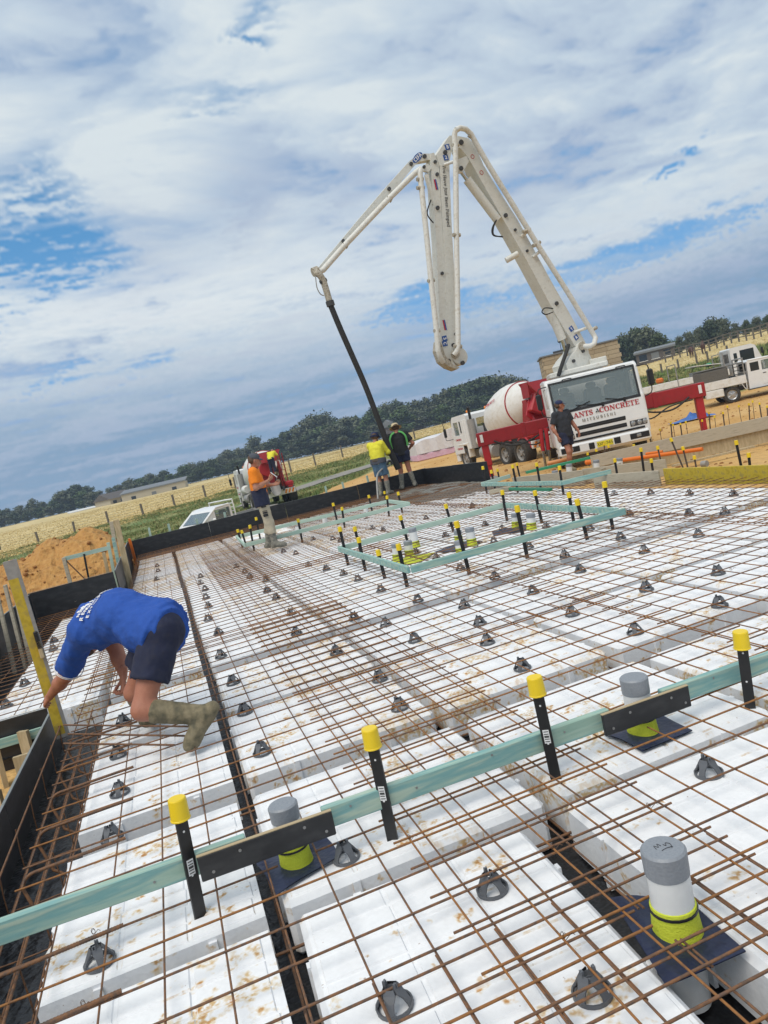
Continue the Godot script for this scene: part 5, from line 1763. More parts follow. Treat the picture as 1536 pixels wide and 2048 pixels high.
	var ov = part(Dm, "maker_badge", mb, M.text_blue)
	text(ov, "badge_letters", "CIFA", 0.14, M.text_white, Transform3D(lb, lc + lb.z * 0.007), true)
	var sc = bp3(892.5, 392, -0.178)
	var sd = (bp3(895, 430, -0.178) - bp3(889, 352, -0.178)).normalized()
	var sz = -boom_xf.basis.z.normalized()
	text(Bm, "script", "You Have Just Been Pumped", 0.125, M.text_black, Transform3D(Basis(sd, sz.cross(sd).normalized(), sz), sc), false, true, 0.004, true)
	for q in [[872, 369, -0.155], [889.5, 650, -0.155]]:
		var c = bp3(q[0], q[1], q[2])
		for k in 2:
			mb = MB.new()
			mb.box(Vector3(0.035, 0.28, 0.006), c + boom_xf.basis.x * (0.04 * k - 0.02), boom_xf.basis)
			part(Cm, "sticker", mb, M.text_blue if k == 0 else M.text_red)
	for q in [[945, 313], [963, 345]]:
		mb = MB.new()
		var c = bp3(q[0], q[1], -0.224)
		mb.tube(arc(c, 0.055, boom_xf.basis.x, Vector3.UP, 0, TAU, 14), 0.008, 5)
		part(A, "warning_ring", mb, M.text_red)
	mb = MB.new()                                # black hose bundle up the side of the turret
	mb.tube(curve([bp3(1117, 752, -0.2), bp3(1122, 735, -0.3), bp3(1130, 712, -0.3), bp3(1137, 690, -0.2)], 4), 0.06, 8)
	part(t, "hose_bundle", mb, M.rubber)

# local +z is forward, origin at the middle of the nose on the ground
func mixer(label: String, at: Vector3, heading: Vector3, detail: bool):
	var t = thing("mixer_truck", label, "mixer truck", at, atan2(heading.x, heading.z))
	var prof = [[0.0, 0.75], [0.02, 1.2], [-0.02, 1.62], [-0.22, 2.35], [-0.38, 2.5], [-1.75, 2.54], [-1.85, 2.45], [-1.85, 0.95], [-1.5, 0.95], [-1.35, 1.15], [-0.7, 1.15], [-0.5, 0.75]]
	cab_shell(t, prof, 2.3, 0.05, [[Vector3(2.06, 0.72, 0.5), Vector3(0, 1.98, -0.12), Vector3(-0.26, 0, 0)], [Vector3(3.0, 0.62, 0.5), Vector3(0, 1.93, -0.62)], [Vector3(3.0, 0.55, 0.16), Vector3(0, 1.98, -1.08)], [Vector3(1.3, 0.4, 0.3), Vector3(0, 2.05, -1.85)]], M.white_paint)
	var mb = MB.new()
	mb.box(Vector3(2.04, 0.70, 0.012), Vector3(0, 1.98, -0.12), Basis(Vector3.RIGHT, -0.26))
	part(t, "windscreen", mb, M.glass)
	for s in [-1.0, 1.0]:
		mb = MB.new()
		mb.box(Vector3(0.012, 0.6, 0.48), Vector3(s * 1.12, 1.93, -0.62))
		part(t, "side_window", mb, M.glass)
		mb = MB.new()
		mb.box(Vector3(0.012, 0.5, 0.14), Vector3(s * 1.13, 1.98, -1.08))
		part(t, "quarter_window", mb, M.glass_dark)
		mb = MB.new()
		mb.cbox(Vector3(0.14, 0.42, 0.08), 0.03, Vector3(s * 1.42, 1.85, 0.10))
		var mr = part(t, "mirror", mb, M.black)
		mb = MB.new()
		mb.tube(curve([Vector3(s * 1.12, 2.4, -0.25), Vector3(s * 1.42, 2.38, 0.08), Vector3(s * 1.43, 2.05, 0.1)], 3), 0.016, 6)
		mb.tube(curve([Vector3(s * 1.12, 1.5, -0.1), Vector3(s * 1.42, 1.5, 0.08), Vector3(s * 1.43, 1.65, 0.1)], 3), 0.016, 6)
		part(mr, "mirror_arm", mb, M.black)
		mb = MB.new()
		mb.cbox(Vector3(0.02, 0.85, 0.75), 0.008, Vector3(s * 1.152, 1.2, -0.66))
		var dr = part(t, "door", mb, M.white_paint)
		text(dr, "lettering", "CONCRETE", 0.12, M.text_red, Transform3D(Basis(Vector3.UP, s * PI / 2), Vector3(s * 1.167, 1.42, -0.66)))
		text(dr, "lettering", "CONCRETE", 0.12, M.text_red, Transform3D(Basis(Vector3.UP, s * PI / 2), Vector3(s * 1.167, 1.0, -0.66)))
		for z in [-1.4, -1.62]:
			mb = MB.new()
			mb.cbox(Vector3(0.03, 1.1, 0.14), 0.02, Vector3(s * 1.15, 1.75, z))
			part(t, "cab_rib", mb, M.white_paint)
		mb = MB.new()
		mb.cbox(Vector3(0.3, 0.12, 1.0), 0.04, Vector3(s * 1.03, 1.18, -0.98))
		mb.cbox(Vector3(0.3, 0.7, 0.1), 0.03, Vector3(s * 1.03, 0.9, -1.5))
		part(t, "mudguard", mb, M.white_dusty)
		wheel(t, Vector3(s * 1.0, 0.5, -0.98), 0.5, 0.3, M.steel, s)
		for z in [-4.9, -6.2]:
			wheel(t, Vector3(s * 0.98, 0.5, z), 0.5, 0.5, M.steel, s)
		mb = MB.new()
		mb.tube(arc(Vector3(s * 0.98, 0.5, -4.9), 0.6, Vector3.BACK, Vector3.UP, 0.2, 2.2, 8), 0.05, 6)
		mb.tube(arc(Vector3(s * 0.98, 0.5, -6.2), 0.6, Vector3.BACK, Vector3.UP, 0.9, 2.9, 8), 0.05, 6)
		part(t, "wheel_arch", mb, M.red_bright)
	mb = MB.new()
	mb.cbox(Vector3(2.25, 0.42, 0.3), 0.06, Vector3(0, 0.58, -0.08))
	part(t, "bumper", mb, M.white_paint)
	mb = MB.new()
	for x in [-0.42, 0.42]:
		mb.box(Vector3(0.1, 0.24, 6.6), Vector3(x, 0.95, -4.0))
	mb.box(Vector3(0.9, 1.3, 0.6), Vector3(0, 1.3, -2.3))
	part(t, "chassis", mb, M.steel_dark)
	mb = MB.new()                                # stack and tanks
	mb.tube([Vector3(1.05, 0.95, -2.12), Vector3(1.05, 2.25, -2.12)], 0.17, 16)
	var mu = part(t, "muffler", mb, M.steel)
	mb = MB.new()
	mb.tube([Vector3(1.05, 2.25, -2.12), Vector3(1.05, 2.62, -2.12), Vector3(1.1, 2.8, -2.2)], 0.06, 10)
	part(mu, "tailpipe", mb, M.black)
	mb = MB.new()
	mb.lathe([[0.0, -0.45], [0.2, -0.45], [0.26, -0.38], [0.26, 0.38], [0.2, 0.45], [0.0, 0.45]], 16, Transform3D(Basis(Vector3.RIGHT, PI / 2), Vector3(1.0, 1.25, -3.0)))
	part(t, "water_tank", mb, M.white_dusty)
	mb = MB.new()
	mb.lathe([[0.0, -0.6], [0.26, -0.6], [0.3, -0.54], [0.3, 0.54], [0.26, 0.6], [0.0, 0.6]], 16, Transform3D(Basis(Vector3.RIGHT, PI / 2), Vector3(0.95, 0.7, -3.2)))
	part(t, "fuel_tank", mb, M.steel)
	# drum, tilted up to the rear
	var ax = Vector3(0, 0.20, -1.0).normalized()
	var dx = Vector3.RIGHT
	var dxf = Transform3D(Basis(dx, ax, dx.cross(ax)), Vector3(0, 1.75, -2.55))
	mb = MB.new()
	var dp = []
	for q in [[0.0, 0.0], [0.45, 0.02], [0.72, 0.28], [0.94, 0.62], [1.08, 1.05], [1.15, 1.55], [1.16, 2.0], [1.10, 2.45], [0.97, 2.9], [0.82, 3.3], [0.66, 3.7], [0.56, 3.95], [0.54, 3.98], [0.46, 3.9]]:
		dp.append(q)
	# smooth the profile
	var sm = []
	for i in dp.size() - 1:
		for k in 3:
			var a: Array = dp[maxi(i - 1, 0)]
			var b: Array = dp[i]
			var c: Array = dp[i + 1]
			var d: Array = dp[mini(i + 2, dp.size() - 1)]
			sm.append([cubic_interpolate(b[0], c[0], a[0], d[0], k / 3.0), cubic_interpolate(b[1], c[1], a[1], d[1], k / 3.0)])
	sm.append(dp[dp.size() - 1])
	mb.lathe(sm, 36, dxf)
	var dm = part(t, "drum", mb, M.white_dusty)
	mb = MB.new()
	mb.lathe([[0.985, 2.885], [1.01, 2.89], [0.995, 2.92], [0.965, 2.92]], 36, dxf)
	part(dm, "drum_band", mb, M.red_paint)
	for k in 8:                                   # lettering bent round the drum, one letter at a time
		var a = -0.33 + k * 0.094
		var n = dxf.basis * Vector3(cos(a - 0.15 + 0.2), 0, 0) 
		var ang = 0.55
		var y = 1.35 + k * 0.12
		var r = 1.175
		var dirn = (dxf.basis * Vector3(cos(ang), 0, -sin(ang))).normalized()
		if dirn.y < 0.0:
			dirn = (dxf.basis * Vector3(cos(ang), 0, sin(ang))).normalized()
		var pos = dxf * Vector3(0, y, 0) + dirn * (r + 0.012)
		var xx = -(dxf.basis.y.normalized()) * -1.0
		text(dm, "letter", "CONCRETE"[k], 0.17, M.text_red, Transform3D(Basis(xx, dirn.cross(xx).normalized(), dirn), pos), true)
	# rear frame, hopper and chutes
	mb = MB.new()
	for s in [-1.0, 1.0]:
		mb.prism([[-5.2, 1.0], [-6.8, 1.0], [-6.9, 1.3], [-6.5, 2.5], [-6.2, 2.5], [-5.9, 1.6]], 0.08, Transform3D(Basis(Vector3.UP, -PI / 2), Vector3(s * 0.62, 0, 0)))
	mb.cbox(Vector3(1.4, 0.2, 0.2), 0.02, Vector3(0, 1.6, -6.3))
	part(t, "rear_frame", mb, M.red_paint)
	mb = MB.new()
	mb.prism([[-0.75, 3.15], [0.75, 3.15], [0.42, 2.55], [-0.42, 2.55]], 0.06, Transform3D(Basis(), Vector3(0, 0, -6.35)))
	mb.prism([[-0.75, 3.15], [0.75, 3.15], [0.42, 2.55], [-0.42, 2.55]], 0.06, Transform3D(Basis(Vector3.RIGHT, 0.35), Vector3(0, 0.15, -8.05)))
	for s in [-1.0, 1.0]:
		mb.prism([[-6.35, 3.15], [-6.95, 3.15], [-6.85, 2.55], [-6.35, 2.55]], 0.05, Transform3D(Basis(Vector3.UP, -PI / 2), Vector3(s * 0.66, 0, 0)))
	part(t, "charge_hopper", mb, M.red_paint)
	mb = MB.new()
	mb.cbox(Vector3(0.75, 0.75, 0.35), 0.05, Vector3(0.28, 2.2, -6.75), Basis(Vector3.BACK, 0.5))
	mb.prism([[-0.4, 2.3], [0.5, 2.5], [0.75, 1.9], [0.2, 1.3], [-0.2, 1.3]], 0.08, Transform3D(Basis(), Vector3(0.1, 0, -6.62)))
	part(t, "chute_box", mb, M.red_bright)
	mb = MB.new()
	for i in 8:
		var a = PI + PI * i / 7.0
		mb.bar(Vector3(cos(a) * 0.24, 1.55 + sin(a) * 0.2, -6.7), Vector3(cos(a) * 0.24 + 0.1, 0.85 + sin(a) * 0.2, -7.7), 0.12, 0.02, Vector3(cos(a), sin(a), 0.1))
	part(t, "chute", mb, M.steel)
	mb = MB.new()
	mb.cbox(Vector3(0.06, 2.0, 0.05), 0.01, Vector3(-0.85, 1.9, -6.75))
	mb.cbox(Vector3(0.06, 2.0, 0.05), 0.01, Vector3(-0.5, 1.9, -6.75))
	for k in 6:
		mb.box(Vector3(0.32, 0.03, 0.03), Vector3(-0.675, 1.05 + k * 0.3, -6.75))
	part(t, "ladder", mb, M.red_paint)
	mb = MB.new()
	mb.cbox(Vector3(2.2, 0.3, 0.1), 0.02, Vector3(0, 0.75, -7.0))
	var rb = part(t, "rear_bar", mb, M.white_dusty)
	for s in [-1.0, 1.0]:
		for k in 3:
			mb = MB.new()
			mb.box(Vector3(0.1, 0.24, 0.012), Vector3(s * (0.55 + k * 0.2), 0.75, -7.055), Basis(Vector3.BACK, 0.5))
			part(rb, "warning_stripe", mb, M.lamp_orange)
		mb = MB.new()
		mb.cbox(Vector3(0.45, 0.3, 0.5), 0.08, Vector3(s * 0.85, 1.15, -6.85))
		part(t, "rear_mudguard", mb, M.red_bright)
		mb = MB.new()
		mb.cbox(Vector3(0.25, 0.1, 0.04), 0.01, Vector3(s * 0.85, 0.98, -7.12))
		part(t, "tail_lamp", mb, M.lamp_red)
	mb = MB.new()
	mb.cbox(Vector3(0.2, 0.12, 0.12), 0.03, Vector3(0.5, 2.62, -0.9))
	mb.cbox(Vector3(0.1, 0.14, 0.1), 0.03, Vector3(-0.3, 2.62, -1.1))
	part(t, "roof_lamp", mb, M.lamp_orange)
	return t

func mixers():
	mixer("white mixer truck with red chutes backed up behind the pump truck", Vector3(15.2, -0.5, -29.0), Vector3(-0.027, 0, -1.0), true)
	var p = at_d(512, 985, 49.0)
	p.y = land_h(p.x, p.z) + 0.05
	var h = Vector3(sin(deg_to_rad(-2.0)), 0, -cos(deg_to_rad(-2.0)))
	mixer("white mixer truck seen from its red rear on the paddock side", p, h, false)

# local +z forward, origin between the wheels on the ground
func ute(label: String, at: Vector3, heading: Vector3, kind: int, m: Material):
	var t = thing("utility_truck", label, "ute", at, atan2(heading.x, heading.z))
	var W = 1.72
	var back = -0.25 if kind == 0 else -0.75
	var prof = [[2.35, 0.5], [2.42, 0.75], [2.32, 0.98], [1.35, 1.10], [0.62, 1.62], [0.35, 1.70], [back + 0.1, 1.72], [back, 1.64], [back - 0.05, 0.45], [0.9, 0.42], [1.0, 0.75], [1.25, 0.88], [1.75, 0.88], [2.0, 0.75], [2.1, 0.5]]
	var cuts = [[Vector3(1.46, 0.66, 0.26), Vector3(0, 1.36, 0.99), Vector3(-0.98, 0, 0)], [Vector3(3.0, 0.42, 0.78), Vector3(0, 1.37, 0.22)], [Vector3(1.2, 0.35, 0.3), Vector3(0, 1.42, back)]]
	if kind == 1:
		cuts.append([Vector3(3.0, 0.38, 0.36), Vector3(0, 1.38, -0.46)])
	cab_shell(t, prof, W, 0.05, cuts, m)
	var mb = MB.new()
	mb.box(Vector3(1.44, 0.64, 0.01), Vector3(0, 1.36, 0.985), Basis(Vector3.RIGHT, -0.98))
	part(t, "windscreen", mb, M.glass)
	for s in [-1.0, 1.0]:
		mb = MB.new()
		mb.box(Vector3(0.01, 0.42, 0.78), Vector3(s * 0.84, 1.37, 0.22))
		part(t, "side_window", mb, M.glass)
		if kind == 1:
			mb = MB.new()
			mb.box(Vector3(0.01, 0.38, 0.36), Vector3(s * 0.845, 1.38, -0.46))
			part(t, "rear_side_window", mb, M.glass_dark)
		mb = MB.new()
		mb.tube([Vector3(s * 0.83, 1.66, 0.5), Vector3(s * 0.83, 1.69, back + 0.05)], 0.045, 8)
		mb.tube([Vector3(s * 0.845, 1.1, 1.35), Vector3(s * 0.83, 1.65, 0.52)], 0.04, 8)
		part(t, "roof_edge", mb, m)
		mb = MB.new()
		mb.cbox(Vector3(0.014, 0.55, 0.95), 0.006, Vector3(s * 0.863, 0.82, 0.25))
		var dr = part(t, "door", mb, m)
		mb = MB.new()
		mb.cbox(Vector3(0.02, 0.03, 0.14), 0.006, Vector3(s * 0.875, 1.02, -0.1))
		part(dr, "handle", mb, M.black)
		mb = MB.new()
		mb.cbox(Vector3(0.2, 0.16, 0.1), 0.04, Vector3(s * 0.98, 1.18, 0.78))
		part(t, "mirror", mb, m)
		mb = MB.new()
		mb.cbox(Vector3(0.3, 0.18, 0.1), 0.03, Vector3(s * 0.65, 0.82, 2.36))
		part(t, "headlight", mb, M.lamp)
		for z in [1.5, -1.55]:
			wheel(t, Vector3(s * 0.76, 0.36, z), 0.36, 0.24, M.alloy if kind == 1 else M.steel, s)
		mb = MB.new()
		mb.box(Vector3(0.25, 0.04, 1.5), Vector3(s * 0.85, 0.42, -0.1))
		part(t, "side_step", mb, M.steel_dark)
	mb = MB.new()
	mb.cbox(Vector3(1.5, 0.5, 0.4), 0.1, Vector3(0, 0.95, -0.0))
	mb.cbox(Vector3(0.45, 0.6, 0.16), 0.06, Vector3(-0.4, 1.2, -0.1))
	mb.cbox(Vector3(0.45, 0.6, 0.16), 0.06, Vector3(0.4, 1.2, -0.1))
	part(t, "seats", mb, M.interior)
	mb = MB.new()
	for x in [-0.35, 0.35]:
		mb.box(Vector3(0.08, 0.14, 3.4), Vector3(x, 0.55, -0.95))
	part(t, "chassis", mb, M.steel_dark)
	# tray
	var tz0 = back - 0.12
	var tz1 = -2.75
	var tm: Material = M.steel if kind == 0 else M.white_dusty
	mb = MB.new()
	mb.cbox(Vector3(1.85, 0.1, tz0 - tz1), 0.01, Vector3(0, 0.80, (tz0 + tz1) / 2))
	var tr = part(t, "tray_floor", mb, tm)
	for s in [-1.0, 1.0]:
		mb = MB.new()
		mb.cbox(Vector3(0.04, 0.26, tz0 - tz1 - 0.02), 0.01, Vector3(s * 0.90, 0.98, (tz0 + tz1) / 2))
		part(t, "tray_side", mb, tm)
	mb = MB.new()
	mb.cbox(Vector3(1.8, 0.26, 0.04), 0.01, Vector3(0, 0.98, tz1))
	part(t, "tailgate", mb, tm)
	mb = MB.new()                                # headboard rack behind the cab
	for x in [-0.86, 0.86]:
		mb.tube(curve([Vector3(x, 0.85, tz0 - 0.04), Vector3(x, 1.75, tz0 - 0.04), Vector3(x * 0.9, 1.84, tz0 - 0.02), Vector3(0, 1.85, tz0)], 3), 0.03, 8)
	for k in 5:
		mb.box(Vector3(1.7, 0.035, 0.03), Vector3(0, 1.0 + k * 0.17, tz0 - 0.04))
	part(t, "headboard", mb, M.white_paint if kind == 0 else M.steel)
	if kind == 1:
		mb = MB.new()                            # grey covered half of the tray and tool box
		mb.cbox(Vector3(1.82, 0.70, 1.15), 0.05, Vector3(0, 1.28, tz1 + 0.62))
		part(t, "canvas_cover", mb, M.canvas_grey)
		mb = MB.new()
		mb.cbox(Vector3(1.84, 0.03, tz0 - tz1 - 0.1), 0.01, Vector3(0, 1.66, (tz0 + tz1) / 2))
		part(t, "rack_top", mb, M.canvas_grey)
		for s in [-1.0, 1.0]:
			mb = MB.new()
			mb.cbox(Vector3(0.3, 0.36, 0.75), 0.03, Vector3(s * 0.78, 0.55, tz1 + 0.5))
			part(t, "tool_box", mb, M.white_dusty)
			mb = MB.new()
			mb.tube(curve([Vector3(s * 0.9, 0.75, -0.9), Vector3(s * 0.92, 0.5, -0.92), Vector3(s * 0.92, 0.5, -0.98), Vector3(s * 0.92, 0.75, -1.1)], 2), 0.02, 6)
			part(t, "tie_rail", mb, M.white_dusty)
		mb = MB.new()
		mb.cbox(Vector3(0.9, 0.3, 0.35), 0.03, Vector3(0.2, 1.0, tz0 - 0.4))
		part(t, "tray_load", mb, M.steel_dark)
	return t

func flat_truck(label: String, at: Vector3, heading: Vector3):
	var t = thing("tray_truck", label, "truck", at, atan2(heading.x, heading.z))
	var prof = [[2.9, 0.55], [2.95, 1.0], [2.9, 1.3], [2.62, 2.1], [2.4, 2.22], [1.35, 2.22], [1.3, 2.15], [1.3, 0.7], [1.8, 0.7], [1.95, 0.95], [2.5, 0.95], [2.65, 0.55]]
	cab_shell(t, prof, 1.95, 0.05, [[Vector3(1.7, 0.72, 0.4), Vector3(0, 1.7, 2.78), Vector3(-0.33, 0, 0)], [Vector3(3.0, 0.62, 0.72), Vector3(0, 1.68, 2.15)], [Vector3(3, 0.5, 0.18), Vector3(0, 1.65, 1.55)], [Vector3(1.2, 0.5, 0.3), Vector3(0, 1.7, 1.3)]], M.white_paint)
	var mb = MB.new()
	mb.box(Vector3(1.68, 0.72, 0.01), Vector3(0, 1.7, 2.77), Basis(Vector3.RIGHT, -0.33))
	part(t, "windscreen", mb, M.glass)
	for s in [-1.0, 1.0]:
		mb = MB.new()
		mb.box(Vector3(0.01, 0.62, 0.72), Vector3(s * 0.96, 1.68, 2.15))
		part(t, "side_window", mb, M.glass_dark)
		mb = MB.new()
		mb.box(Vector3(0.01, 0.5, 0.18), Vector3(s * 0.96, 1.65, 1.55))
		part(t, "quarter_window", mb, M.glass_dark)
		mb = MB.new()
		mb.cbox(Vector3(0.12, 0.34, 0.1), 0.03, Vector3(s * 1.2, 1.75, 2.85))
		part(t, "mirror", mb, M.black)
		for z in [2.2, -1.9]:
			wheel(t, Vector3(s * 0.85, 0.4, z), 0.4, 0.26, M.steel, s)
		mb = MB.new()
		mb.cbox(Vector3(0.03, 0.34, 5.0), 0.01, Vector3(s * 1.05, 1.0, -1.4))
		part(t, "tray_side", mb, M.white_dusty)
		for z in [0.9, -1.6, -3.8]:
			mb = MB.new()
			mb.box(Vector3(0.05, 1.35, 0.05), Vector3(s * 1.05, 1.35, z))
			part(t, "rack_post", mb, M.steel)
	for z in [0.9, -1.6, -3.8]:
		mb = MB.new()
		mb.box(Vector3(2.1, 0.05, 0.05), Vector3(0, 2.04, z))
		part(t, "rack_rail", mb, M.steel)
	mb = MB.new()
	mb.cbox(Vector3(2.1, 0.1, 5.0), 0.01, Vector3(0, 0.85, -1.4))
	mb.box(Vector3(0.8, 0.2, 5.5), Vector3(0, 0.7, -1.0))
	part(t, "tray_floor", mb, M.steel)
	mb = MB.new()                                # tool body behind the cab: mesh guard and lockers
	mb.cbox(Vector3(2.0, 0.5, 1.6), 0.03, Vector3(0, 1.12, 0.3))
	part(t, "locker", mb, M.steel)
	mb = MB.new()
	mb.cbox(Vector3(2.0, 0.04, 1.5), 0.01, Vector3(0, 1.62, 0.1), Basis(Vector3.RIGHT, 0.12))
	part(t, "locker_lid", mb, M.white_dusty)
	for k in 9:
		mb = MB.new()
		mb.box(Vector3(0.02, 0.8, 0.02), Vector3(-0.9 + k * 0.225, 1.75, 1.2))
		part(t, "guard_bar", mb, M.steel)
	mb = MB.new()
	mb.cbox(Vector3(0.35, 0.3, 0.4), 0.08, Vector3(0.6, 1.35, -2.2))
	part(t, "fuel_can", mb, M.orange_plastic)
	mb = MB.new()
	mb.cbox(Vector3(0.3, 0.2, 0.25), 0.05, Vector3(0.4, 1.6, 0.5))
	part(t, "green_tool", mb, M.green_plastic)
	return t

func utes():
	# beyond the far board, nose to the soil heap
	var p = at_d(436, 1050, 33.0)
	p.y = at_d(440, 1002, 33.0).y - 1.86
	var vd = Vector3(p.x - EYE.x, 0, p.z - EYE.z).normalized()
	var rt = Vector3(-vd.z, 0, vd.x)
	ute("white ute with a rack behind its cab, parked beyond the far board", p, (-rt * 0.82 - vd * 0.57).normalized(), 0, M.white_paint)
	# by the paddock fence
	p = at_d(1455, 808, 37.0)
	vd = Vector3(p.x - EYE.x, 0, p.z - EYE.z).normalized()
	rt = Vector3(-vd.z, 0, vd.x)
	p.y = at_d(1455, 808, 37.0).y
	var hd = (rt * 0.97 + vd * 0.22).normalized()
	ute("white ute with grey canvas cover on its tray, parked on the sand", p + hd * 1.62 + vd * 0.8, hd, 1, M.white_paint)
	p = at_d(1412, 782, 46.0)
	hd = (rt * 0.96 + vd * 0.26).normalized()
	p.y = land_h(p.x, p.z) - 0.02
	flat_truck("white tray truck with a rack, parked behind the ute with canvas cover", p, hd)
	var tp = MB.new()
	var c = at_d(1378, 818, 31.0)
	for i in 10:
		for j in 6:
			var f = func(a: float, b: float) -> Vector3:
				return Vector3(a * 0.16, 0.05 + 0.28 * exp(-pow((a - 6.0) / 3.0, 2.0) - pow((b - 3.0) / 2.0, 2.0)) * (0.8 + 0.4 * sin(a * 2.1 + b * 1.3)), b * 0.14)
			tp.qa(f.call(i, j), f.call(i + 1, j), f.call(i + 1, j + 1), f.call(i, j + 1), Vector3(0, -9, 0))
	meta(part(self, "blue_tarp", tp, M.tarp_blue, Transform3D(Basis(Vector3.UP, -0.4), Vector3(c.x - 0.8, land_h(c.x, c.z), c.z - 0.4))), "crumpled blue tarp lying on the sand beside the pump outrigger", "tarp")

#TYPED
# ---------------------------------------------------------------- people
# a surface round tapered bones, joined with a smooth minimum and drawn as surface nets
# bone: [a, b, radius at a, radius at b, flat ends: 0 none, 1 at a, 2 at b, 3 both]
func sdf(mb: MB, bones: Array, k: float, cell: float, wrinkle := 0.0, xf := Transform3D()):
	var cnt := bones.size()
	var A := PackedVector3Array()
	var D := PackedVector3Array()
	var IL := PackedFloat32Array()
	var R1 := PackedFloat32Array()
	var R2 := PackedFloat32Array()
	var FL := PackedInt32Array()
	var lo := Vector3(1e9, 1e9, 1e9)
	var hi := -lo
	for b in bones:
		var a: Vector3 = b[0]
		var e: Vector3 = b[1]
		A.append(a)
		D.append(e - a)
		IL.append(1.0 / maxf((e - a).length_squared(), 1e-8))
		R1.append(b[2])
		R2.append(b[3])
		FL.append(b[4] if b.size() > 4 else 0)
		var r: float = maxf(b[2], b[3]) + k * 0.3 + cell * 2.0
		lo = lo.min(a - Vector3(r, r, r)).min(e - Vector3(r, r, r))
		hi = hi.max(a + Vector3(r, r, r)).max(e + Vector3(r, r, r))
	var bn := 6
	var nb := Vector3i(((hi - lo) / (cell * bn)).ceil())
	var nx := nb.x * bn
	var ny := nb.y * bn
	var nz := nb.z * bn
	var sx := nx + 1
	var sxy := sx * (ny + 1)
	var grid := PackedFloat32Array()
	grid.resize(sxy * (nz + 1))
	grid.fill(1.0)
	var fn := FastNoiseLite.new()
	fn.seed = 17
	fn.frequency = 9.0
	fn.fractal_octaves = 3
	var hd := cell * bn * 0.87
	var live := []
	for bz in nb.z:
		for by in nb.y:
			for bx in nb.x:
				var c := lo + Vector3(bx + 0.5, by + 0.5, bz + 0.5) * (cell * bn)
				var act := PackedInt32Array()
				var dmin := 1e9
				for i in cnt:
					var pa := c - A[i]
					var h := clampf(pa.dot(D[i]) * IL[i], 0.0, 1.0)
					var d := (pa - D[i] * h).length() - lerpf(R1[i], R2[i], h)
					if d < hd + k:
						act.append(i)
					dmin = minf(dmin, d)
				if act.is_empty():
					continue
				live.append(Vector3i(bx, by, bz))
				for z in bn + 1:
					for y in bn + 1:
						for x in bn + 1:
							var gx := bx * bn + x
							var gy := by * bn + y
							var gz := bz * bn + z
							var p := lo + Vector3(gx, gy, gz) * cell
							var s := 10.0
							for i in act:
								var pa := p - A[i]
								var hh := pa.dot(D[i]) * IL[i]
								var h := clampf(hh, 0.0, 1.0)
								var d := (pa - D[i] * h).length() - (R1[i] + (R2[i] - R1[i]) * h)
								if FL[i]:
									var L := D[i].length()
									if FL[i] & 1:
										d = maxf(d, -hh * L)
									if FL[i] & 2:
										d = maxf(d, (hh - 1.0) * L)
								var q := maxf(k - absf(s - d), 0.0) / k
								s = minf(s, d) - q * q * k * 0.25
							if wrinkle > 0.0:
								s += fn.get_noise_3d(p.x, p.y * 0.7, p.z) * wrinkle
							grid[gx + gy * sx + gz * sxy] = s
	var vid := {}
	var V := PackedVector3Array()
	for b: Vector3i in live:
		for z in bn:
			for y in bn:
				for x in bn:
					var gx := b.x * bn + x
					var gy := b.y * bn + y
					var gz := b.z * bn + z
					var o := gx + gy * sx + gz * sxy
					var g0 := grid[o]
					var g1 := grid[o + 1]
					var g2 := grid[o + sx]
					var g3 := grid[o + sx + 1]
					var g4 := grid[o + sxy]
					var g5 := grid[o + sxy + 1]
					var g6 := grid[o + sxy + sx]
					var g7 := grid[o + sxy + sx + 1]
					var m := int(g0 < 0) + int(g1 < 0) + int(g2 < 0) + int(g3 < 0) + int(g4 < 0) + int(g5 < 0) + int(g6 < 0) + int(g7 < 0)
					if m == 0 or m == 8:
						continue
					var acc := Vector3.ZERO
					var num := 0
					if (g0 < 0) != (g1 < 0): acc += Vector3(g0 / (g0 - g1), 0, 0); num += 1
					if (g2 < 0) != (g3 < 0): acc += Vector3(g2 / (g2 - g3), 1, 0); num += 1
					if (g4 < 0) != (g5 < 0): acc += Vector3(g4 / (g4 - g5), 0, 1); num += 1
					if (g6 < 0) != (g7 < 0): acc += Vector3(g6 / (g6 - g7), 1, 1); num += 1
					if (g0 < 0) != (g2 < 0): acc += Vector3(0, g0 / (g0 - g2), 0); num += 1
					if (g1 < 0) != (g3 < 0): acc += Vector3(1, g1 / (g1 - g3), 0); num += 1
					if (g4 < 0) != (g6 < 0): acc += Vector3(0, g4 / (g4 - g6), 1); num += 1
					if (g5 < 0) != (g7 < 0): acc += Vector3(1, g5 / (g5 - g7), 1); num += 1
					if (g0 < 0) != (g4 < 0): acc += Vector3(0, 0, g0 / (g0 - g4)); num += 1
					if (g1 < 0) != (g5 < 0): acc += Vector3(1, 0, g1 / (g1 - g5)); num += 1
					if (g2 < 0) != (g6 < 0): acc += Vector3(0, 1, g2 / (g2 - g6)); num += 1
					if (g3 < 0) != (g7 < 0): acc += Vector3(1, 1, g3 / (g3 - g7)); num += 1
					vid[o] = V.size()
					V.append(lo + (Vector3(gx, gy, gz) + acc / num) * cell)
	var N := PackedVector3Array()
	N.resize(V.size())
	var F := PackedInt32Array()
	var steps := [[1, sx, sxy], [sx, sxy, 1], [sxy, 1, sx]]
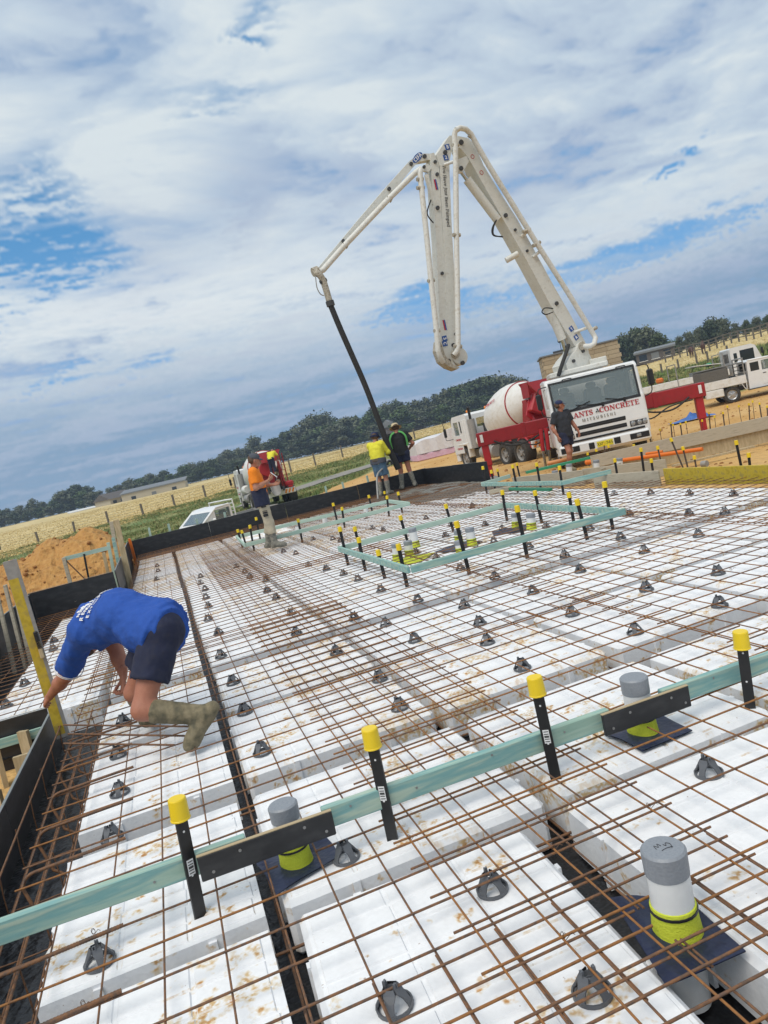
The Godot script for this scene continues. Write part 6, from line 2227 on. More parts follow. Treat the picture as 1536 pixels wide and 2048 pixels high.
	for o: int in vid:
		var g := grid[o]
		for st in steps:
			var e: int = o + st[0]
			if e >= grid.size() or (g < 0) == (grid[e] < 0):
				continue
			var i1 = vid.get(o - st[1])
			var i2 = vid.get(o - st[1] - st[2])
			var i3 = vid.get(o - st[2])
			if i1 == null or i2 == null or i3 == null:
				continue
			var i0: int = vid[o]
			if g < 0:
				F.append_array(PackedInt32Array([i0, i2, i1, i0, i3, i2]))
			else:
				F.append_array(PackedInt32Array([i0, i1, i2, i0, i2, i3]))
	for i in range(0, F.size(), 3):
		var a := V[F[i]]
		var nn := (V[F[i + 2]] - a).cross(V[F[i + 1]] - a)
		for j in 3:
			N[F[i + j]] += nn
	for i in N.size():
		N[i] = (xf.basis * N[i]).normalized()
		V[i] = xf * V[i]
	for i in F:
		mb.v.append(V[i])
		mb.n.append(N[i])
#END

var hands = {}
func hand(mb: MB, wrist: Vector3, fingers: Vector3, palm: Vector3, right: bool, curl: float, cell := 0.005, spread := 0.0):
	# built with the wrist at the origin, fingers along -y, palm facing +x for a right hand, thumb towards +z
	var key = "%s %.1f %.3f %.1f" % [right, curl, cell, spread]
	if not hands.has(key):
		var s = 1.0 if right else -1.0
		var b = []
		for i in 4:
			var z = -0.03 + i * 0.02
			b.append([Vector3(0, -0.005, z * 0.6), Vector3(0.002 * s, -0.088, z), 0.015, 0.0125])
			var L: float = [0.056, 0.072, 0.08, 0.07][i]
			var p = Vector3(0.002 * s, -0.09, z)
			var a = curl * 0.35
			for j in 3:
				var l: float = L * [0.46, 0.30, 0.24][j]
				var q = p + Vector3(sin(a) * s, -cos(a), (i - 1.5) * spread) * l
				b.append([p, q, 0.0095 - j * 0.0008, 0.0088 - j * 0.0008])
				p = q
				a += curl * 0.75
		var th = Vector3(0.008 * s, -0.025, 0.02)
		for q in [Vector3(0.016 * s, -0.055, 0.047), Vector3((0.022 + 0.012 * curl) * s, -0.085, 0.055 - 0.01 * curl), Vector3((0.028 + 0.02 * curl) * s, -0.108, 0.052 - 0.02 * curl)]:
			b.append([th, q, 0.0135 if th.y > -0.03 else 0.0105, 0.0105])
			th = q
		b.append([Vector3(0, 0.05, 0), Vector3(0, -0.01, 0), 0.029, 0.026])
		var h = MB.new()
		sdf(h, b, 0.008, cell)
		hands[key] = h
	var f: Vector3 = fingers.normalized()
	var x: Vector3 = (palm - f * palm.dot(f)).normalized() * (1.0 if right else -1.0)
	var bs = Basis(x, -f, x.cross(-f))
	var src: MB = hands[key]
	for i in src.v.size():
		mb.v.append(wrist + bs * src.v[i])
		mb.n.append(bs * src.n[i])

var head_cache = {}
func head(mb: MB, at: Vector3, bs: Basis, cell := 0.009):
	# origin at the base of the skull, face towards +z
	if not head_cache.has(cell):
		var h = MB.new()
		sdf(h, [[Vector3(0, 0.10, -0.025), Vector3(0, 0.13, 0.01), 0.088, 0.082], [Vector3(0, 0.04, 0.035), Vector3(0, 0.10, 0.03), 0.058, 0.07], [Vector3(-0.02, -0.005, 0.06), Vector3(0.02, -0.005, 0.06), 0.03, 0.03],
			[Vector3(0, 0.085, 0.098), Vector3(0, 0.05, 0.118), 0.012, 0.016], [Vector3(-0.035, 0.105, 0.085), Vector3(0.035, 0.105, 0.085), 0.016, 0.016], [Vector3(-0.018, 0.022, 0.093), Vector3(0.018, 0.022, 0.093), 0.012, 0.012],
			[Vector3(-0.083, 0.085, 0.0), Vector3(-0.088, 0.05, 0.005), 0.02, 0.012], [Vector3(0.083, 0.085, 0.0), Vector3(0.088, 0.05, 0.005), 0.02, 0.012], [Vector3(0, -0.06, -0.01), Vector3(0, 0.04, -0.01), 0.058, 0.056]], 0.022, cell)
		head_cache[cell] = h
	var src: MB = head_cache[cell]
	for i in src.v.size():
		mb.v.append(at + bs * src.v[i])
		mb.n.append((bs * src.n[i]).normalized())

func face_parts(t: Node3D, at: Vector3, bs: Basis, hair: Material, long := false):
	for s in [-1.0, 1.0]:
		var e = MB.new()
		e.lathe([[0.0, -0.011], [0.008, -0.007], [0.011, 0.0], [0.008, 0.007], [0.0, 0.011]], 8, Transform3D(bs, at + bs * Vector3(s * 0.032, 0.086, 0.088)))
		part(t, "eye", e, M.text_black)
	if hair:
		var h = MB.new()
		sdf(h, [[Vector3(0, 0.115, -0.045), Vector3(0, 0.15, 0.0), 0.086, 0.083], [Vector3(-0.05, 0.07, -0.055), Vector3(0.05, 0.07, -0.055), 0.05, 0.05], [Vector3(-0.075, 0.09, -0.01), Vector3(-0.075, 0.1, -0.03), 0.022, 0.02], [Vector3(0.075, 0.09, -0.01), Vector3(0.075, 0.1, -0.03), 0.022, 0.02]], 0.03, 0.012, 0.008, Transform3D(bs, at))
		part(t, "hair", h, hair)

func hat(t: Node3D, at: Vector3, bs: Basis, kind: String, m: Material, m2 = null):
	var mb = MB.new()
	if kind == "cap":
		var o = at + bs * Vector3(0, 0.125, -0.012)
		mb.lathe([[0.101, 0.0], [0.103, 0.03], [0.092, 0.065], [0.06, 0.092], [0.0, 0.1]], 20, Transform3D(bs * Basis(Vector3.RIGHT, 0.08), o))
		var c = part(t, "cap", mb, m)
		var v = MB.new()
		for i in 10:
			var a0 = -0.85 + 1.7 * i / 10.0
			var a1 = -0.85 + 1.7 * (i + 1) / 10.0
			var f = func(a: float, r: float, y: float) -> Vector3:
				return at + bs * (Vector3(0, 0.125, -0.012) + Vector3(sin(a) * r * 0.92, y, cos(a) * r))
			v.qa(f.call(a0, 0.098, 0.012), f.call(a1, 0.098, 0.012), f.call(a1, 0.175, -0.012), f.call(a0, 0.175, -0.012), at)
			v.qa(f.call(a0, 0.098, 0.006), f.call(a1, 0.098, 0.006), f.call(a1, 0.175, -0.018), f.call(a0, 0.175, -0.018), at + bs.y)
		part(t, "cap_peak", v, m2 if m2 else m)
	else:
		var brim = 0.175 if kind == "wide" else 0.125
		var drop = -0.02 if kind == "wide" else -0.045
		mb.lathe([[brim, drop], [0.125, -0.005], [0.104, 0.006], [0.102, 0.05], [0.088, 0.095], [0.04, 0.105], [0.0, 0.1]], 24, Transform3D(bs * Basis(Vector3.RIGHT, 0.1), at + bs * Vector3(0, 0.115, -0.01)))
		mb.lathe([[brim, drop - 0.004], [0.125, -0.01], [0.1, 0.0]], 24, Transform3D(bs * Basis(Vector3.RIGHT, 0.1), at + bs * Vector3(0, 0.115, -0.01)))
		part(t, "hat", mb, m)

# J: joints; o: clothing. left and right as the person's own
func figure(t: Node3D, J: Dictionary, o: Dictionary):
	var cell: float = o.get("cell", 0.02)
	var f: float = o.get("fat", 1.0)
	var lat: Vector3 = (J.SR - J.SL).normalized()
	var latp: Vector3 = (J.HR - J.HL).normalized()
	var P: Vector3 = (J.HL + J.HR) * 0.5
	var S: Vector3 = (J.SL + J.SR) * 0.5
	var mid = P.lerp(S, 0.48) + J.get("belly", Vector3.ZERO)
	var up = (S - P).normalized()
	var chest = S - up * 0.12
	var body = [[J.HL, J.HR, 0.10 * f, 0.10 * f], [P, mid, 0.11 * f, 0.11 * f]]
	for s in [-1.0, 1.0]:
		body.append([P + latp * 0.05 * s, mid + lat * 0.06 * s, 0.095 * f, 0.10 * f])
		body.append([mid + lat * 0.06 * s, chest + lat * 0.08 * s, 0.10 * f, 0.105 * f])
	body.append([J.SL, J.SR, 0.06, 0.06])
	body.append([S, J.head + (J.headbs as Basis) * Vector3(0, -0.02, -0.01), 0.065, 0.055])
	for s in ["L", "R"]:
		body.append([J["S" + s], J["E" + s], 0.053 * f, 0.044])
		body.append([J["E" + s], (J["E" + s] as Vector3).lerp(J["W" + s], 0.35), 0.045, 0.045])
		body.append([(J["E" + s] as Vector3).lerp(J["W" + s], 0.35), J["W" + s], 0.045, 0.029])
		body.append([J["H" + s], J["K" + s], 0.088 * f, 0.06])
		body.append([J["K" + s], (J["K" + s] as Vector3).lerp(J["A" + s], 0.35), 0.058, 0.06])
		body.append([(J["K" + s] as Vector3).lerp(J["A" + s], 0.35), J["A" + s], 0.06, 0.042])
		body.append([J["A" + s], J["T" + s], 0.04, 0.032])
	var mb = MB.new()
	sdf(mb, body, 0.04, cell)
	head(mb, J.head, J.headbs, o.get("headcell", 0.012))
	for s in ["L", "R"]:
		hand(mb, J["W" + s], J["F" + s], J["P" + s], s == "R", o.get("curl" + s, 0.6), o.get("handcell", 0.006))
	part(t, "body", mb, o.get("skin", M.skin))
	# shirt
	var sl: float = o.get("sleeve", 0.72)
	var g = 0.016
	var hem: float = o.get("hem", 0.06)
	var low = P + up * 0.12
	var shirt = [[P - up * hem, low, 0.115 * f + g, 0.115 * f + g, 1], [low, mid, 0.115 * f + g, 0.115 * f + g]]
	for s in [-1.0, 1.0]:
		shirt.append([P + latp * 0.078 * s - up * hem, low + latp * 0.07 * s, 0.102 * f + g, 0.1 * f + g, 1])
		shirt.append([low + latp * 0.07 * s, mid + lat * 0.065 * s, 0.1 * f + g, 0.102 * f + g])
		shirt.append([mid + lat * 0.065 * s, chest + lat * 0.08 * s, 0.102 * f + g, 0.108 * f + g])
	shirt.append([J.SL, J.SR, 0.066 + g, 0.066 + g])
	if o.has("cover"):
		for s in ["HL", "HR"]:
			shirt.append([J[s] + up * 0.16, J[s] - up * 0.035 + (o.cover as Vector3), 0.115 * f, 0.118 * f + g, 2])
	for s in ["L", "R"]:
		if sl > 1.0:
			shirt.append([J["S" + s], J["E" + s], 0.056 * f + g, 0.052 + g])
			shirt.append([J["E" + s], (J["E" + s] as Vector3).lerp(J["W" + s], sl - 1.0), 0.05 + g, 0.04 + g, 2])
		else:
			shirt.append([J["S" + s], (J["S" + s] as Vector3).lerp(J["E" + s], sl), 0.058 * f + g, 0.062 * f + g, 2])
	if o.has("shirt2"):                          # two-colour shirt: the lower band as its own piece
		var cut: float = o.shirt_split
		var band = []
		var q = P.lerp(S, cut)
		for s in [-1.0, 0.0, 1.0]:
			band.append([P + latp * 0.092 * s - up * hem, q + lat * 0.085 * s, 0.106 * f + g + 0.012, 0.110 * f + g + 0.010, 3])
		mb = MB.new()
		sdf(mb, band, 0.05, cell * 0.9, 0.004)
		part(t, "shirt_lower", mb, o.shirt2)
	mb = MB.new()
	sdf(mb, shirt, 0.05, cell * 0.9, o.get("wrinkle", 0.010))
	part(t, "shirt", mb, o.shirt)
	# shorts or trousers
	var pant = [[J.HL - latp * -0.01, J.HR, 0.105 * f + g, 0.105 * f + g], [P, P.lerp(mid, 0.45), 0.11 * f + g * 0.4, 0.108 * f + g * 0.4, 2]]
	for s in ["L", "R"]:
		var pl: float = o.get("leg", 0.75)
		if pl > 1.0:
			pant.append([J["H" + s], J["K" + s], 0.092 * f + g, 0.07 + g])
			pant.append([J["K" + s], (J["K" + s] as Vector3).lerp(J["A" + s], pl - 1.0), 0.07 + g, 0.068 + g, 2])
		else:
			pant.append([J["H" + s], (J["H" + s] as Vector3).lerp(J["K" + s], pl), 0.096 * f + g, 0.085 * f + g, 2])
	mb = MB.new()
	sdf(mb, pant, 0.035, cell * 0.9, o.get("wrinkle", 0.010))
	part(t, "trousers" if o.get("leg", 0.75) > 1.0 else "shorts", mb, o.pants)
	# boots
	for s in ["L", "R"]:
		var K: Vector3 = J["K" + s]
		var Aa: Vector3 = J["A" + s]
		var T: Vector3 = J["T" + s]
		var top: float = o.get("boot", 0.28)
		var fwd = (T - Aa)
		var dn = (Aa - K).normalized()
		var heel = Aa + dn * 0.045 - (fwd - dn * fwd.dot(dn)).normalized() * 0.045
		var ball = T - (T - Aa).normalized() * 0.04 + (o.get("bend" + s, Vector3.ZERO) as Vector3)
		mb = MB.new()
		sdf(mb, [[K.lerp(Aa, top), Aa, 0.074, 0.056, 1], [Aa, ball, 0.052, 0.045], [ball, T, 0.045, 0.04], [heel, Aa, 0.036, 0.05], [heel, ball, 0.036, 0.04]], 0.03, minf(cell, 0.014) if cell < 0.015 else cell * 0.75, 0.005)
		part(t, "boot", mb, o.get("boots", M.boots_mud))

func stand(fw: float, h := 1.78) -> Dictionary:    # upright figure facing +z
	var k = h / 1.78
	var J = {"HL": Vector3(0.09, 0.93, 0), "HR": Vector3(-0.09, 0.93, 0), "KL": Vector3(0.11, 0.5, 0.02), "KR": Vector3(-0.11, 0.5, 0.02), "AL": Vector3(0.12, 0.09, -0.03), "AR": Vector3(-0.12, 0.09, -0.03), "TL": Vector3(0.15, 0.04, 0.15), "TR": Vector3(-0.15, 0.04, 0.15),
		"SL": Vector3(0.185, 1.44, -0.01), "SR": Vector3(-0.185, 1.44, -0.01), "EL": Vector3(0.25, 1.15, -0.03), "ER": Vector3(-0.25, 1.15, -0.03), "WL": Vector3(0.26, 0.90, 0.05), "WR": Vector3(-0.26, 0.90, 0.05), "FL": Vector3(0, -1, 0.1), "FR": Vector3(0, -1, 0.1), "PL": Vector3(-1, 0, 0), "PR": Vector3(1, 0, 0), "head": Vector3(0, 1.56, 0.01)}
	for q in J:
		if not q in ["FL", "FR", "PL", "PR"]:
			J[q] = J[q] * k
	J.headbs = Basis()
	return J

func people():
	var t: Node3D
	var J: Dictionary
	# man in orange looking at his phone, seen from his right side
	t = thing("person", "standing worker in orange and navy work shirt, khaki trousers and boots, holding a phone", "person", Vector3(2.17, 0.287, -9.92), atan2(0.97, 0.24))
	J = stand(0.0, 1.80)
	J.ER = Vector3(-0.23, 1.16, -0.02); J.WR = Vector3(-0.12, 1.24, 0.22); J.FR = Vector3(0.3, 0.45, 0.8); J.PR = Vector3(0.5, 0.7, -0.4)
	J.EL = Vector3(0.23, 1.16, 0.02); J.WL = Vector3(0.10, 1.14, 0.27); J.FL = Vector3(-0.3, 0.0, 0.9); J.PL = Vector3(-0.6, 0.7, 0)
	J.KR = Vector3(-0.10, 0.5, 0.05); J.AR = Vector3(-0.11, 0.09, 0.06); J.TR = Vector3(-0.15, 0.04, 0.24)
	J.AL = Vector3(0.11, 0.09, -0.08); J.TL = Vector3(0.14, 0.04, 0.1)
	J.headbs = Basis(Vector3.RIGHT, 0.28)
	J.head += Vector3(0, -0.01, 0.02)
	figure(t, J, {"shirt": M.hivis_orange, "shirt2": M.shorts_navy, "shirt_split": 0.36, "pants": M.khaki, "leg": 1.55, "boots": M.boots_grey, "boot": 0.22, "hem": 0.13, "curlR": 1.0, "curlL": 0.6})
	face_parts(t, J.head, J.headbs, M.hair)
	hat(t, J.head, J.headbs, "cap", M.cap_grey, M.hat_navy)
	var mb = MB.new()
	mb.cbox(Vector3(0.075, 0.15, 0.01), 0.003, J.WR + Vector3(0.03, 0.08, 0.12), Basis(Vector3.RIGHT, -0.7))
	meta(part(self, "phone", mb, M.label_white, t.transform), "white phone held up in the hand of the man in orange", "phone")
	mb = MB.new()
	mb.lathe([[0.062, -0.02], [0.075, 0.0], [0.07, 0.03]], 16, Transform3D(Basis(Vector3.RIGHT, 0.3), Vector3(0, 1.505, 0.0)))
	part(t, "collar", mb, M.shorts_navy)
	for q in [[0.80, 0.03], [0.72, 0.012], [0.69, 0.03], [0.64, 0.05]]:
		mb = MB.new()
		mb.cbox(Vector3(0.012, q[1], 0.09), 0.003, Vector3(-0.215, q[0], 0.035))
		part(t, "pocket_tab", mb, M.black)
	# man in yellow holding the hose, seen from behind
	var p = at_h(772, 990, 0.30)
	t = thing("person", "worker in yellow shirt, denim shorts and blue bucket hat holding the hose", "person", Vector3(p.x, 0.29, p.z), atan2(0.75, -0.66))
	J = stand(0.0, 1.74)
	J.SL += Vector3(0.0, -0.02, 0.06); J.SR += Vector3(0.0, -0.02, 0.06); J.head += Vector3(0, -0.02, 0.09)
	J.EL = Vector3(0.27, 1.15, 0.2); J.WL = Vector3(0.10, 1.18, 0.40); J.FL = Vector3(-0.5, 0.1, 0.8); J.PL = Vector3(-0.7, 0, -0.5)
	J.ER = Vector3(-0.27, 1.13, 0.18); J.WR = Vector3(-0.10, 1.05, 0.40); J.FR = Vector3(0.5, 0.1, 0.8); J.PR = Vector3(0.7, 0, -0.5)
	J.headbs = Basis(Vector3.RIGHT, 0.25) * Basis(Vector3.UP, 0.2)
	figure(t, J, {"shirt": M.hivis_yellow, "shirt2": M.sweater_grey, "shirt_split": 0.22, "pants": M.denim, "leg": 0.86, "sleeve": 1.85, "boots": M.boots_grey, "boot": 0.25, "fat": 1.1, "hem": 0.04, "curlL": 1.4, "curlR": 1.4})
	face_parts(t, J.head, J.headbs, M.hair)
	hat(t, J.head, J.headbs, "bucket", M.hat_navy)
	mb = MB.new()
	mb.lathe([[0.185, 0.98], [0.19, 1.0], [0.19, 1.05], [0.185, 1.06]], 20, Transform3D(Basis.from_scale(Vector3(1.05, 1, 0.86)), Vector3(0, -0.03, 0)))
	part(t, "belt", mb, M.belt)
	# man in black with green stripes, from behind
	p = at_h(818, 976, 0.31)
	t = thing("person", "worker in black shirt with green stripes, navy shorts and straw hat, back turned", "person", Vector3(p.x, 0.31, p.z), atan2(0.28, -0.96))
	J = stand(0.0, 1.86)
	J.SL += Vector3(0.02, -0.02, 0.04); J.SR += Vector3(-0.02, -0.02, 0.04); J.head += Vector3(0, -0.03, 0.07)
	J.EL = Vector3(0.29, 1.15, 0.12); J.WL = Vector3(0.16, 0.98, 0.28); J.FL = Vector3(-0.2, -0.7, 0.6); J.PL = Vector3(-1, 0, -0.2)
	J.ER = Vector3(-0.38, 1.18, 0.0); J.WR = Vector3(-0.26, 1.05, 0.22); J.FR = Vector3(0.5, -0.3, 0.7); J.PR = Vector3(0.7, -0.3, -0.4)
	J.AL += Vector3(0.05, 0, 0); J.TL += Vector3(0.06, 0, 0); J.AR += Vector3(-0.05, 0, 0); J.TR += Vector3(-0.06, 0, 0)
	J.headbs = Basis(Vector3.RIGHT, 0.3) * Basis(Vector3.UP, 0.25)
	figure(t, J, {"shirt": M.shirt_black, "pants": M.shorts_navy, "leg": 0.5, "boots": M.boots_grey, "boot": 0.22, "fat": 1.22, "hem": 0.05, "skin": M.skin_red, "curlL": 1.4, "curlR": 1.4})
	face_parts(t, J.head, J.headbs, M.hair)
	hat(t, J.head, J.headbs, "wide", M.hat_straw)
	for s in [-1.0, 1.0]:
		mb = MB.new()
		var ln = curve([Vector3(s * 0.06, 1.58, -0.075), Vector3(s * 0.15, 1.53, -0.115), Vector3(s * 0.215, 1.42, -0.135), Vector3(s * 0.225, 1.28, -0.13), Vector3(s * 0.215, 1.15, -0.12)], 4)
		for i in ln.size() - 1:
			mb.bar(ln[i], ln[i + 1] + (ln[i + 1] - ln[i]) * 0.15, 0.05, 0.014, Vector3.FORWARD + Vector3(s * 0.5, 0.3, 0))
		part(t, "green_stripe", mb, M.green_trim)
	mb = MB.new()                                 # vibrator hose between the two men
	var c0: Vector3 = t.position
	mb.tube(curve([at_d(790, 922, c0.distance_to(EYE) * 0.985), at_d(775, 933, c0.distance_to(EYE) * 0.975), at_d(762, 940, c0.distance_to(EYE) * 0.965), at_d(754, 955, c0.distance_to(EYE) * 0.955), at_h(756, 998, 0.3)], 6), 0.025, 8)
	meta(part(self, "vibrator_hose", mb, M.steel), "thin grey vibrator hose trailing to the mesh behind the man in yellow", "hose")
	mb = MB.new()
	mb.tube(curve([at_d(775, 930, 19.6), at_d(776, 923, 19.6), at_d(781, 922, 19.6), at_d(785, 929, 19.6)], 4), 0.03, 8)
	meta(part(self, "hose_handle", mb, M.black), "black looped handle on the thin grey hose between the two men", "handle")
	# man in charcoal walking before the pump truck
	p = at_h(1160, 934, -0.1)
	p = p.lerp(Vector3(10.4, -0.1, -12.9), 1.0)
	t = thing("person", "man in charcoal polo shirt, dark shorts and cap walking past the pump truck", "person", p, atan2(0.15, 0.99))
	J = stand(0.0, 1.84)
	J.KR = Vector3(-0.11, 0.52, 0.14); J.AR = Vector3(-0.11, 0.1, 0.06); J.TR = Vector3(-0.13, 0.05, 0.26)
	J.KL = Vector3(0.11, 0.5, -0.08); J.AL = Vector3(0.12, 0.12, -0.3); J.TL = Vector3(0.13, 0.05, -0.13)
	J.ER = Vector3(-0.30, 1.18, -0.06); J.WR = Vector3(-0.29, 0.95, 0.06); J.EL = Vector3(0.29, 1.18, 0.02); J.WL = Vector3(0.33, 0.96, 0.12)
	J.headbs = Basis(Vector3.UP, 0.95)
	figure(t, J, {"shirt": M.shirt_char, "pants": M.shorts_navy, "leg": 0.62, "boots": M.boots_mud, "boot": 0.75, "fat": 1.12, "hem": 0.06, "skin": M.skin_red})
	face_parts(t, J.head, J.headbs, M.hair)
	hat(t, J.head, J.headbs, "cap", M.hat_navy)
	# person bent over the top of the far mixer
	p = at_d(537, 902, 41.2)
	t = thing("person", "worker in yellow high-visibility top bending over the far mixer's hopper", "person", p - Vector3(0, 1.35, 0), 2.6)
	J = stand(0.0, 1.7)
	for q in ["SL", "SR"]:
		J[q] = Vector3(J[q].x, 1.22, 0.32)
	J.EL = Vector3(0.28, 0.98, 0.42); J.ER = Vector3(-0.28, 0.98, 0.42); J.WL = Vector3(0.2, 0.78, 0.52); J.WR = Vector3(-0.2, 0.78, 0.52)
	J.head = Vector3(0, 1.24, 0.46)
	J.headbs = Basis(Vector3.RIGHT, 1.0)
	figure(t, J, {"shirt": M.hivis_yellow, "pants": M.shorts_navy, "leg": 1.8, "sleeve": 0.8, "boots": M.boots_mud, "boot": 0.6, "cell": 0.028, "headcell": 0.016, "handcell": 0.009})
	hat(t, J.head, J.headbs, "cap", M.hat_navy)
	kneeling_man()

func cloth_at(v: PackedVector3Array, c: Vector3, out: Vector3) -> float:     # how far out along a line the cloth lies
	var best = -10.0
	for p in v:
		var d = p - c
		var h = d.dot(out)
		if h > best and (d - out * h).length_squared() < 0.00025:
			best = h
	return best

func kneeling_man():
	var base = Vector3(0.1, 0.29, -1.0)
	var t = thing("person", "man in blue t-shirt, navy shorts and muddy boots kneeling over the mesh", "person", base)
	var g = func(x, y, z) -> Vector3:
		return at_z(x, y, z) - base
	var J = {}
	# his left side is nearer
	J.HL = g.call(322, 1262, -0.98); J.HR = g.call(318, 1240, -1.18)
	J.KL = g.call(284, 1420, -0.84); J.AL = g.call(408, 1430, -0.74); J.TL = g.call(380, 1492, -0.70)
	J.KR = g.call(268, 1385, -1.30); J.AR = g.call(303, 1432, -1.52); J.TR = g.call(290, 1440, -1.33)
	J.SL = g.call(166, 1262, -1.42); J.SR = g.call(178, 1232, -1.76)
	J.EL = g.call(131, 1352, -1.72); J.WL = g.call(100, 1392, -1.98); J.FL = (g.call(80, 1412, -2.12) - J.WL); J.PL = Vector3(0.2, -0.6, -0.6)
	J.ER = g.call(232, 1300, -1.72); J.WR = g.call(247, 1352, -1.62); J.FR = Vector3(-0.25, -1, 0.1); J.PR = Vector3(-0.9, 0.2, 0.2)
	J.head = g.call(187, 1250, -1.66)
	J.headbs = Basis(Vector3(0, 0, 1), Vector3(-0.61, -0.79, 0).normalized(), Vector3(0.79, -0.61, 0).normalized())
	J.belly = Vector3(0.0, 0.075, 0.0)
	figure(t, J, {"cell": 0.013, "headcell": 0.008, "handcell": 0.004, "shirt": M.shirt_blue, "pants": M.shorts_navy, "leg": 0.64, "boots": M.boots_mud, "boot": 0.16, "fat": 1.2, "sleeve": 0.82, "hem": 0.10, "cover": Vector3(-0.02, -0.03, 0.0), "skin": M.skin_red, "curlL": 0.9, "curlR": 1.5, "wrinkle": 0.014})
	face_parts(t, J.head, J.headbs, M.hair)
	# printing across the shoulders
	var S: Vector3 = (J.SR + J.SL) * 0.5
	var P: Vector3 = (J.HR + J.HL) * 0.5
	var up = (S - P).normalized()
	var out = Vector3(0.05, 0.93, 0.35)
	out = (out - up * out.dot(up)).normalized()
	var lx = up.cross(out)
	# letters laid on the cloth one by one
	var cloth: PackedVector3Array = (t.get_node("shirt") as MeshInstance3D).mesh.surface_get_arrays(0)[Mesh.ARRAY_VERTEX]
	var near = PackedVector3Array()
	for i in range(0, cloth.size(), 2):
		var e = cloth[i] - S
		if e.dot(out) > 0.02 and absf(e.dot(lx)) < 0.22 and e.dot(up) > -0.36:
			near.append(cloth[i])
	cloth = near
	var words = ["NEW HOMES", "RENOVATIONS", "EXTENSIONS"]
	for i in 3:
		var w2: String = words[i]
		for q in w2.length():
			var a = (q - w2.length() * 0.5 + 0.5) * 0.0265 - 0.03
			var c = S - up * (0.16 + 0.052 * i) + lx * a
			var dep = cloth_at(cloth, c, out)
			var d2 = cloth_at(cloth, c + lx * 0.03, out)
			var d0 = cloth_at(cloth, c - lx * 0.03, out)
			var u1 = cloth_at(cloth, c + up * 0.03, out)
			var u0 = cloth_at(cloth, c - up * 0.03, out)
			if minf(minf(dep, d2), minf(d0, minf(u1, u0))) < -5.0 or w2[q] == " ":
				continue
			var tx = (lx * 0.06 + out * clampf(d2 - d0, -0.1, 0.1)).normalized()
			var ty = (up * 0.06 + out * clampf(u1 - u0, -0.08, 0.08)).normalized()
			var tz = tx.cross(ty).normalized()
			text(t, "shirt_print", w2[q], 0.042, M.text_white, Transform3D(Basis(tx, tz.cross(tx), tz), c + out * dep + tz * 0.002), true, false, 0.003)
	var mb = MB.new()
	for q in [[-0.06, 0.0], [-0.03, 0.014], [0.0, 0.026], [0.03, 0.014], [0.06, 0.0], [-0.03, -0.005], [0.0, -0.005], [0.03, -0.005]]:
		var c: Vector3 = S - up * (0.105 - q[1]) + lx * (q[0] - 0.03)
		var dep = cloth_at(cloth, c, out)
		if dep > -5.0:
			mb.cbox(Vector3(0.028, 0.014, 0.004), 0.001, c + out * (dep + 0.001), Basis(lx, up, out) * Basis(Vector3.BACK, -q[0] * 8.0))
	part(t, "shirt_emblem", mb, M.text_white)
	# white piping at the near cuff
	var ax: Vector3 = (J.EL - J.SL).normalized()
	for i in 2:
		mb = MB.new()
		var cc: Vector3 = (J.SL as Vector3).lerp(J.EL, 0.79 + 0.025 * i)
		var sx = ax.cross(Vector3.BACK).normalized()
		mb.tube(arc(cc, 0.0975, sx, ax.cross(sx), 0, TAU, 22), 0.003, 5)
		part(t, "cuff_piping", mb, M.text_white)
	# drawstring
	mb = MB.new()
	var w: Vector3 = P.lerp(S, 0.1) + Vector3(-0.14, -0.2, 0.17)
	for i in 4:
		mb.tube(curve([w, w + Vector3(0.02 * sin(i * 2.0), -0.04, 0.012), w + Vector3(-0.02 + 0.012 * i, -0.09, 0.01), w + Vector3(0.01 * i - 0.02, -0.12 - 0.01 * i, 0.004)], 4), 0.003, 5)
	part(t, "drawstring", mb, M.text_white)

# ---------------------------------------------------------------- surroundings
func leaf_mat(r, g, b, sd) -> StandardMaterial3D:
	var m = noisy([Color(r * 0.65, g * 0.65, b * 0.65), Color(r, g, b), Color(r * 1.35, g * 1.3, b * 1.2)], 2.3, 0.7, sd, 4, 64, 0.0, 1.6)
	m.backlight_enabled = true
	m.backlight = lin(r * 0.5, g * 0.6, b * 0.3)
	return m

func crown(sd: int, wide: float, low: float, gappy: float, leaves: int, leaf: float) -> ArrayMesh:   # crown of a tree 10 m tall
	var rg = RandomNumberGenerator.new()
	rg.seed = sd
	var mb = MB.new()
	var clumps = []
	for i in 26:
		var a = rg.randf() * TAU
		var y = lerpf(low, 9.6, pow(rg.randf(), 0.8))
		var prof = sin(clampf((y - low + 0.6) / (10.2 - low), 0.05, 1.0) * PI * 0.93 + 0.15)
		var r = wide * maxf(prof, 0.12) * sqrt(rg.randf()) 
		clumps.append([Vector3(cos(a) * r, y, sin(a) * r), rg.randf_range(0.65, 1.35) * (1.0 + wide * 0.08)])
	for i in leaves:
		var c: Array = clumps[rg.randi() % clumps.size()]
		var d = Vector3(rg.randfn(), rg.randfn() * 0.75, rg.randfn())
		d = d.normalized() * pow(rg.randf(), 0.45) * c[1] * (1.0 + gappy * rg.randf())
		var p: Vector3 = c[0] + d
		var u = Vector3(rg.randfn(), rg.randfn(), rg.randfn()).normalized()
		var v = u.cross(Vector3(rg.randfn(), rg.randfn(), rg.randfn())).normalized()
		var s = leaf * rg.randf_range(0.6, 1.3)
		var n = (d.normalized() + Vector3(0, 0.4, 0) + u.cross(v) * 0.5).normalized()
		mb.t3(p - u * s, p + v * s * 0.55, p + u * s, n, n, n)
		mb.t3(p - u * s, p + u * s, p - v * s * 0.5, n, n, n)
	return mb.done()

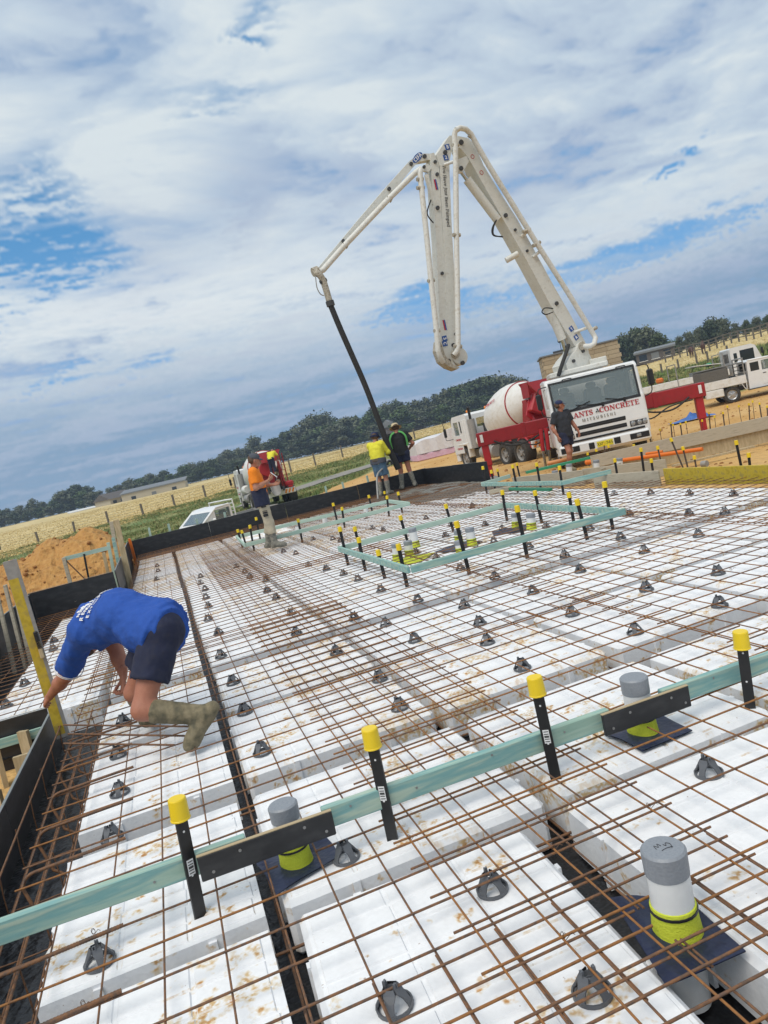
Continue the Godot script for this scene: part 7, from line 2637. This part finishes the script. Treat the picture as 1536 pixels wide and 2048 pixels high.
func trunk(sd: int, low: float) -> ArrayMesh:
	var rg = RandomNumberGenerator.new()
	rg.seed = sd
	var mb = MB.new()
	var top = Vector3(rg.randf_range(-0.5, 0.5), 6.5, rg.randf_range(-0.5, 0.5))
	mb.tube(curve([Vector3.ZERO, Vector3(0.1, 2.0, 0.05), top * 0.6, top], 3), [0.32, 0.29, 0.27, 0.25, 0.23, 0.2, 0.17, 0.13, 0.1, 0.08], 7)
	for i in 6:
		var y = lerpf(low * 0.8 + 0.8, 6.0, i / 6.0)
		var a = i * 2.4 + rg.randf()
		var s = top * (y / 6.5)
		s.y = y
		var e = s + Vector3(cos(a) * 2.0, 1.6 + rg.randf(), sin(a) * 2.0)
		mb.tube([s, s.lerp(e, 0.5) + Vector3(0, 0.15, 0), e], [0.12, 0.085, 0.04], 5)
	return mb.done()

func surroundings():
	land_things()
	trees()
	grass()

func trees():
	var kinds = [[101, 2.8, 1.5, 0.6, 2200, 0.42, "tall"], [102, 3.6, 0.6, 0.4, 2600, 0.42, "broad dense"], [103, 2.6, 2.6, 0.9, 1700, 0.36, "open-crowned"], [104, 4.2, 0.2, 0.3, 2700, 0.45, "low spreading"], [105, 1.7, 1.2, 0.6, 1500, 0.36, "narrow"]]
	var greens = [leaf_mat(0.065, 0.095, 0.036, 201), leaf_mat(0.045, 0.072, 0.030, 202), leaf_mat(0.11, 0.13, 0.075, 203), leaf_mat(0.07, 0.115, 0.034, 204)]
	var cm = []
	var tm = []
	for k in kinds:
		cm.append(crown(k[0], k[1], k[2], k[3], k[4], k[5]))
		tm.append(trunk(k[0], k[2]))
	# skyline: pixel column, top row, base row, distance
	var sky = []
	for q in [[0, 1018], [22, 1016], [48, 1010], [73, 997], [92, 1003], [112, 1000], [133, 981], [161, 969], [180, 972], [205, 981], [226, 975], [245, 969], [266, 957], [287, 955], [307, 945], [335, 939], [355, 947], [375, 929], [392, 925], [410, 922], [428, 917], [446, 912], [464, 899], [485, 896], [505, 893], [521, 872], [541, 884], [557, 876], [585, 862], [606, 852], [628, 838], [645, 828], [662, 826], [684, 840], [702, 832], [720, 830], [742, 832], [760, 815], [780, 806], [800, 800], [820, 806], [842, 800], [862, 795], [882, 788], [902, 778], [922, 772], [942, 766], [962, 760], [985, 752], [1008, 750], [1030, 752], [1052, 756], [1075, 764], [1095, 770]]:
		var x: float = q[0]
		sky.append([x, q[1], 1053.0 - x * 0.2345, 300.0 - x * 0.06, "along the paddock's far edge"])
	for q in [[1212, 716], [1232, 702], [1258, 668], [1280, 654], [1302, 652], [1324, 664], [1348, 684], [1366, 672], [1386, 662], [1408, 652], [1432, 634], [1456, 636], [1478, 656], [1500, 656], [1522, 650], [1545, 648]]:
		sky.append([q[0], q[1], 738.0 - (q[0] - 1210) * 0.16, 150.0, "on the rise behind the utes"])
	var i = 0
	for q in sky:
		for row in 3:
			if q[3] < 200.0 and row == 1:
				continue
			var x: float = q[0] + [0.0, 9.0, -6.0][row]
			var d: float = q[3] + [0.0, -14.0, 12.0][row] + 8.0 * sin(i * 2.7)
			var b = at_d(x, q[2], d)
			b.y = minf(b.y, land_h(b.x, b.z) + 1.0) if q[3] > 200 else land_h(b.x, b.z)
			var h = at_d(x, q[1], d).y - b.y
			if row == 1:
				h *= rng.randf_range(0.5, 0.75)
			elif row == 2:
				h *= rng.randf_range(0.8, 0.97)
			h = maxf(h, 2.5)
			var k = (i * 3 + (i / 4)) % 5
			if row == 1:
				k = [1, 3, 0][i % 3]
			elif q[0] > 500 and q[0] < 530:
				k = 2
			elif q[3] < 200.0:
				k = [0, 2, 0, 1, 2][i % 5]
			var wf = rng.randf_range(1.0, 1.4) * (1.35 if row == 1 else 1.0) * (1.15 if q[3] > 200.0 else 0.9)
			var gi = (i * 5 + row) % 4
			if k == 2 or k == 4:
				gi = 2
			var word: String = kinds[k][6] + " " + ["mid-green", "very dark green", "pale grey-green", "fresh green"][gi] + (" tree " if row == 0 else (" tree in front " if row == 1 else " tree at the back "))
			var t = thing("tree", word + q[4], "tree", b, rng.randf() * TAU, word + q[4])
			t.scale = Vector3(h / 10.0 * wf, h / 10.0, h / 10.0 * wf)
			part(t, "crown", cm[k], greens[gi])
			part(t, "trunk", tm[k], M.bark)
			i += 1

func grass():
	var rg = RandomNumberGenerator.new()
	rg.seed = 91
	for kind in 2:
		var mb = MB.new()
		for i in 7:
			var a = TAU * i / 7 + rg.randf()
			var u = Vector3(cos(a), 0, sin(a))
			var s = Vector3(-sin(a), 0, cos(a))
			var p = u * rg.randf() * 0.12
			var h = rg.randf_range(0.6, 1.0)
			var tip = p + u * rg.randf_range(0.1, 0.35) + Vector3.UP * h
			var w = 0.045 if kind == 0 else 0.05
			var n = (Vector3.UP + u * 0.4).normalized()
			mb.t3(p - s * w, p + s * w, p.lerp(tip, 0.55) + Vector3.UP * 0.08 + s * w * 0.8, n, n, n)
			mb.t3(p.lerp(tip, 0.55) + Vector3.UP * 0.08 + s * w * 0.8, p - s * w, tip, n, n, n)
		var mm = MultiMesh.new()
		mm.transform_format = MultiMesh.TRANSFORM_3D
		mm.use_colors = true
		mm.mesh = mb.done()
		var xs = []
		var cs = []
		var tries = 0
		var want = 110000 if kind == 0 else 60000
		while xs.size() < want and tries < want * 4:
			tries += 1
			var b = rg.randf_range(-15.0, 52.0)
			var s = seg(BEAR, b)
			var d0 = lerpf(SAND_END[s[0]], SAND_END[s[0] + 1], s[1])
			var d1 = lerpf(GREEN_END[s[0]], GREEN_END[s[0] + 1], s[1])
			var d = rg.randf_range(d0 + 1.0, d1 + 6.0) if kind == 0 else lerpf(d1 - 4.0, 190.0, pow(rg.randf(), 1.4))
			var x = EYE.x + sin(deg_to_rad(b)) * d
			var z = EYE.z - cos(deg_to_rad(b)) * d
			var nz = bump_noise.get_noise_2d(x * 1.5 + 40.0, z * 1.5)
			if kind == 0 and nz < -0.12 and rg.randf() < 0.8:
				continue
			if kind == 0 and d < 75.0 and b > 3.0 and b < 22.0:
				var near = false
				for p in path_line:
					if absf(p.x - x) < 2.2 and absf(p.z - z) < 2.2:
						near = true
						break
				if near:
					continue
			var sc = rg.randf_range(0.08, 0.2) * (1.0 + maxf(nz, 0.0) * 1.8) if kind == 0 else rg.randf_range(0.12, 0.26)
			if kind == 0 and b > 32.0:
				sc *= 2.6
			xs.append(Transform3D(Basis(Vector3.UP, rg.randf() * TAU).scaled(Vector3(sc * 1.3, sc, sc * 1.3)), land_pt(x, z) - Vector3(0, 0.03, 0)))
			if kind == 0:
				cs.append(Color(0.12, 0.20, 0.05).lerp(Color(0.36, 0.32, 0.13), pow(rg.randf(), 2.0) + (0.25 if nz < 0.0 else 0.0)))
			else:
				cs.append(Color(0.78, 0.61, 0.27).lerp(Color(0.60, 0.46, 0.18), rg.randf()))
		mm.instance_count = xs.size()
		for i in xs.size():
			mm.set_instance_transform(i, xs[i])
			mm.set_instance_color(i, cs[i])
		var o = MultiMeshInstance3D.new()
		o.name = "green_weeds" if kind == 0 else "dry_grass"
		o.multimesh = mm
		var m = StandardMaterial3D.new()
		m.vertex_color_use_as_albedo = true
		m.roughness = 0.9
		o.material_override = m
		add_child(o)
		meta(o, "green weeds and grass between the building pad and the fence" if kind == 0 else "dry yellow grass across the paddock", "grass", "", "stuff")

func house(label: String, at: Vector3, turn: float, L: float, W: float, wall: float, rise: float, wm: Material, rm: Material, gable := true):
	var t = thing("farm_building", label, "building", at, turn)
	var mb = MB.new()
	mb.box(Vector3(L, wall + 1.0, W), Vector3(0, wall / 2 - 0.5, 0))
	part(t, "wall", mb, wm)
	mb = MB.new()
	if gable:
		mb.prism([[-W / 2 - 0.5, wall - 0.05], [W / 2 + 0.5, wall - 0.05], [0, wall + rise]], L + 0.8, Transform3D(Basis(Vector3.UP, PI / 2)))
	else:
		mb.prism([[-W / 2 - 0.3, wall], [W / 2 + 0.3, wall + rise], [W / 2 + 0.3, wall + rise + 0.3], [-W / 2 - 0.3, wall + 0.3]], L + 0.6, Transform3D(Basis(Vector3.UP, PI / 2)))
	part(t, "roof", mb, rm)
	for i in 3:
		mb = MB.new()
		var x = -L * 0.32 + L * 0.32 * i
		mb.box(Vector3(1.2, 1.0, 0.08), Vector3(x, wall * 0.55, W / 2 + 0.03))
		var w = part(t, "window" if i != 1 else "door", mb, M.glass_dark if i != 1 else M.roof_grey)
		mb = MB.new()
		mb.box(Vector3(1.4, 0.1, 0.1), Vector3(x, wall * 0.55 - 0.56, W / 2 + 0.05))
		part(w, "sill", mb, M.white_dusty)
	return t

var path_line = []
func land_things():
	# soil heap outside the stepped bay
	var c = at_d(75, 1130, 22.0)
	var nz = FastNoiseLite.new()
	nz.seed = 6
	nz.frequency = 0.55
	nz.fractal_octaves = 5
	var mb = MB.new()
	var hh = func(x: float, z: float) -> float:
		var a = exp(-pow(x / 2.3, 2.0) - pow(z / 2.2, 2.0)) * 1.38 + exp(-pow((x - 1.9) / 1.3, 2.0) - pow((z - 0.4) / 1.8, 2.0)) * 0.75 + exp(-pow((x + 3.0) / 1.8, 2.0) - pow(z / 2.0, 2.0)) * 0.9
		return -0.55 + a + nz.get_noise_2d(x, z) * 0.35 * minf(1.0, a * 2.0) + nz.get_noise_2d(x * 4.0, z * 4.0) * 0.10 * minf(1.0, a * 2.0)
	var st = 0.1
	for i in 96:
		for j in 76:
			var x = -5.6 + i * st
			var z = -3.8 + j * st
			mb.qa(Vector3(x, hh.call(x, z), z), Vector3(x + st, hh.call(x + st, z), z), Vector3(x + st, hh.call(x + st, z + st), z + st), Vector3(x, hh.call(x, z + st), z + st), Vector3(x, -60, z))
	var heap = part(self, "soil_heap", mb, M.soil, Transform3D(Basis(), Vector3(c.x, 0, c.z)))
	meta(heap, "heap of orange clay soil outside the black boards", "soil heap")
	var cl = MB.new()
	cl.lathe([[0.0, -0.5], [0.42, -0.32], [0.55, 0.05], [0.3, 0.42], [0.0, 0.5]], 6)
	var mm = MultiMesh.new()
	mm.transform_format = MultiMesh.TRANSFORM_3D
	mm.mesh = cl.done()
	mm.instance_count = 420
	for i in 420:
		var x = rng.randf_range(-4.8, 3.6)
		var z = rng.randf_range(-2.0, 3.4)
		var s = rng.randf_range(0.03, 0.12)
		mm.set_instance_transform(i, Transform3D(Basis.from_euler(Vector3(rng.randf() * 6, rng.randf() * 6, rng.randf() * 6)).scaled(Vector3(s, s * 0.8, s * 1.2)), Vector3(x, hh.call(x, z) + s * 0.1, z)))
	var mi = MultiMeshInstance3D.new()
	mi.name = "clods"
	mi.multimesh = mm
	mi.material_override = M.clod
	mi.set_meta("kind", "stuff")
	heap.add_child(mi)
	# loose stones and lumps on the building pad
	mm = MultiMesh.new()
	mm.transform_format = MultiMesh.TRANSFORM_3D
	mm.mesh = cl.done()
	mm.instance_count = 2600
	for i in 2600:
		var b = deg_to_rad(rng.randf_range(14.0, 50.0))
		var d = lerpf(14.0, 46.0, rng.randf())
		var x = EYE.x + sin(b) * d
		var z = EYE.z - cos(b) * d
		if x < 8.1 and z > -16.6:
			x += 6.0
		var s = 0.015 + 0.09 * pow(rng.randf(), 4.0)
		mm.set_instance_transform(i, Transform3D(Basis.from_euler(Vector3(rng.randf() * 6, rng.randf() * 6, 0)).scaled(Vector3(s * 1.4, s, s)), land_pt(x, z)))
	mi = MultiMeshInstance3D.new()
	mi.name = "loose_stones"
	mi.multimesh = mm
	mi.material_override = M.clod
	add_child(mi)
	meta(mi, "small stones and clods scattered on the sandy building pad", "stones", "", "stuff")
	# driveway
	mb = MB.new()
	var line = []
	for q in [[480, 1012], [560, 990], [610, 975], [660, 958], [705, 944], [745, 932], [790, 918]]:
		line.append(on_land(q[0], q[1]))
	line = curve(line, 6)
	path_line = line
	for i in line.size() - 1:
		var d: Vector3 = (line[i + 1] - line[i]).normalized()
		var s = Vector3(-d.z, 0, d.x) * 1.5
		var lift = Vector3(0, 0.05, 0)
		var P = [line[i] - s, line[i] + s, line[i + 1] + s, line[i + 1] - s]
		for k in 4:
			P[k] = land_pt(P[k].x, P[k].z) + lift
		mb.qa(P[0], P[1], P[2], P[3], P[0] - Vector3(0, 9, 0))
	part(self, "path", mb, M.road).set_meta("kind", "structure")
	# fence along the paddock
	var fence = thing("paddock_fence", "post and wire fence between the green weeds and the dry paddock", "fence", on_land(287, 1030))
	var o = fence.position
	var prev = null
	for q in [[-60, 1116, 1092], [1, 1100, 1076], [78, 1085, 1062], [150, 1065, 1042], [218, 1047, 1021], [287, 1030, 1006], [350, 1012, 988], [412, 995, 969], [472, 978, 953], [528, 961, 937], [583, 945, 918], [632, 932, 905], [686, 915, 890], [758, 896, 874], [830, 878, 857], [905, 858, 838], [980, 838, 820]]:
		var b = on_land(q[0], q[1])
		var h = clampf(up_at(q[0], q[2], b), 0.9, 1.6)
		mb = MB.new()
		mb.tube([b - o - Vector3(0, 0.2, 0), b - o + Vector3(rng.randf_range(-0.06, 0.06), h, 0)], 0.11, 8)
		part(fence, "post", mb, M.post)
		if prev != null:
			for k in 4:
				var y = h * (0.25 + 0.22 * k)
				mb = MB.new()
				mb.tube([prev - o + Vector3(0, y, 0), b - o + Vector3(0, y, 0)], 0.008, 4)
				part(fence, "wire", mb, M.wire)
		prev = b
	# rail yard and horses on the rise
	var yard = thing("yard_fence", "grey timber rail fence of a horse yard on the rise", "fence", at_d(1400, 715, 118.0))
	yard.position.y = land_h(yard.position.x, yard.position.z)
	o = yard.position
	prev = null
	for i in 16:
		var b = at_d(1330 + i * 15, 715 - i * 2.3, 118.0 + 3.0 * sin(i * 0.9))
		b.y = land_h(b.x, b.z)
		mb = MB.new()
		mb.box(Vector3(0.16, 1.7, 0.16), b - o + Vector3(0, 0.75, 0))
		part(yard, "post", mb, M.post)
		if prev != null:
			for k in 3:
				mb = MB.new()
				mb.bar(prev - o + Vector3(0, 0.6 + k * 0.45, 0), b - o + Vector3(0, 0.6 + k * 0.45, 0), 0.05, 0.13)
				part(yard, "rail", mb, M.post)
		prev = b
	var wire = thing("paddock_fence", "thin post fence on the yellow strip below the horse yard", "fence", on_land(1350, 752))
	o = wire.position
	for q in [[1323, 738], [1357, 732], [1394, 725], [1416, 718], [1456, 708]]:
		var b = at_d(q[0], q[1], 75.0)
		b.y = land_h(b.x, b.z)
		mb = MB.new()
		mb.tube([b - o - Vector3(0, 0.3, 0), b - o + Vector3(0, 1.35, 0)], 0.09, 7)
		part(wire, "post", mb, M.post)
	for q in [[1384, 712, 1.0], [1408, 704, -1.0]]:
		var b = at_d(q[0], q[1], 112.0)
		b.y = land_h(b.x, b.z)
		var t = thing("horse", "brown horse grazing with head down by the horse yard" if q[2] > 0 else "brown horse standing with head up by the horse yard", "horse", b, -0.6 if q[2] > 0 else 2.4)
		mb = MB.new()
		var nk = [[Vector3(0, 1.25, 0.62), Vector3(0, 0.75, 1.15), 0.17, 0.11], [Vector3(0, 0.75, 1.15), Vector3(0, 0.42, 1.22), 0.11, 0.065]] if q[2] > 0 else [[Vector3(0, 1.3, 0.62), Vector3(0, 1.75, 0.98), 0.17, 0.11], [Vector3(0, 1.75, 0.98), Vector3(0, 1.5, 1.32), 0.11, 0.065]]
		var bones = [[Vector3(0, 1.18, 0.5), Vector3(0, 1.15, -0.1), 0.30, 0.28], [Vector3(0, 1.15, -0.1), Vector3(0, 1.2, -0.6), 0.27, 0.29], [Vector3(0, 1.25, -0.85), Vector3(0, 0.7, -1.0), 0.05, 0.06]]
		bones.append_array(nk)
		for s in [-1.0, 1.0]:
			bones.append_array([[Vector3(s * 0.15, 1.0, 0.5), Vector3(s * 0.15, 0.5, 0.52), 0.12, 0.06], [Vector3(s * 0.15, 0.5, 0.52), Vector3(s * 0.15, 0.05, 0.5), 0.05, 0.05], [Vector3(s * 0.15, 1.0, -0.6), Vector3(s * 0.15, 0.75, -0.55), 0.18, 0.1], [Vector3(s * 0.15, 0.75, -0.55), Vector3(s * 0.15, 0.5, -0.75), 0.09, 0.06], [Vector3(s * 0.15, 0.5, -0.75), Vector3(s * 0.15, 0.05, -0.72), 0.055, 0.05]])
		sdf(mb, bones, 0.06, 0.05)
		part(t, "body", mb, M.horse)
	var sh = at_d(1312, 715, 135.0)
	sh.y = land_h(sh.x, sh.z)
	house("low dark open shed under the trees beyond the yellow strip", sh, -0.7, 6.0, 3.0, 1.7, 0.4, M.roof_brown, M.roof_grey, false)
	# buildings past the paddock
	var b1 = at_d(315, 995, 215.0)
	b1.y = at_d(315, 998, 215.0).y
	house("long cream shed with a low grey roof across the paddock", b1, -0.12, 17.0, 9.0, 3.2, 0.9, M.cream_wall, M.roof_grey, false)
	var b2 = at_d(168, 1035, 230.0)
	house("small pale shed with a flat white roof by the paddock trees", b2, 0.2, 7.0, 5.0, 1.9, 0.4, M.cream_wall, M.white_dusty, false)
	var b3 = at_d(808, 862, 235.0)
	house("brown-roofed farmhouse with a verandah among the trees", b3, 0.35, 12.0, 8.0, 2.3, 2.2, M.roof_brown, M.roof_grey)
	var b4 = at_d(232, 1013, 225.0)
	house("small gabled farmhouse among the trees beside the cream shed", b4, 0.7, 8.0, 7.0, 2.4, 1.8, M.cream_wall, M.roof_brown)
	# block building behind the pump truck
	var k = at_d(1083, 716, 46.0)
	var top = k.y
	var vd = Vector3(k.x - EYE.x, 0, k.z - EYE.z).normalized()
	var rt = Vector3(-vd.z, 0, vd.x)
	var yb = land_h(k.x, k.z)
	var t = thing("block_building", "square building of tan concrete blocks behind the pump truck", "building", Vector3(k.x, yb, k.z), atan2(-vd.x, -vd.z) + 0.06)
	var Hh = top - yb
	mb = MB.new()
	mb.box(Vector3(4.4, Hh - 0.02, 3.6), Vector3(2.22, Hh / 2, -1.85))
	part(t, "wall_core", mb, M.mortar)
	var bm = MB.new()
	bm.cbox(Vector3(0.725, 0.235, 0.04), 0.012)
	var blk = bm.done()
	var bs = MB.new()
	bs.cbox(Vector3(0.04, 0.235, 0.7), 0.012)
	var blk2 = bs.done()
	var tones = [M.block_wall, noisy([Color(0.40, 0.32, 0.21), Color(0.48, 0.41, 0.29)], 0.6, 0.9, 86, 5, 64), noisy([Color(0.30, 0.24, 0.16), Color(0.38, 0.31, 0.21)], 0.6, 0.9, 87, 5, 64)]
	var courses = int(Hh / 0.25)
	for r in courses:
		for i in 6:
			part(t, "block", blk, tones[(r * 5 + i * 3 + (r * i) % 4) % 3], Transform3D(Basis(), Vector3(0.38 + i * 0.735 + (0.0 if r % 2 == 0 else 0.08), Hh - 0.13 - r * 0.25, -0.04 + 0.004 * sin(r * 3.0 + i * 5.0))))
		for i in 5:
			part(t, "block", blk2, tones[(r * 3 + i * 2) % 3], Transform3D(Basis(), Vector3(0.01, Hh - 0.13 - r * 0.25, -0.42 - i * 0.71)))
	mb = MB.new()
	mb.box(Vector3(4.6, 0.08, 3.8), Vector3(2.2, Hh + 0.04, -1.85))
	part(t, "roof", mb, M.roof_grey)
	mb = MB.new()
	mb.box(Vector3(0.55, 1.9, 0.05), Vector3(2.0, Hh - 1.6, 0.02))
	part(t, "door", mb, M.white_dusty)
	mb = MB.new()
	mb.tube([Vector3(1.25, Hh, -0.5), Vector3(1.25, Hh + 0.75, -0.5)], 0.02, 6)
	mb.box(Vector3(0.7, 0.16, 0.2), Vector3(1.1, Hh + 0.14, -0.5))
	mb.lathe([[0.0, -0.12], [0.1, -0.08], [0.12, 0.0], [0.1, 0.08], [0.0, 0.12]], 10, Transform3D(Basis(), Vector3(1.25, Hh + 0.75, -0.5)))
	part(t, "antenna", mb, M.steel_dark)
	# wrapped stack beside the mixer
	var pk = on_land(870, 914)
	vd = Vector3(pk.x - EYE.x, 0, pk.z - EYE.z).normalized()
	var dd = Vector2(pk.x - EYE.x, pk.z - EYE.z).length()
	var sc = dd / 50.0
	t = thing("wrapped_stack", "stack of building panels wrapped in white and pink plastic", "wrapped stack", pk, atan2(-vd.x, -vd.z) + 0.25)
	mb = MB.new()
	var W = 2.9 * sc
	for i in 12:
		for j in 8:
			var f = func(a: float, b: float) -> Vector3:
				var u = a / 12.0
				var v = b / 8.0
				var y: float = 1.15 + 0.35 * u + 0.10 * sin(u * 9.0) * v + 0.08 * sin(v * 5.0 + u * 4.0)
				return Vector3((u - 0.5) * W, y * sc, (v - 0.5) * 2.4 * sc)
			mb.qa(f.call(i, j), f.call(i + 1, j), f.call(i + 1, j + 1), f.call(i, j + 1), Vector3(0, -9, 0))
			if j == 7:
				var a: Vector3 = f.call(i, 8)
				var b: Vector3 = f.call(i + 1, 8)
				var lo = 0.42 * sc
				mb.qa(a, b, Vector3(b.x, lo, b.z + 0.05 + 0.06 * sin(i * 1.7)), Vector3(a.x, lo, a.z + 0.05 + 0.06 * sin((i - 1) * 1.7)), Vector3(0, 0.5, 0))
			if j == 0:
				var a: Vector3 = f.call(i, 0)
				var b: Vector3 = f.call(i + 1, 0)
				mb.qa(a, b, Vector3(b.x, 0.4, b.z), Vector3(a.x, 0.4, a.z), Vector3(0, 0.5, 0))
	for s in [0, 12]:
		for j in 8:
			var x = (s / 12.0 - 0.5) * W
			var y: float = (1.15 + 0.35 * s / 12.0) * sc
			mb.qa(Vector3(x, y, (j / 8.0 - 0.5) * 2.4 * sc), Vector3(x, y, ((j + 1) / 8.0 - 0.5) * 2.4 * sc), Vector3(x, 0.3, ((j + 1) / 8.0 - 0.5) * 2.4 * sc), Vector3(x, 0.3, (j / 8.0 - 0.5) * 2.4 * sc), Vector3(0, 0.5, 0))
	part(t, "white_wrap", mb, M.wrap_white)
	mb = MB.new()
	mb.cbox(Vector3(W * 1.01, 0.45 * sc, 2.45 * sc), 0.06, Vector3(0, 0.2 * sc, 0))
	part(t, "pink_wrap", mb, M.wrap_pink)
